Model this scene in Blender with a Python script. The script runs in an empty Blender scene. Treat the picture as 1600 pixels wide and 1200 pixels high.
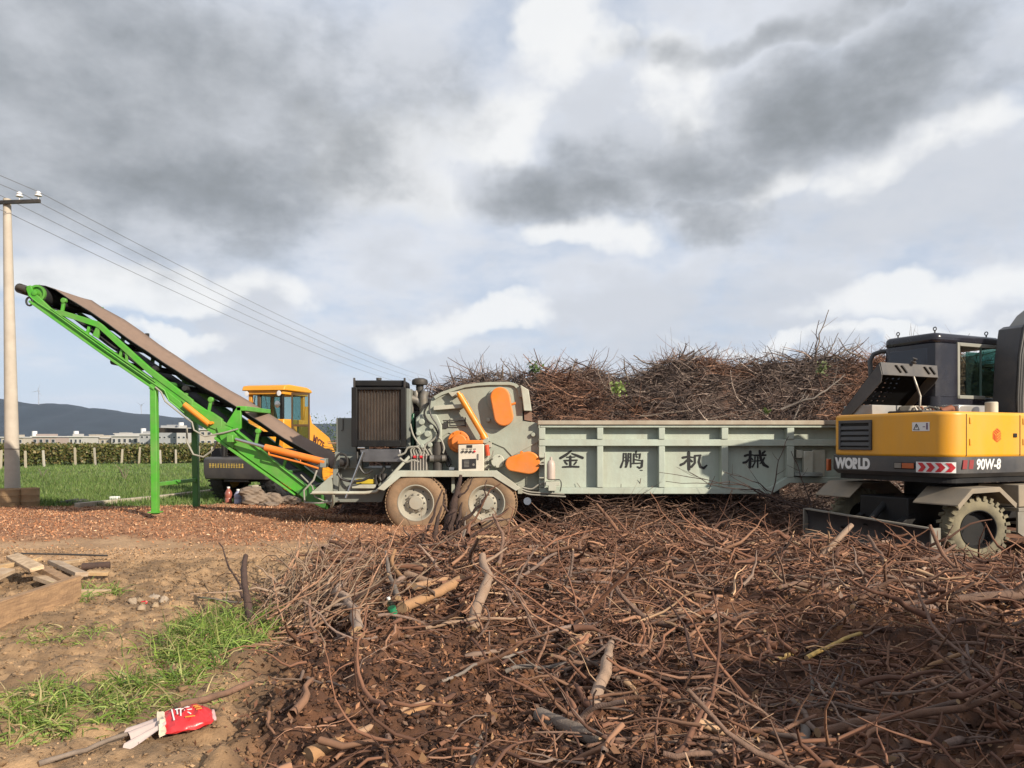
import bpy, math, random
import numpy as np
from mathutils import Vector, Matrix
random.seed(7)
SC = bpy.context.scene
COL = SC.collection
R = math.radians

# ------------------------------------------------------------------ camera
CAM_H = 1.6
cam = bpy.data.cameras.new('camera'); cam_o = bpy.data.objects.new('camera', cam); COL.objects.link(cam_o)
cam.sensor_width = 36; cam.lens = 27.0; cam.shift_y = 0.05625
cam.clip_start = 0.05; cam.clip_end = 20000
cam_o.location = (0, 0, CAM_H); cam_o.rotation_euler = (R(90), 0, 0)
SC.camera = cam_o
SC.view_settings.view_transform = 'Standard'; SC.view_settings.look = 'None'
SC.view_settings.exposure = 0.55; SC.view_settings.gamma = 1; SC.view_settings.use_curve_mapping = False
SC.cycles.max_bounces = 6; SC.cycles.diffuse_bounces = 3; SC.cycles.glossy_bounces = 3
SC.cycles.transparent_max_bounces = 12; SC.cycles.volume_bounces = 0
SC.cycles.use_denoising = True

# ------------------------------------------------------------------ sun and sky
SUN = Vector((0.66, -0.62, 0.44)).normalized()
sun = bpy.data.lights.new('sun', 'SUN'); sun.energy = 5.0; sun.angle = R(0.8); sun.color = (1.0, 0.89, 0.73)
sun_o = bpy.data.objects.new('sun', sun); COL.objects.link(sun_o)
sun_o.rotation_euler = SUN.to_track_quat('Z', 'Y').to_euler(); sun_o.location = (20, -20, 30)

world = bpy.data.worlds.new('World'); SC.world = world; world.use_nodes = True
def build_world():
    nt = world.node_tree; N = nt.nodes; L = nt.links; N.clear()
    def n(t, **k):
        x = N.new(t)
        for a, b in k.items(): setattr(x, a, b)
        return x
    def val(sock, v):
        if isinstance(v, (int, float)): sock.default_value = v
        else: L.new(v, sock)
    def m(op, a, b=0.0, c=0.0, clamp=False):
        x = n('ShaderNodeMath', operation=op, use_clamp=clamp); val(x.inputs[0], a); val(x.inputs[1], b)
        if op in ('MULTIPLY_ADD',): val(x.inputs[2], c)
        return x.outputs[0]
    def smooth(v, a, b, lo=0.0, hi=1.0):
        x = n('ShaderNodeMapRange', interpolation_type='SMOOTHSTEP'); val(x.inputs[0], v)
        x.inputs[1].default_value = a; x.inputs[2].default_value = b; x.inputs[3].default_value = lo; x.inputs[4].default_value = hi
        return x.outputs[0]
    def mix(f, a, b):
        x = n('ShaderNodeMix', data_type='RGBA'); val(x.inputs[0], f)
        for s, v in ((x.inputs[6], a), (x.inputs[7], b)):
            if isinstance(v, tuple): s.default_value = (*v, 1)
            else: L.new(v, s)
        return x.outputs[2]
    tc = n('ShaderNodeTexCoord'); sep = n('ShaderNodeSeparateXYZ'); L.new(tc.outputs['Generated'], sep.inputs[0])
    dx, dy, dz = sep.outputs
    zz = m('MAXIMUM', m('ADD', dz, 0.17), 0.04)
    px = m('DIVIDE', dx, zz); py = m('DIVIDE', dy, zz)
    cmb = n('ShaderNodeCombineXYZ'); L.new(px, cmb.inputs[0]); L.new(py, cmb.inputs[1])
    def noise(vec, scale, detail, rough, dist=0.0, off=(0, 0, 0), sc=(1, 1, 1)):
        mp = n('ShaderNodeMapping'); L.new(vec, mp.inputs[0]); mp.inputs[1].default_value = off; mp.inputs[3].default_value = sc
        x = n('ShaderNodeTexNoise'); L.new(mp.outputs[0], x.inputs['Vector']); x.inputs['Scale'].default_value = scale
        x.inputs['Detail'].default_value = detail; x.inputs['Roughness'].default_value = rough; x.inputs['Distortion'].default_value = dist
        return x.outputs[0]
    big = noise(cmb.outputs[0], 0.9, 5, 0.55, 0.0, (3.1, 1.7, 0))
    det = noise(cmb.outputs[0], 2.3, 7, 0.60, 0.0, (7.3, 2.2, 4))
    n1 = noise(tc.outputs['Generated'], 6.5, 8, 0.57, 0.0, (1, 2, 3), (1, 1, 1.5))
    nc = n('ShaderNodeTexNoise'); L.new(tc.outputs['Generated'], nc.inputs['Vector']); nc.inputs['Scale'].default_value = 4.2; nc.inputs['Detail'].default_value = 5; nc.inputs['Roughness'].default_value = .55
    sp = n('ShaderNodeSeparateColor'); L.new(nc.outputs['Color'], sp.inputs[0])
    A = m('ADD', m('ARCTAN2', dx, dy), m('MULTIPLY_ADD', sp.outputs[0], 0.50, -0.25)); E = m('ADD', m('ARCSINE', dz), m('MULTIPLY_ADD', sp.outputs[1], 0.22, -0.11))
    warp = m('ADD', m('MULTIPLY', m('SUBTRACT', n1, 0.5), 4.5), m('MULTIPLY', m('SUBTRACT', det, 0.5), 2.0))
    # large cloud masses seen in the photograph: soft lobes round fixed sky directions (azimuth from +Y, elevation)
    def lobe(px_, py_, rx, rz):
        d = Vector(((px_ - 800) / 1200, 1, (690 - py_) / 1200)).normalized()
        a = m('MULTIPLY_ADD', A, 1 / rx, -math.atan2(d.x, d.y) / rx); e = m('MULTIPLY_ADD', E, 1 / rz, -math.asin(d.z) / rz)
        return m('SUBTRACT', 1.0, m('MULTIPLY_ADD', a, a, m('MULTIPLY', e, e)))
    def mx(ls, k=1.0):
        r = None
        for a in ls: l = lobe(a[0], a[1], a[2] * k, a[3] * k); r = l if r is None else m('MAXIMUM', r, l)
        return r
    D = m('SUBTRACT', mx(((110, 160, .30, .12), (390, 185, .20, .10), (1400, 110, .12, .045), (1230, 150, .10, .05), (1090, 230, .11, .05), (930, 285, .13, .035), (1150, 310, .08, .03), (1300, 8, .2, .02)), 1.22), m('MULTIPLY', warp, 0.78))
    B = m('SUBTRACT', mx(((1050, 100, .055, .06), (860, 60, .07, .05), (700, 505, .085, .020), (380, 455, .075, .026), (190, 450, .11, .026), (1500, 440, .16, .022), (900, 372, .07, .022), (1440, 215, .08, .03), (1250, 245, .05, .025), (330, 535, .05, .011), (1350, 505, .2, .010), (650, 250, .12, .06), (800, 180, .08, .05)), 1.15), m('MULTIPLY', warp, 1.1))
    sky = n('ShaderNodeTexSky', sky_type='NISHITA'); sky.sun_disc = False
    sky.sun_elevation = math.asin(SUN.z); sky.sun_rotation = math.atan2(SUN.x, SUN.y); sky.altitude = 1900; sky.dust_density = 2.0; sky.ozone_density = 1.5
    base = mix(0.80, sky.outputs[0], (5.7, 6.3, 7.3))
    veil = smooth(m('MULTIPLY_ADD', det, 0.5, m('MULTIPLY', n1, 0.6)), 0.42, 0.64)
    base = mix(m('MULTIPLY', veil, 0.85), base, (7.3, 7.5, 7.95))
    shade = m('MULTIPLY', smooth(m('MULTIPLY_ADD', n1, 0.7, m('MULTIPLY', big, 0.4)), 0.49, 0.66), 0.6)
    base = mix(shade, base, (5.3, 5.55, 6.0))
    base = mix(m('MULTIPLY', smooth(B, -0.4, 1.0), 0.85), base, (8.7, 8.7, 8.6))
    base = mix(m('MULTIPLY', smooth(D, -0.8, 0.8), 0.75), base, (4.8, 5.02, 5.4))
    base = mix(m('MULTIPLY', smooth(D, -0.2, 1.9), 0.95), base, (2.3, 2.48, 2.62))
    # paler air at the horizon
    hz = smooth(m('ABSOLUTE', dz), 0.0, 0.11, 0.55, 0.0)
    base = mix(hz, base, (5.9, 6.3, 7.1))
    bg = n('ShaderNodeBackground'); L.new(base, bg.inputs[0]); bg.inputs[1].default_value = 0.076
    out = n('ShaderNodeOutputWorld'); L.new(bg.outputs[0], out.inputs[0])
build_world()

# ------------------------------------------------------------------ helpers
def W(px, py, Y):
    'point at depth Y metres that the photograph shows at pixel px, py'
    return Vector(((px - 800) / 1200 * Y, Y, CAM_H + (690 - py) / 1200 * Y))
OFF = {}
def tag(o, label=None, cat=None, group=None, kind=None):
    if label: o['label'] = label
    if cat: o['category'] = cat
    if group: o['group'] = group
    if kind: o['kind'] = kind
    return o
def thing(name, label, cat, loc=(0, 0, 0), rz=0.0, group=None, local=False):
    o = bpy.data.objects.new(name, None); COL.objects.link(o); o.empty_display_size = .2
    o.location = loc; o.rotation_euler = (0, 0, rz)
    OFF[o.name] = Vector((0, 0, 0)) if local else Vector(loc)
    return tag(o, label, cat, group)
class MB:
    def __init__(s): s.v = []; s.f = []
    def add(s, vs, fs):
        b = len(s.v); s.v += [tuple(v) for v in vs]; s.f += [tuple(i + b for i in f) for f in fs]; return s
    def box(s, x0, x1, y0, y1, z0, z1):
        return s.add([(x0, y0, z0), (x1, y0, z0), (x1, y1, z0), (x0, y1, z0), (x0, y0, z1), (x1, y0, z1), (x1, y1, z1), (x0, y1, z1)],
                     [(0, 3, 2, 1), (4, 5, 6, 7), (0, 1, 5, 4), (1, 2, 6, 5), (2, 3, 7, 6), (3, 0, 4, 7)])
    def prism(s, pts, ax, a0, a1):
        'pts are 2D; ax 0: (y,z) along x, 1: (x,z) along y, 2: (x,y) along z'
        def mk(p, a): return ((a, p[0], p[1]), (p[0], a, p[1]), (p[0], p[1], a))[ax]
        n = len(pts); ar = sum(pts[i][0] * pts[(i + 1) % n][1] - pts[(i + 1) % n][0] * pts[i][1] for i in range(n))
        if ar < 0: pts = pts[::-1]
        vs = [mk(p, a0) for p in pts] + [mk(p, a1) for p in pts]
        fs = [tuple(range(n))[::-1], tuple(range(n, 2 * n))] + [(i, (i + 1) % n, n + (i + 1) % n, n + i) for i in range(n)]
        if ax == 1: fs = [f[::-1] for f in fs]
        return s.add(vs, fs)
    def ppx(s, pts, Y0, Y1, Yp=None):
        'polygon given in photograph pixels at depth Yp (default Y0), extruded straight back to Y1'
        Yp = Y0 if Yp is None else Yp
        return s.prism([(W(a, b, Yp).x, W(a, b, Yp).z) for a, b in pts], 1, Y0, Y1)
    def bar(s, p, q, w, h=None, up=(0, 0, 1)):
        'rectangular bar from p to q'
        p = Vector(p); q = Vector(q); h = w if h is None else h
        d = (q - p).normalized(); u = Vector(up)
        if abs(d.dot(u)) > .95: u = Vector((0, 1, 0))
        a = d.cross(u).normalized() * w / 2; b = a.cross(d).normalized() * h / 2
        vs = [p - a - b, p + a - b, p + a + b, p - a + b, q - a - b, q + a - b, q + a + b, q - a + b]
        return s.add(vs, [(0, 1, 2, 3), (7, 6, 5, 4), (0, 4, 5, 1), (1, 5, 6, 2), (2, 6, 7, 3), (3, 7, 4, 0)])
    def tube(s, path, r, n=8, cap=True):
        path = [Vector(p) for p in path]; k = len(path)
        rr = r if isinstance(r, (list, tuple)) else [r] * k
        vs = []; fs = []; pa = None
        for i, p in enumerate(path):
            d = (path[min(i + 1, k - 1)] - path[max(i - 1, 0)]).normalized()
            if pa is None:
                u = Vector((0, 0, 1)) if abs(d.z) < .9 else Vector((1, 0, 0)); a = d.cross(u).normalized()
            else: a = (pa - d * pa.dot(d)).normalized()
            pa = a; b = d.cross(a)
            for j in range(n):
                t = 2 * math.pi * j / n; vs.append(p + (a * math.cos(t) + b * math.sin(t)) * rr[i])
        for i in range(k - 1):
            for j in range(n):
                fs.append((i * n + j, i * n + (j + 1) % n, (i + 1) * n + (j + 1) % n, (i + 1) * n + j))
        if cap: fs += [tuple(range(n))[::-1], tuple(range((k - 1) * n, k * n))]
        return s.add(vs, fs)
    def lathe(s, prof, c, axis=(0, -1, 0), n=32, cap=True):
        'prof: (distance along axis, radius); c: centre'
        c = Vector(c); d = Vector(axis).normalized(); u = Vector((0, 0, 1)) if abs(d.z) < .9 else Vector((1, 0, 0))
        a = d.cross(u).normalized(); b = d.cross(a); vs = []; fs = []; k = len(prof)
        for (t, r) in prof:
            for j in range(n):
                w = 2 * math.pi * j / n; vs.append(c + d * t + (a * math.cos(w) + b * math.sin(w)) * max(r, 1e-4))
        for i in range(k - 1):
            for j in range(n): fs.append((i * n + j, i * n + (j + 1) % n, (i + 1) * n + (j + 1) % n, (i + 1) * n + j))
        if cap and prof[0][1] > 1e-3: fs.append(tuple(range(n))[::-1])
        if cap and prof[-1][1] > 1e-3: fs.append(tuple(range((k - 1) * n, k * n)))
        return s.add(vs, fs)
    def build(s, name, mt, parent=None, smooth=None, bevel=0.0, seg=2):
        me = bpy.data.meshes.new(name)
        off = OFF[parent.name] if parent else Vector((0, 0, 0))
        me.from_pydata([(v[0] - off[0], v[1] - off[1], v[2] - off[2]) for v in s.v], [], s.f)
        me.validate(); me.update()
        if mt: me.materials.append(mt)
        o = bpy.data.objects.new(name, me); COL.objects.link(o); o.parent = parent
        OFF[o.name] = off
        if smooth is not None:
            me.polygons.foreach_set('use_smooth', [True] * len(me.polygons)); me.set_sharp_from_angle(angle=R(smooth))
        if bevel:
            b = o.modifiers.new('bevel', 'BEVEL'); b.width = bevel; b.segments = seg; b.limit_method = 'ANGLE'; b.angle_limit = R(35)
            b.harden_normals = False
            if smooth is None:
                me.polygons.foreach_set('use_smooth', [True] * len(me.polygons)); me.set_sharp_from_angle(angle=R(30))
        return o
def mirror_copy(o, name=None, parent=None, loc=None, rot=None):
    c = o.copy(); COL.objects.link(c); c.parent = parent or o.parent
    if loc is not None: c.location = loc
    if rot is not None: c.rotation_euler = rot
    OFF[c.name] = OFF.get(o.name, Vector((0, 0, 0)))
    return c

# ------------------------------------------------------------------ materials
KA = .84
def mat(name, base, rough=.6, metal=0.0, var=.18, scale=4.0, dirt=None, damt=.35, dscale=2.2, bump=0.0, bscale=60.0, spec=.5, attr=None, rnd=0.0, streak=False, sub=None, svec=(1, 1, .22)):
    base = tuple(v * KA for v in base); dirt = tuple(v * KA for v in dirt) if dirt else None
    M = bpy.data.materials.new(name); M.use_nodes = True; nt = M.node_tree; N = nt.nodes; L = nt.links
    b = N['Principled BSDF']; b.inputs['Roughness'].default_value = rough; b.inputs['Metallic'].default_value = metal
    b.inputs['Specular IOR Level'].default_value = spec
    tc = N.new('ShaderNodeTexCoord')
    def noise(sc, det=6, rg=.6, vec=None):
        x = N.new('ShaderNodeTexNoise'); L.new(vec or tc.outputs['Object'], x.inputs['Vector'])
        x.inputs['Scale'].default_value = sc; x.inputs['Detail'].default_value = det; x.inputs['Roughness'].default_value = rg
        return x.outputs[0]
    if attr:
        a = N.new('ShaderNodeAttribute'); a.attribute_name = attr; c = a.outputs['Color']
    else:
        rgb = N.new('ShaderNodeRGB'); rgb.outputs[0].default_value = (*base, 1); c = rgb.outputs[0]
    if rnd:
        oi = N.new('ShaderNodeObjectInfo'); hs = N.new('ShaderNodeHueSaturation'); L.new(c, hs.inputs['Color'])
        mr = N.new('ShaderNodeMapRange'); L.new(oi.outputs['Random'], mr.inputs[0]); mr.inputs[3].default_value = 1 - rnd; mr.inputs[4].default_value = 1 + rnd
        L.new(mr.outputs[0], hs.inputs['Value'])
        m2 = N.new('ShaderNodeMath'); m2.operation = 'FRACT'; m3 = N.new('ShaderNodeMath'); m3.operation = 'MULTIPLY'; m3.inputs[1].default_value = 7.31
        L.new(oi.outputs['Random'], m3.inputs[0]); L.new(m3.outputs[0], m2.inputs[0])
        mr2 = N.new('ShaderNodeMapRange'); L.new(m2.outputs[0], mr2.inputs[0]); mr2.inputs[3].default_value = .6; mr2.inputs[4].default_value = 1.15
        L.new(mr2.outputs[0], hs.inputs['Saturation']); c = hs.outputs[0]
    if var:
        hs = N.new('ShaderNodeHueSaturation'); L.new(c, hs.inputs['Color'])
        mr = N.new('ShaderNodeMapRange'); L.new(noise(scale), mr.inputs[0]); mr.inputs[1].default_value = .25; mr.inputs[2].default_value = .75
        mr.inputs[3].default_value = 1 - var; mr.inputs[4].default_value = 1 + var
        L.new(mr.outputs[0], hs.inputs['Value']); c = hs.outputs[0]
    if dirt:
        vec = None
        if streak:
            mp = N.new('ShaderNodeMapping'); L.new(tc.outputs['Object'], mp.inputs[0]); mp.inputs[3].default_value = svec; vec = mp.outputs[0]
        cr = N.new('ShaderNodeValToRGB'); L.new(noise(dscale, 9, .68, vec), cr.inputs[0])
        cr.color_ramp.elements[0].position = .5 - damt * .45; cr.color_ramp.elements[1].position = .78 - damt * .3
        cr.color_ramp.elements[0].color = (0, 0, 0, 1); cr.color_ramp.elements[1].color = (damt * 1.5 if damt < .6 else .95,) * 3 + (1,)
        mx = N.new('ShaderNodeMix'); mx.data_type = 'RGBA'; L.new(cr.outputs[0], mx.inputs[0]); L.new(c, mx.inputs[6]); mx.inputs[7].default_value = (*dirt, 1); c = mx.outputs[2]
        mr = N.new('ShaderNodeMapRange'); L.new(cr.outputs[0], mr.inputs[0]); mr.inputs[3].default_value = rough; mr.inputs[4].default_value = .9
        L.new(mr.outputs[0], b.inputs['Roughness'])
    L.new(c, b.inputs['Base Color'])
    if bump:
        bp = N.new('ShaderNodeBump'); L.new(noise(bscale, 5, .65), bp.inputs['Height']); bp.inputs['Strength'].default_value = bump; bp.inputs['Distance'].default_value = .02
        L.new(bp.outputs[0], b.inputs['Normal'])
    if sub:
        tr = N.new('ShaderNodeBsdfTranslucent'); L.new(c, tr.inputs[0]); ms = N.new('ShaderNodeMixShader'); ms.inputs[0].default_value = sub
        L.new(b.outputs[0], ms.inputs[1]); L.new(tr.outputs[0], ms.inputs[2]); L.new(ms.outputs[0], N['Material Output'].inputs[0])
    return M
def glass(name, col=(.55, .7, .68), alpha=.35, rough=.03):
    M = bpy.data.materials.new(name); M.use_nodes = True; nt = M.node_tree; N = nt.nodes; L = nt.links
    b = N['Principled BSDF']; b.inputs['Base Color'].default_value = (.02, .03, .03, 1); b.inputs['Roughness'].default_value = rough
    t = N.new('ShaderNodeBsdfTransparent'); t.inputs[0].default_value = (*col, 1)
    ms = N.new('ShaderNodeMixShader'); ms.inputs[0].default_value = alpha
    L.new(t.outputs[0], ms.inputs[1]); L.new(b.outputs[0], ms.inputs[2]); L.new(ms.outputs[0], N['Material Output'].inputs[0])
    return M
DUST = (.30, .20, .125)
M = {}
M['sage'] = mat('sage_paint', (.365, .41, .345), .48, var=.12, dirt=(.27, .235, .18), damt=.42, dscale=1.6, bump=.35, bscale=3.5, streak=True)
M['sage_lt'] = mat('pale_sage_paint', (.49, .51, .43), .5, var=.10, dirt=(.33, .26, .18), damt=.4, dscale=2.4, bump=.05, bscale=25)
M['rail'] = mat('trough_paint', (.46, .535, .46), .45, var=.13, scale=2.2, dirt=(.29, .25, .19), damt=.36, dscale=1.7, bump=.4, bscale=3.2, streak=True)
M['greybox'] = mat('grey_tank_paint', (.21, .235, .215), .45, var=.1, dirt=(.2, .17, .13), damt=.3)
M['orange'] = mat('orange_paint', (.78, .20, .012), .45, var=.12, dirt=(.36, .2, .10), damt=.3, dscale=3, bump=.1, bscale=6)
M['cyl'] = mat('amber_paint', (.80, .27, .015), .35, var=.08, dirt=(.35, .2, .09), damt=.25, dscale=6)
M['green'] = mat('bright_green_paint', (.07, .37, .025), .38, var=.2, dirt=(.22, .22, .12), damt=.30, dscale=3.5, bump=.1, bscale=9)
M['shadegreen'] = mat('shaded_green_paint', (.04, .20, .03), .4, var=.15, dirt=(.12, .13, .07), damt=.25)  # the conveyor's green again, with the far side's shade put into the colour
M['belt'] = mat('dusty_belt', (.21, .145, .11), .85, var=.2, scale=9, dirt=(.23, .155, .115), damt=.5, dscale=3.5, bump=.2, bscale=70)
M['rubber'] = mat('black_rubber', (.018, .018, .02), .7, var=.25, dirt=(.08, .065, .05), damt=.2)
M['black'] = mat('black_paint', (.010, .010, .011), .5, var=.2, dirt=(.04, .034, .028), damt=.25, spec=.25)
M['dark'] = mat('dark_metal', (.035, .034, .036), .5, .3, var=.25, dirt=(.12, .095, .07), damt=.35)
M['steel'] = mat('grimy_steel', (.30, .29, .27), .38, .6, var=.2, dirt=(.22, .17, .12), damt=.4, dscale=8)
M['chrome'] = mat('bright_steel', (.55, .55, .55), .22, .9, var=.1)
M['tyre'] = mat('muddy_tyre', (.085, .062, .045), .9, var=.25, scale=5, dirt=(.33, .205, .115), damt=.62, dscale=2.0, bump=.3, bscale=45)
M['tyre_grey'] = mat('dusty_lug_tyre', (.11, .10, .075), .9, var=.3, scale=6, dirt=(.30, .26, .165), damt=.55, dscale=3.0, bump=.25, bscale=50)
M['rim'] = mat('dusty_rim', (.40, .385, .32), .55, .1, var=.18, dirt=(.30, .2, .12), damt=.32, dscale=4)
M['hose'] = mat('grey_hose', (.30, .285, .24), .6, var=.15)
M['hoseblk'] = mat('black_hose', (.03, .028, .026), .5, var=.2)
M['box'] = mat('cream_enamel', (.66, .60, .50), .4, var=.06, dirt=(.42, .33, .23), damt=.22)
M['screen'] = mat('dark_screen', (.03, .028, .03), .2, var=.1)
M['letter'] = mat('black_lettering', (.008, .008, .009), .6, var=.2)
M['white'] = mat('white_marking', (.78, .77, .74), .5, var=.06)
M['red'] = mat('red_marking', (.55, .02, .03), .45, var=.08)
M['amberlens'] = mat('amber_lens', (.45, .10, .03), .2, var=.1)
M['yellow'] = mat('machine_yellow', (.82, .36, .004), .33, var=.08, scale=1.5, dirt=(.52, .33, .12), damt=.30, dscale=1.3, bump=.12, bscale=2.5, streak=True)
M['loader'] = mat('loader_yellow', (.76, .32, .012), .35, var=.09, dirt=(.4, .25, .09), damt=.25, dscale=2)
M['charcoal'] = mat('charcoal_paint', (.045, .046, .05), .38, var=.12, dirt=(.14, .12, .10), damt=.28, dscale=2.5)
M['hood'] = mat('grey_hood_paint', (.055, .053, .056), .42, var=.1, dirt=(.2, .17, .14), damt=.3)
M['cabnavy'] = mat('dark_cab_paint', (.017, .017, .025), .2, var=.15, dirt=(.08, .07, .065), damt=.14, dscale=1.4)
M['fender'] = mat('dusty_grey_fender', (.20, .175, .14), .65, var=.15, dirt=(.33, .26, .18), damt=.5)
M['boom'] = mat('boom_grey', (.22, .215, .2), .5, var=.1, dirt=(.26, .2, .14), damt=.3)
M['blade'] = mat('blade_steel', (.03, .03, .034), .45, .2, var=.2, dirt=(.12, .10, .08), damt=.25)
M['bladeedge'] = mat('worn_blade_edge', (.26, .245, .21), .5, .3, var=.2, dirt=(.25, .19, .13), damt=.3)
M['radcore'] = mat('dusty_radiator_core', (.44, .32, .23), .8, var=.2, scale=3, dirt=(.07, .06, .055), damt=.35, dscale=2.6, bump=.5, bscale=120)
M['glass'] = glass('cab_glass', (.72, .86, .84), .15)
M['glassdk'] = glass('tinted_glass', (.42, .60, .56), .25)
M['concrete'] = mat('pole_concrete', (.50, .445, .375), .85, var=.12, scale=3, dirt=(.36, .30, .24), damt=.35, dscale=1.4, bump=.15)
M['porcelain'] = mat('white_porcelain', (.72, .72, .74), .2, var=.04)
M['wire'] = mat('overhead_wire', (.22, .22, .23), .5, .3, var=0)
M['wood'] = mat('sawn_board', (.66, .45, .235), .75, var=.16, scale=5, dirt=(.30, .19, .11), damt=.5, dscale=3, bump=.3, bscale=40, rnd=.25, streak=True, svec=(2.5, 2.5, 12))
M['woodold'] = mat('weathered_beam', (.50, .31, .165), .85, var=.3, scale=6, dirt=(.20, .12, .07), damt=.55, dscale=2.4, bump=.5, bscale=35, streak=True, svec=(7, 1.2, 12))
M['bark'] = mat('stick_bark', (.27, .14, .088), .85, var=.25, scale=6, dirt=(.115, .068, .045), damt=.5, dscale=7, bump=.6, bscale=55, rnd=.32)
M['barkpale'] = mat('pale_stick', (.43, .25, .135), .8, var=.2, scale=5, dirt=(.22, .13, .075), damt=.45, dscale=5, bump=.4, bscale=45, rnd=.15)
M['barkdark'] = mat('dark_bark', (.05, .028, .022), .8, var=.4, scale=9, dirt=(.15, .085, .06), damt=.25, dscale=6, bump=.7, bscale=40)
M['barkgrey'] = mat('grey_bark', (.24, .185, .145), .85, var=.25, scale=6, dirt=(.12, .09, .07), damt=.4, dscale=7, bump=.5, bscale=50, rnd=.2)
M['cut'] = mat('cut_wood_end', (.36, .23, .125), .8, var=.2, scale=20)
M['twig'] = mat('twigs', (.2, .1, .06), .85, var=.15, scale=8, attr='col')
M['chip'] = mat('chips', (.3, .2, .1), .85, var=.12, scale=10, attr='col')
M['clod'] = mat('soil_clods', (.16, .09, .05), .95, var=.25, scale=14, attr='col', bump=.5, bscale=60)
M['blade_grass'] = mat('grass_blades', (.1, .2, .03), .6, var=.1, attr='col', sub=.3)
M['leaf'] = mat('leaves', (.1, .2, .03), .55, var=.1, attr='col', sub=.25)
M['drum'] = mat('brown_drum', (.42, .27, .14), .85, var=.2, scale=4, dirt=(.2, .13, .07), damt=.4)
M['curb'] = mat('kerb_concrete', (.44, .39, .31), .9, var=.15, dirt=(.3, .22, .15), damt=.4)
M['sack'] = mat('dirty_sacking', (.25, .195, .15), .9, var=.25, scale=5, dirt=(.2, .14, .1), damt=.4, bump=.3, bscale=20)
M['plastic'] = mat('film_plastic', (.62, .50, .46), .35, var=.12, scale=9, sub=.15)
M['packet'] = mat('red_packet', (.62, .03, .035), .32, var=.12, scale=10, bump=.15, bscale=20)
M['packetyellow'] = mat('packet_print', (.75, .32, .04), .35, var=.1)
M['rock'] = mat('field_stone', (.33, .245, .165), .9, var=.15, scale=9, bump=.3, rnd=.2)
# ------------------------------------------------------------------ terrain
rng = np.random.default_rng(11)
def _h(ix, iy, s):
    n = (ix.astype(np.int64) * 374761393 + iy.astype(np.int64) * 668265263 + s * 2147483647) & 0xffffffff
    n = ((n ^ (n >> 13)) * 1274126177) & 0xffffffff
    return ((n ^ (n >> 16)) & 0xffff) / 65535.0
def vn(x, y, s=0):
    x = np.asarray(x, float); y = np.asarray(y, float)
    ix = np.floor(x); iy = np.floor(y); fx = x - ix; fy = y - iy
    fx = fx * fx * fx * (fx * (fx * 6 - 15) + 10); fy = fy * fy * fy * (fy * (fy * 6 - 15) + 10)
    ix = ix.astype(np.int64); iy = iy.astype(np.int64)
    a = _h(ix, iy, s); b = _h(ix + 1, iy, s); c = _h(ix, iy + 1, s); d = _h(ix + 1, iy + 1, s)
    return (a + (b - a) * fx) * (1 - fy) + (c + (d - c) * fx) * fy
def fbm(x, y, o=4, s=0, g=.5):
    r = 0; a = 1; t = 0
    for i in range(o):
        r = r + a * vn(x * 2 ** i + i * 17.3, y * 2 ** i - i * 9.1, s + i); t += a; a *= g
    return r / t
def sst(v, a, b):
    t = np.clip((np.asarray(v, float) - a) / (b - a), 0, 1); return t * t * (3 - 2 * t)
def zones(x, y):
    'how much of each ground cover lies at x, y'
    x = np.asarray(x, float); y = np.asarray(y, float)
    w = (fbm(x * .9, y * .9, 4, 5) - .5) * 1.6
    w2 = (fbm(x * .35, y * .35, 3, 9) - .5) * 2.0
    brush = sst(x + w * .6, -2.35 + .0 * y, -1.5) * (1 - sst(y + w * .5, 12.4, 13.4))
    bx = -1.2 - .20 * (y - 3.5)                       # left limit of the brush, further left with distance
    brush = sst(x - bx + w * .5, -.45, .35) * (1 - sst(y + w * .4, 17, 18))
    brush = brush * (1 - sst(y + w * .7 + (-x) * .9, 13.2, 14.2) * (x < 1.5))
    chips = sst(y + w * .9, 11.9, 12.8) * (1 - sst(y + w * .5 - np.clip(x + 9, 0, 8) * .35, 18.6, 19.2))
    chips = np.clip(chips - brush, 0, 1)
    field = sst(y + w * .5 - np.clip(x + 9, 0, 8) * .35, 18.6, 19.4) + sst(-x, 26, 30)
    field = np.clip(field, 0, 1)
    track = sst(y + w * .5, 10.0, 10.9) * (1 - sst(y + w * .9, 11.9, 12.8))
    return brush, chips, field, track
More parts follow.
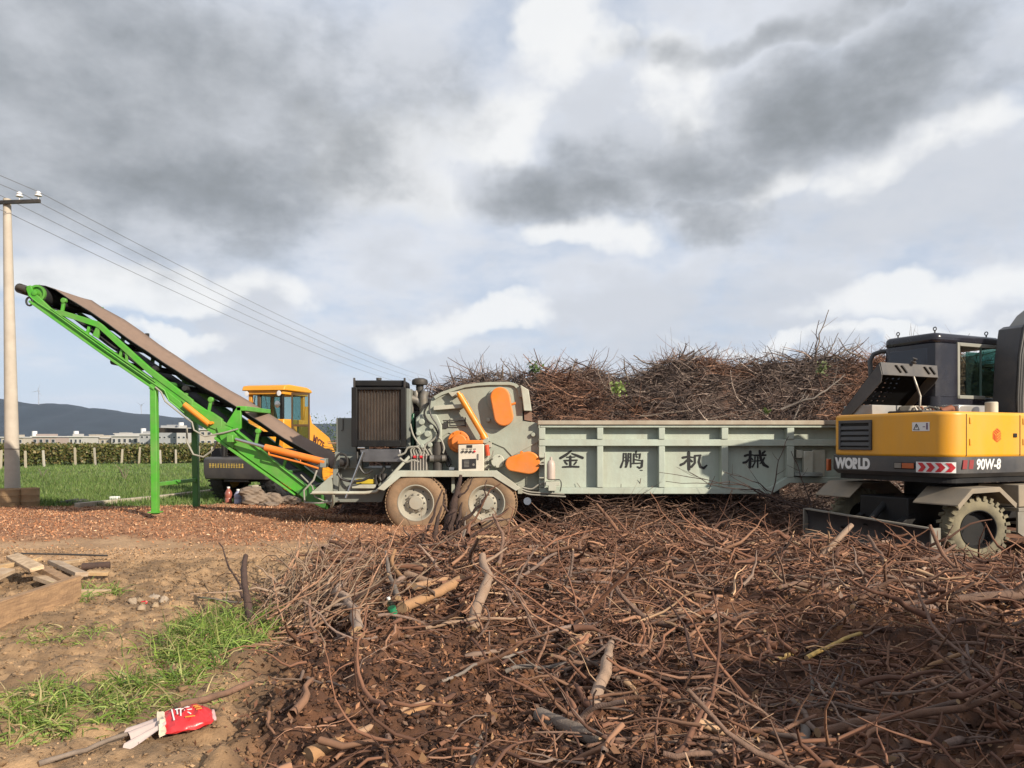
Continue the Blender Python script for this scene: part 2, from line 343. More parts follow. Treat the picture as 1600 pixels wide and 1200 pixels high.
def g(x, y):
    x = np.asarray(x, float); y = np.asarray(y, float)
    br, ch, fi, tr = zones(x, y)
    z = .27 * np.exp(-((x + 6.6) / 2.6) ** 2 - ((y - 15.2) / 1.7) ** 2)
    z = z + .10 * np.exp(-((x + 2.6) / 1.3) ** 2 - ((y - 13.5) / .8) ** 2) + .09 * np.exp(-((x + 1.0) / 1.6) ** 2 - ((y - 13.1) / .5) ** 2) + .05 * np.exp(-((x - .2) / 1.5) ** 2 - ((y - 13.3) / .7) ** 2)
    z = z - .10 * sst(x, 5.2, 6.5) * sst(y, 9.5, 10.5) * (1 - sst(y, 15, 18))
    z = z + .03 * np.exp(-((x - 4.9) / 1.3) ** 2 - ((y - 9.5) / .7) ** 2)
    z = z + .16 * np.exp(-((x - 3.4) / 2.2) ** 2 - ((y - 7.6) / 1.6) ** 2) * br
    z = z + .22 * np.exp(-((x + .4) / 1.6) ** 2 - ((y - 9.4) / 1.3) ** 2) * br + .20 * np.exp(-((x - 2.6) / 2.2) ** 2 - ((y - 10.6) / 1.0) ** 2)
    z = z + .28 * sst(x, .3, 1.4) * (1 - sst(x, 6.0, 7.5)) * sst(y, 13.0, 14.0) * (1 - sst(y, 15.2, 16))
    z = z - .10 * np.exp(-((x - 2.9) / .6) ** 2 - ((y - 5.4) / .8) ** 2)
    z = z + .12 * sst(x, 1.9, 3.2) * (1 - sst(y, 4.2, 5.2))
    z = z + 1.5 * np.exp(-((x - 5.2) / .95) ** 2 - ((y - 3.8) / 1.3) ** 2) + 2.0 * np.exp(-((x - 4.4) / .9) ** 2 - ((y - 1.9) / 1.2) ** 2)  # unseen mounds added off to the right, shaped to shade the lower right corner
    near = 1 - sst(y, 16, 24)
    lum = fbm(x * 1.1, y * 1.1, 4, 21) - .5
    z = z + near * lum * (.30 * br + .10 * (1 - br) * (1 - tr * .85)) * (1 - ch * .5)
    c1 = np.abs(fbm(x * 4.2, y * 4.2, 3, 31) - .5) * 2
    c2 = np.abs(fbm(x * 11, y * 11, 3, 41) - .5) * 2
    c3 = fbm(x * 26, y * 26, 2, 51) - .5
    rough = np.clip(.22 + br * 1.35 + (1 - tr) * (1 - ch) * 1.0, .2, 1.6)
    z = z + near * rough * (.085 * (c1 - .3) + .05 * (c2 - .3) + .026 * c3)
    z = z - .05 * near * (1 - br) * (np.exp(-((y - 11.2 - .1 * x) / .16) ** 2) + np.exp(-((y - 9.5 - .1 * x) / .16) ** 2)) * (x < -1)
    z = z + fi * (fbm(x * .08, y * .08, 3, 61) - .5) * .25 * sst(y, 20, 40)
    return z
def axis(lo, f0, f1, hi, st):
    a = list(np.arange(f0, f1, st))
    d = st; v = f1
    while v < hi: a.append(v); d *= 1.14; v += d
    a.append(hi)
    d = st; v = f0 - st
    b = []
    while v > lo: b.append(v); d *= 1.14; v -= d
    b.append(lo)
    return np.array(b[::-1] + a)
def mesh_np(name, V, F, mt, col=None, smooth=False, parent=None, k=None):
    me = bpy.data.meshes.new(name); V = np.asarray(V, np.float32); F = np.asarray(F, np.int32); k = F.shape[1]
    me.vertices.add(len(V)); me.vertices.foreach_set('co', V.ravel())
    me.loops.add(F.size); me.loops.foreach_set('vertex_index', F.ravel())
    me.polygons.add(len(F)); me.polygons.foreach_set('loop_start', np.arange(0, F.size, k, dtype=np.int32))
    try: me.polygons.foreach_set('loop_total', np.full(len(F), k, np.int32))
    except Exception: pass
    if smooth: me.polygons.foreach_set('use_smooth', np.ones(len(F), bool))
    me.update(calc_edges=True)
    if col is not None:
        at = me.color_attributes.new('col', 'FLOAT_COLOR', 'POINT'); c = np.ones((len(V), 4), np.float32); c[:, :3] = col
        at.data.foreach_set('color', c.ravel())
    me.materials.append(mt)
    o = bpy.data.objects.new(name, me); COL.objects.link(o); o.parent = parent
    return o
C = lambda *a: np.array(a, float)
def lerp(a, b, t): return a + (b - a) * np.asarray(t)[:, None]
def ground_col(x, y):
    br, ch, fi, tr = zones(x, y)
    n1 = fbm(x * 2.2, y * 2.2, 5, 71); n2 = fbm(x * 9, y * 9, 4, 81); n3 = fbm(x * .5, y * .5, 3, 91)
    tan = lerp(C(.25, .155, .082), C(.40, .255, .137), sst(n2, .3, .7)); tan = lerp(tan, C(.19, .12, .066), sst(n1, .5, .7) * .85)
    c = tan
    c = lerp(c, lerp(C(.36, .22, .12), C(.47, .30, .17), sst(n1, .3, .7)), tr * .9)
    c = lerp(c, lerp(C(.26, .125, .065), C(.42, .215, .115), sst(n2, .3, .7)), ch)
    c = lerp(c, lerp(C(.065, .027, .013), C(.165, .072, .034), sst(n2 * .6 + n1 * .4, .35, .65)), br)
    gr = lerp(C(.085, .145, .028), C(.15, .20, .05), sst(n3, .3, .7)); gr = lerp(gr, C(.17, .155, .07), sst(n1, .58, .8) * .6)
    c = lerp(c, gr, fi)
    c = c * KA
    return c
def build_ground():
    X = axis(-5200, -8.6, 8.6, 5200, .045); Y = axis(-900, 3.0, 15.0, 5400, .042)
    gx, gy = np.meshgrid(X, Y); x = gx.ravel(); y = gy.ravel(); z = g(x, y)
    nx = len(X); ny = len(Y); i = np.arange(nx * ny).reshape(ny, nx)
    F = np.stack([i[:-1, :-1], i[:-1, 1:], i[1:, 1:], i[1:, :-1]], -1).reshape(-1, 4)
    mt = mat('soil', (.2, .12, .07), .95, var=.22, scale=18, attr='col', bump=.6, bscale=70)
    o = mesh_np('ground', np.stack([x, y, z], -1), F, mt, ground_col(x, y), smooth=True)
    tag(o, 'brown churned soil, tan track, red wood mulch and green field', None, kind='structure')
build_ground()

# ------------------------------------------------------------------ bulk makers
def twig_mass(P, D, Lg, Rad, K=4, n=3, bend=.25, col=None, gravity=0.0):
    'N bent tapered twigs in one mesh: start P, direction D, length, radius'
    N = len(P); D = D / np.linalg.norm(D, axis=1, keepdims=True)
    up = np.where(np.abs(D[:, 2:3]) > .9, C(1, 0, 0)[None], C(0, 0, 1)[None])
    A = np.cross(D, up); A /= np.linalg.norm(A, axis=1, keepdims=True); B = np.cross(D, A)
    pts = [P]; d = D.copy(); p = P.copy()
    for k in range(K - 1):
        p = p + d * (Lg / (K - 1))[:, None]; pts.append(p)
        d = d + (A * rng.normal(0, bend, (N, 1)) + B * rng.normal(0, bend, (N, 1))); d[:, 2] -= gravity
        d /= np.linalg.norm(d, axis=1, keepdims=True)
    V = np.zeros((N, K, n, 3))
    for k in range(K):
        r = Rad * (1 - .72 * k / (K - 1)) * (1 + rng.normal(0, .06, N))
        for j in range(n):
            t = 2 * math.pi * j / n
            V[:, k, j] = pts[k] + (A * math.cos(t) + B * math.sin(t)) * r[:, None]
    idx = np.arange(N * K * n).reshape(N, K, n); q = []
    for k in range(K - 1):
        for j in range(n):
            j2 = (j + 1) % n; q.append(np.stack([idx[:, k, j], idx[:, k, j2], idx[:, k + 1, j2], idx[:, k + 1, j]], -1))
    F = np.stack(q, 1).reshape(-1, 4)
    cc = np.repeat(col, K * n, axis=0) if col is not None else None
    return V.reshape(-1, 3), F, cc, pts
def palette(N, cols, w=None, jit=.25):
    cols = np.array(cols); i = rng.choice(len(cols), N, p=w); c = cols[i] * (1 + rng.normal(0, jit, (N, 1))); return np.clip(c, .008, .9) * KA
def dirs(N, pitch, sp):
    a = rng.uniform(0, 2 * math.pi, N); e = rng.normal(pitch, sp, N)
    return np.stack([np.cos(a) * np.cos(e), np.sin(a) * np.cos(e), np.sin(e)], -1)
def cards(P, size, nrm_sp=1.0, asp=.5, col=None, up=None):
    'leaf-shaped quads (diamond with a fold) at P'
    N = len(P); a = dirs(N, 0, .7) if up is None else up
    b = np.cross(a, dirs(N, 0, .9)); b /= np.linalg.norm(b, axis=1, keepdims=True) + 1e-9
    s = size[:, None]
    V = np.stack([P - a * s * .5, P + b * s * asp * .5, P + a * s * .5, P - b * s * asp * .5], 1)
    F = np.arange(4 * N).reshape(N, 4)
    return V.reshape(-1, 3), F, (np.repeat(col, 4, axis=0) if col is not None else None)
def in_view(x, y, m=60):
    px = 800 + 1200 * x / y; return (px > -m) & (px < 1600 + m)

# ------------------------------------------------------------------ far setting: hills, village, field
def build_hills():
    xs = np.linspace(-3600, 3000, 240)
    def ridge(x, D):
        px = 800 + 1200 * x / D
        kp = [-900, -100, 0, 28, 61, 83, 106, 127, 149, 170, 191, 223, 255, 283, 310, 340, 520, 600, 800, 1100, 2200]
        kv = [60, 75, 68, 63, 59, 61, 58, 52, 54, 49, 46, 44, 40, 38, 33, 30, 29, 28, 26, 22, 16]
        return np.interp(px, kp, kv) / 1200 * D + CAM_H
    rows = np.linspace(0, 1, 26); V = []
    for t in rows:
        D = 2300 + 1100 * t
        h = ridge(xs, 3000.) * sst(t, 0, .62) * (1 - .55 * sst(t, .68, 1)) 
        z = h * (1 + .16 * (fbm(xs * .006, np.full_like(xs, t * 5), 4, 3) - .5) * (1 if t < .6 else 0)) + (fbm(xs * .02, np.full_like(xs, t * 21), 3, 8) - .5) * 9 * sst(t, .05, .4)
        V.append(np.stack([xs, np.full_like(xs, D) + (fbm(xs * .004, np.full_like(xs, t), 3, 4) - .5) * 160, z - 3], -1))
    V = np.concatenate(V); nx = len(xs); i = np.arange(len(V)).reshape(len(rows), nx)
    F = np.stack([i[:-1, :-1], i[:-1, 1:], i[1:, 1:], i[1:, :-1]], -1).reshape(-1, 4)
    mt = mat('wooded_hillside', (.012, .019, .024), .95, var=.5, scale=.012, bump=.0)
    o = mesh_np('hills', V, F, mt, smooth=True); tag(o, 'dark blue wooded hills along the horizon', kind='structure')
build_hills()
HM0 = mat('turbine_grey', (.34, .36, .40), .5, var=0)
def build_turbine(px, base_py, hub_py, D, rot, label):
    p = W(px, base_py, D); t = W(px, hub_py, D); r = thing('wind_turbine', label, 'wind turbine', p - Vector((0, 0, 25)), group='wind turbines on the ridge')
    MT = HM0
    b = MB(); b.tube([p - Vector((0, 0, 25)), t], [1.9, 1.1], 8); b.build('tower', MT, r)
    b = MB(); b.box(t.x - 2, t.x + 2, D - 5, D + 4, t.z - 1.5, t.z + 2); b.build('nacelle', MT, r)
    for k in range(3):
        a = rot + k * 2 * math.pi / 3; b = MB(); h = (t.z - p.z) * .55
        c = t + Vector((0, -6, 0)); b.tube([c, c + Vector((math.cos(a) * h * .3, 0, math.sin(a) * h * .3)), c + Vector((math.cos(a) * h, 0, math.sin(a) * h))], [.7, 1.0, .3], 6); b.build('blade', MT, r)
build_turbine(60.5, 630, 611, 2950, 1.25, 'white wind turbine on the ridge just beside the concrete pole')
build_turbine(221, 647, 633, 3100, .5, 'small pale wind turbine on the ridge behind the green conveyor leg')

def house(x0, x1, ytop, D, wallc, label, storeys, wins, tank=None, tower=None, yb=694, depth=9):
    p0 = W(x0, yb, D); p1 = W(x1, ytop, D)
    r = thing('village_house', label, 'house', ((p0.x + p1.x) / 2, D, 0), group='houses of the far village')
    b = MB(); b.box(p0.x, p1.x, D, D + depth, -.3, p1.z); b.build('wall', wallc, r)
    rf = MB(); rf.box(p0.x - .35, p1.x + .35, D - .45, D + depth + .3, p1.z + .004, p1.z + .34); ro = rf.build('roof', HM['trim'], r)
    rf = MB(); rf.box(p0.x + .4, p1.x - .4, D + 1.2, D + 1.5, p1.z + .35, p1.z + 1.0); rf.build('parapet', wallc, ro)
    if tank:
        for t in tank:
            c = W(t, ytop, D + 3); m = MB(); m.tube([(c.x, D + 3, p1.z + .3), (c.x, D + 3, p1.z + 1.9)], .75, 10)
            for sx in (-.5, .5): m.box(c.x + sx - .08, c.x + sx + .08, D + 2.9, D + 3.1, p1.z + .3, p1.z + .8)
            m.build('water_tank', M['porcelain'], ro)
    if tower:
        for (a, bb, yt) in tower:
            q0 = W(a, ytop, D + 2); q1 = W(bb, yt, D + 2); m = MB(); m.box(q0.x, q1.x, D + 2, D + 6, p1.z + .3, q1.z); m.box(q0.x - .2, q1.x + .2, D + 1.8, D + 6.2, q1.z + .004, q1.z + .25)
            m.build('stair_tower', wallc, r)
    H = p1.z / storeys
    for s in range(storeys):
        for i in range(wins):
            cx = p0.x + (i + .5) / wins * (p1.x - p0.x); w = min(.75, (p1.x - p0.x) / wins * .3); z = s * H + H * .38
            f = MB(); f.box(cx - w, cx + w, D - .06, D + .1, z, z + H * .42); fo = f.build('window', HM['frame'], r)
            f = MB(); f.box(cx - w + .12, cx + w - .12, D - .09, D - .05, z + .12, z + H * .42 - .12); f.build('pane', HM['pane'], fo)
HM = {'a': mat('white_render', (.44, .43, .42), .8, var=.08, scale=.5, dirt=(.4, .37, .33), damt=.3, dscale=.4),
      'b': mat('cream_render', (.43, .39, .33), .8, var=.1, scale=.5, dirt=(.42, .36, .3), damt=.3, dscale=.4),
      'c': mat('pink_render', (.37, .30, .275), .8, var=.1, scale=.5, dirt=(.36, .3, .27), damt=.3, dscale=.4),
      'g': mat('grey_render', (.32, .33, .35), .8, var=.1, scale=.5, dirt=(.3, .3, .3), damt=.3, dscale=.4),
      'trim': mat('roof_edge', (.50, .49, .48), .8, var=.1), 'frame': mat('window_frame', (.5, .5, .5), .6, var=0), 'pane': mat('dark_pane', (.05, .055, .065), .2, var=0)}
house(2, 36, 684, 250, HM['b'], 'low cream house half hidden by the concrete pole', 1, 4)
house(50, 88, 683, 240, HM['c'], 'low pink house with a flat roof beyond the vineyard', 1, 4, tank=[54])
house(108, 129, 683, 235, HM['a'], 'small white house with one roof tank standing alone', 1, 3, tank=[119])
house(134, 172, 685, 245, HM['b'], 'cream house with a small stair tower on its roof', 1, 5, tower=[(140, 150, 680)])
house(174, 216, 682, 240, HM['a'], 'wide white house with two towers on its roof', 1, 5, tower=[(178, 183, 678), (188, 196, 677)])
house(218, 250, 679, 232, HM['g'], 'pale grey house beside the near green conveyor leg', 2, 4, tank=[224])
house(246, 276, 670, 225, HM['g'], 'tall grey village house with two floors of windows', 3, 4, tower=[(262, 271, 665)])
house(276, 291, 670, 222, HM['a'], 'narrow white house tower next to the tall grey house', 3, 2, tank=[283])
house(312, 342, 672, 215, HM['b'], 'cream two storey house behind the orange conveyor cylinder', 2, 3)
house(346, 372, 676, 220, HM['a'], 'white house seen through the struts of the conveyor', 2, 3)
house(92, 105, 687, 260, HM['g'], 'tiny low grey shed between two village houses', 1, 2)

def build_field():
    # vineyard: a long hedge-like block of vines, nearer at the picture's left
    A = W(-260, 738, 42); B = W(560, 716, 78)
    N = 52000; t = rng.uniform(0, 1, N) ** .8; dep = rng.uniform(0, 1, N) ** 2 * 9
    x0 = A.x + (B.x - A.x) * t; y0 = 40 + 34 * t
    nv = np.array([-34., B.x - A.x]) ; nv = nv / np.linalg.norm(nv)
    x = x0 + nv[0] * dep * .4; y = y0 + dep
    ht = 1.42 + .22 * (fbm(x * .7, y * .7, 3, 5) - .5) + .25 * (fbm(x * 3, y * 3, 2, 6) - .5)
    z = ht * rng.uniform(.03, 1, N) ** .7 + g(x, y) * 1.0
    P = np.stack([x, y, z], -1)
    col = palette(N, [(.10, .125, .030), (.16, .155, .045), (.22, .17, .06), (.07, .085, .028), (.25, .19, .085)], [.32, .26, .15, .17, .10], .25)
    V, F, c = cards(P, rng.uniform(.10, .26, N), asp=.8, col=col)
    o = mesh_np('vine_foliage', V, F, M['leaf'], c); tag(o, 'long yellowing green rows of vines beyond the meadow', kind='stuff')
    mpost = mat('vine_post', (.40, .35, .27), .85, var=.15, rnd=.15)
    me = MB(); me.add([(-.055, -.055, -.2), (.055, -.055, -.2), (.055, .055, -.2), (-.055, .055, -.2), (-.05, -.05, 1.28), (.05, -.05, 1.28), (.05, .05, 1.28), (-.05, .05, 1.28), (0, 0, 1.31)],
                      [(0, 1, 5, 4), (1, 2, 6, 5), (2, 3, 7, 6), (3, 0, 4, 7), (4, 5, 8), (5, 6, 8), (6, 7, 8), (7, 4, 8)])
    first = None; ORD = 'first second third fourth fifth sixth seventh eighth ninth tenth eleventh twelfth'.split()
    for px in (1, 40, 69, 118, 149, 190, 217, 251, 275, 310, 331, 352):
        tt = (px + 260) / 820.; tt = np.clip((tt * .62) / (1 - .0 * tt), 0, 1)
        Y = 40 + 34 * tt; 
        for _ in range(12):
            X = (px - 800) / 1200 * Y; tt = (X - A.x) / (B.x - A.x); Y = 40 + 34 * tt
        X = (px - 800) / 1200 * (Y - .35)
        if first is None: first = me.build('vineyard_post', mpost); o = first
        else: o = mirror_copy(first)
        o.location = (X, Y - .35, float(g(X, Y))); o.scale = (1, 1, random.uniform(.78, 1.08)); o.rotation_euler = (random.uniform(-.03, .03), random.uniform(-.07, .07), 0)
        tag(o, 'pale concrete vineyard post, ' + ORD.pop(0) + ' from the left', 'post', 'posts along the vineyard edge')
    # meadow grass
    N = 60000; u = rng.uniform(0, 1, N); y = 18.6 / (1 - u * .66); px = rng.uniform(-60, 620, N); x = (px - 800) / 1200 * y
    keep = zones(x, y)[2] > .55; x = x[keep]; y = y[keep]; N = len(x)
    P = np.stack([x, y, g(x, y) - .01], -1); d = dirs(N, 1.15, .3); Lg = rng.uniform(.05, .2, N) * (.6 + .9 * fbm(x * .4, y * .4, 3, 77))
    n3 = fbm(x * .3, y * .3, 3, 78)
    col = palette(N, [(.12, .20, .04), (.16, .235, .055), (.21, .24, .085), (.085, .145, .03)], [.35, .3, .15, .2], .2) * (.75 + .5 * n3[:, None])
    s = np.cross(d, dirs(N, 0, .3)); s /= np.linalg.norm(s, axis=1, keepdims=True); s *= (.006 + .0004 * y)[:, None]
    V = np.stack([P - s, P + s, P + d * Lg[:, None]], 1).reshape(-1, 3)
    o = mesh_np('meadow_grass', V, np.arange(3 * N).reshape(N, 3), M['blade_grass'], np.repeat(col, 3, axis=0)); tag(o, 'short green meadow grass behind the chip yard', kind='stuff')
build_field()
def shrub(px, py, D, h, label, n=260, c=((.05, .085, .03), (.08, .12, .04))):
    p = W(px, py, D); p.z = float(g(p.x, p.y))
    r = thing('meadow_shrub', label, 'shrub', p)
    b = MB()
    for k in range(6):
        a = random.uniform(0, 6.28); b.tube([p - Vector((0, 0, .02)), p + Vector((math.cos(a) * h * .3, math.sin(a) * h * .3, h * .6)), p + Vector((math.cos(a) * h * .6, math.sin(a) * h * .5, h * random.uniform(.7, 1)))], [.012, .008, .003], 5)
    b.build('stem', M['barkgrey'], r)
    P = rng.normal(0, 1, (n, 3)) * C(h * .42, h * .4, h * .26) + C(p.x, p.y, p.z + h * .55)
    V, F, cc = cards(P, rng.uniform(.05, .13, n) * min(h, 1.2), asp=.5, col=palette(n, c, None, .25))
    V = V - np.array(p); o = mesh_np('foliage', V, F, M['leaf'], cc, parent=r)
shrub(196, 741, 32, .8, 'lone dark green weed standing in the meadow grass', 160)
shrub(66, 738, 34, .5, 'low green tuft in the meadow just right of the pole', 120)
shrub(512, 690, 42, 2.5, 'leafy green bush behind the loader and the grey tank', 2600)

def build_kerb():
    a = W(150, 785, 20.3); pts = [(120, 789), (160, 785), (250, 776), (340, 765), (430, 756), (520, 748), (700, 735)]
    b = MB()
    for (p, q) in zip(pts[:-1], pts[1:]):
        D0 = 1920 / (p[1] - 690 + 4); D1 = 1920 / (q[1] - 690 + 4)
        P = W(p[0], 0, D0); Q = W(q[0], 0, D1); P.z = .03; Q.z = .03
        b.bar(P, Q, .16, .16)
    o = b.build('kerb', M['curb'], bevel=.015); tag(o, 'pale concrete kerb between chip yard and meadow', kind='structure')
build_kerb()
# ------------------------------------------------------------------ wood chipper
YF = 13.6
def stadium(c0, r0, c1, r1, n=14):
    'outline round two circles, in pixels'
    (x0, y0), (x1, y1) = c0, c1; a = math.atan2(y1 - y0, x1 - x0); d = math.hypot(x1 - x0, y1 - y0); k = math.acos((r0 - r1) / d)
    P = []
    for i in range(n + 1):
        t = a + k + (2 * math.pi - 2 * k) * i / n; P.append((x0 + r0 * math.cos(t), y0 + r0 * math.sin(t)))
    for i in range(n + 1):
        t = a - k + 2 * k * i / n; P.append((x1 + r1 * math.cos(t), y1 + r1 * math.sin(t)))
    return P
def disc(px, py, r, n=28): return [(px + r * math.cos(2 * math.pi * i / n), py + r * math.sin(2 * math.pi * i / n)) for i in range(n)]
def ribbon(pts, w, z0, z1, tr):
    'flat brush stroke: polyline pts with width(s) w, mapped through tr((x,y))->(X,Z), between depths z0 z1'
    b = MB(); k = len(pts); ws = w if isinstance(w, (list, tuple)) else [w] * k
    Lp = []; Rp = []
    for i in range(k):
        a = pts[max(i - 1, 0)]; c = pts[min(i + 1, k - 1)]; dx, dy = c[0] - a[0], c[1] - a[1]; l = math.hypot(dx, dy) or 1
        nx, ny = -dy / l * ws[i] / 2, dx / l * ws[i] / 2
        Lp.append((pts[i][0] + nx, pts[i][1] + ny)); Rp.append((pts[i][0] - nx, pts[i][1] - ny))
    # rounded ends
    def cap(p, q, sgn):
        d = math.atan2(p[1] - q[1], p[0] - q[0]); r = math.hypot(p[0] - q[0], p[1] - q[1]) / 2; m = ((p[0] + q[0]) / 2, (p[1] + q[1]) / 2)
        return [(m[0] + r * math.cos(d + sgn * t), m[1] + r * math.sin(d + sgn * t)) for t in (math.pi * .25, math.pi * .5, math.pi * .75)]
    poly = Lp + cap(Lp[-1], Rp[-1], -1) + Rp[::-1] + cap(Rp[0], Lp[0], -1)
    b.prism([tr(p) for p in poly], 1, z0, z1); return b
def wheel(parent, c, r, w, ax, tm, rm, hub='dish', n=56, lugs=None):
    'truck wheel facing along ax: tyre > rim, hub, bolts'
    ax = Vector(ax).normalized(); c = Vector(c)
    b = MB(); e = r * .035
    prof = [(-w / 2, r * .58), (-w * .48, r * .80), (-w * .40, r * .945), (-w * .30, r * .985), (-w * .1, r), (w * .1, r), (w * .30, r * .985), (w * .40, r * .945), (w * .47, r * .84), (w * .5, r * .74), (w * .47, r * .64), (w * .42, r * .585), (w * .1, r * .56)]
    b.lathe(prof, c, ax, n, cap=False)
    up = Vector((0, 0, 1)); a = ax.cross(up).normalized(); v = ax.cross(a)
    if lugs:
        for i in range(lugs):
            for sd in (-1, 1):
                t = 2 * math.pi * (i + (.5 if sd > 0 else 0)) / lugs; dr = a * math.cos(t) + v * math.sin(t); tg = -a * math.sin(t) + v * math.cos(t)
                p = c + dr * r * .99 + ax * (sd * w * .08); q = c + dr * r * .985 + ax * (sd * w * .47) + tg * r * .05
                b.bar(p, q, r * .10, r * .11, up=dr)
                b.bar(q - dr * r * .10 + ax * sd * w * .015, q + dr * r * .035, r * .09, w * .05, up=ax)
    else:
        for i in range(n):   # tread blocks on the shoulders
            t = 2 * math.pi * i / n; dr = a * math.cos(t) + v * math.sin(t)
            for sd in (-.37, 0, .37):
                p = c + dr * r * (.988 if sd else 1.0) + ax * (w * (sd - .11)); q = c + dr * r * (.988 if sd else 1.0) + ax * (w * (sd + .11))
                b.bar(p, q, r * .075, r * .02, up=dr)
    t = b.build('wheel', tm, parent, smooth=35)
    m = MB()
    if hub == 'dish':
        m.lathe([(w * .08, r * .55), (w * .36, r * .56), (w * .46, r * .60), (w * .47, r * .57), (w * .38, r * .53), (w * .16, r * .50), (w * .06, r * .46), (w * .04, r * .36), (w * .16, r * .30), (w * .22, r * .25), (w * .22, r * .02)], c, ax, n)
    else:
        m.lathe([(w * .08, r * .55), (w * .44, r * .57), (w * .485, r * .60), (w * .485, r * .575), (w * .40, r * .54), (-w * .25, r * .50), (-w * .30, r * .30), (-w * .28, r * .02)], c, ax, n)
    m.build('rim', rm, t, smooth=30)
    h = MB()
    if hub == 'dish':
        h.lathe([(w * .2, r * .24), (w * .36, r * .235), (w * .40, r * .215), (w * .415, r * .02)], c, ax, 24); h.build('hub', rm, t, smooth=30)
        for i in range(8):
            an = 2 * math.pi * (i + .3) / 8; dr = a * math.cos(an) + v * math.sin(an)
            q = MB(); q.lathe([(0, r * .045), (w * .012, r * .045), (w * .02, r * .02)], c + dr * r * .415 + ax * w * .062, ax, 10); q.build('hand_hole', M['black'], t)
        for i in range(10):
            an = 2 * math.pi * i / 10; dr = a * math.cos(an) + v * math.sin(an)
            q = MB(); q.lathe([(0, r * .028), (w * .12, r * .026), (w * .13, r * .01)], c + dr * r * .285 + ax * w * .17, ax, 6); q.build('wheel_nut', M['steel'], t)
    else:
        h.lathe([(-w * .28, r * .22), (-w * .02, r * .20), (w * .04, r * .13), (w * .05, r * .01)], c, ax, 20); h.build('hub', M['tyre_grey'], t, smooth=30)
        for i in range(8):
            an = 2 * math.pi * i / 8; dr = a * math.cos(an) + v * math.sin(an)
            q = MB(); q.lathe([(0, r * .03), (w * .1, r * .028)], c + dr * r * .31 - ax * w * .27, ax, 6); q.build('wheel_nut', M['steel'], t)
    return t

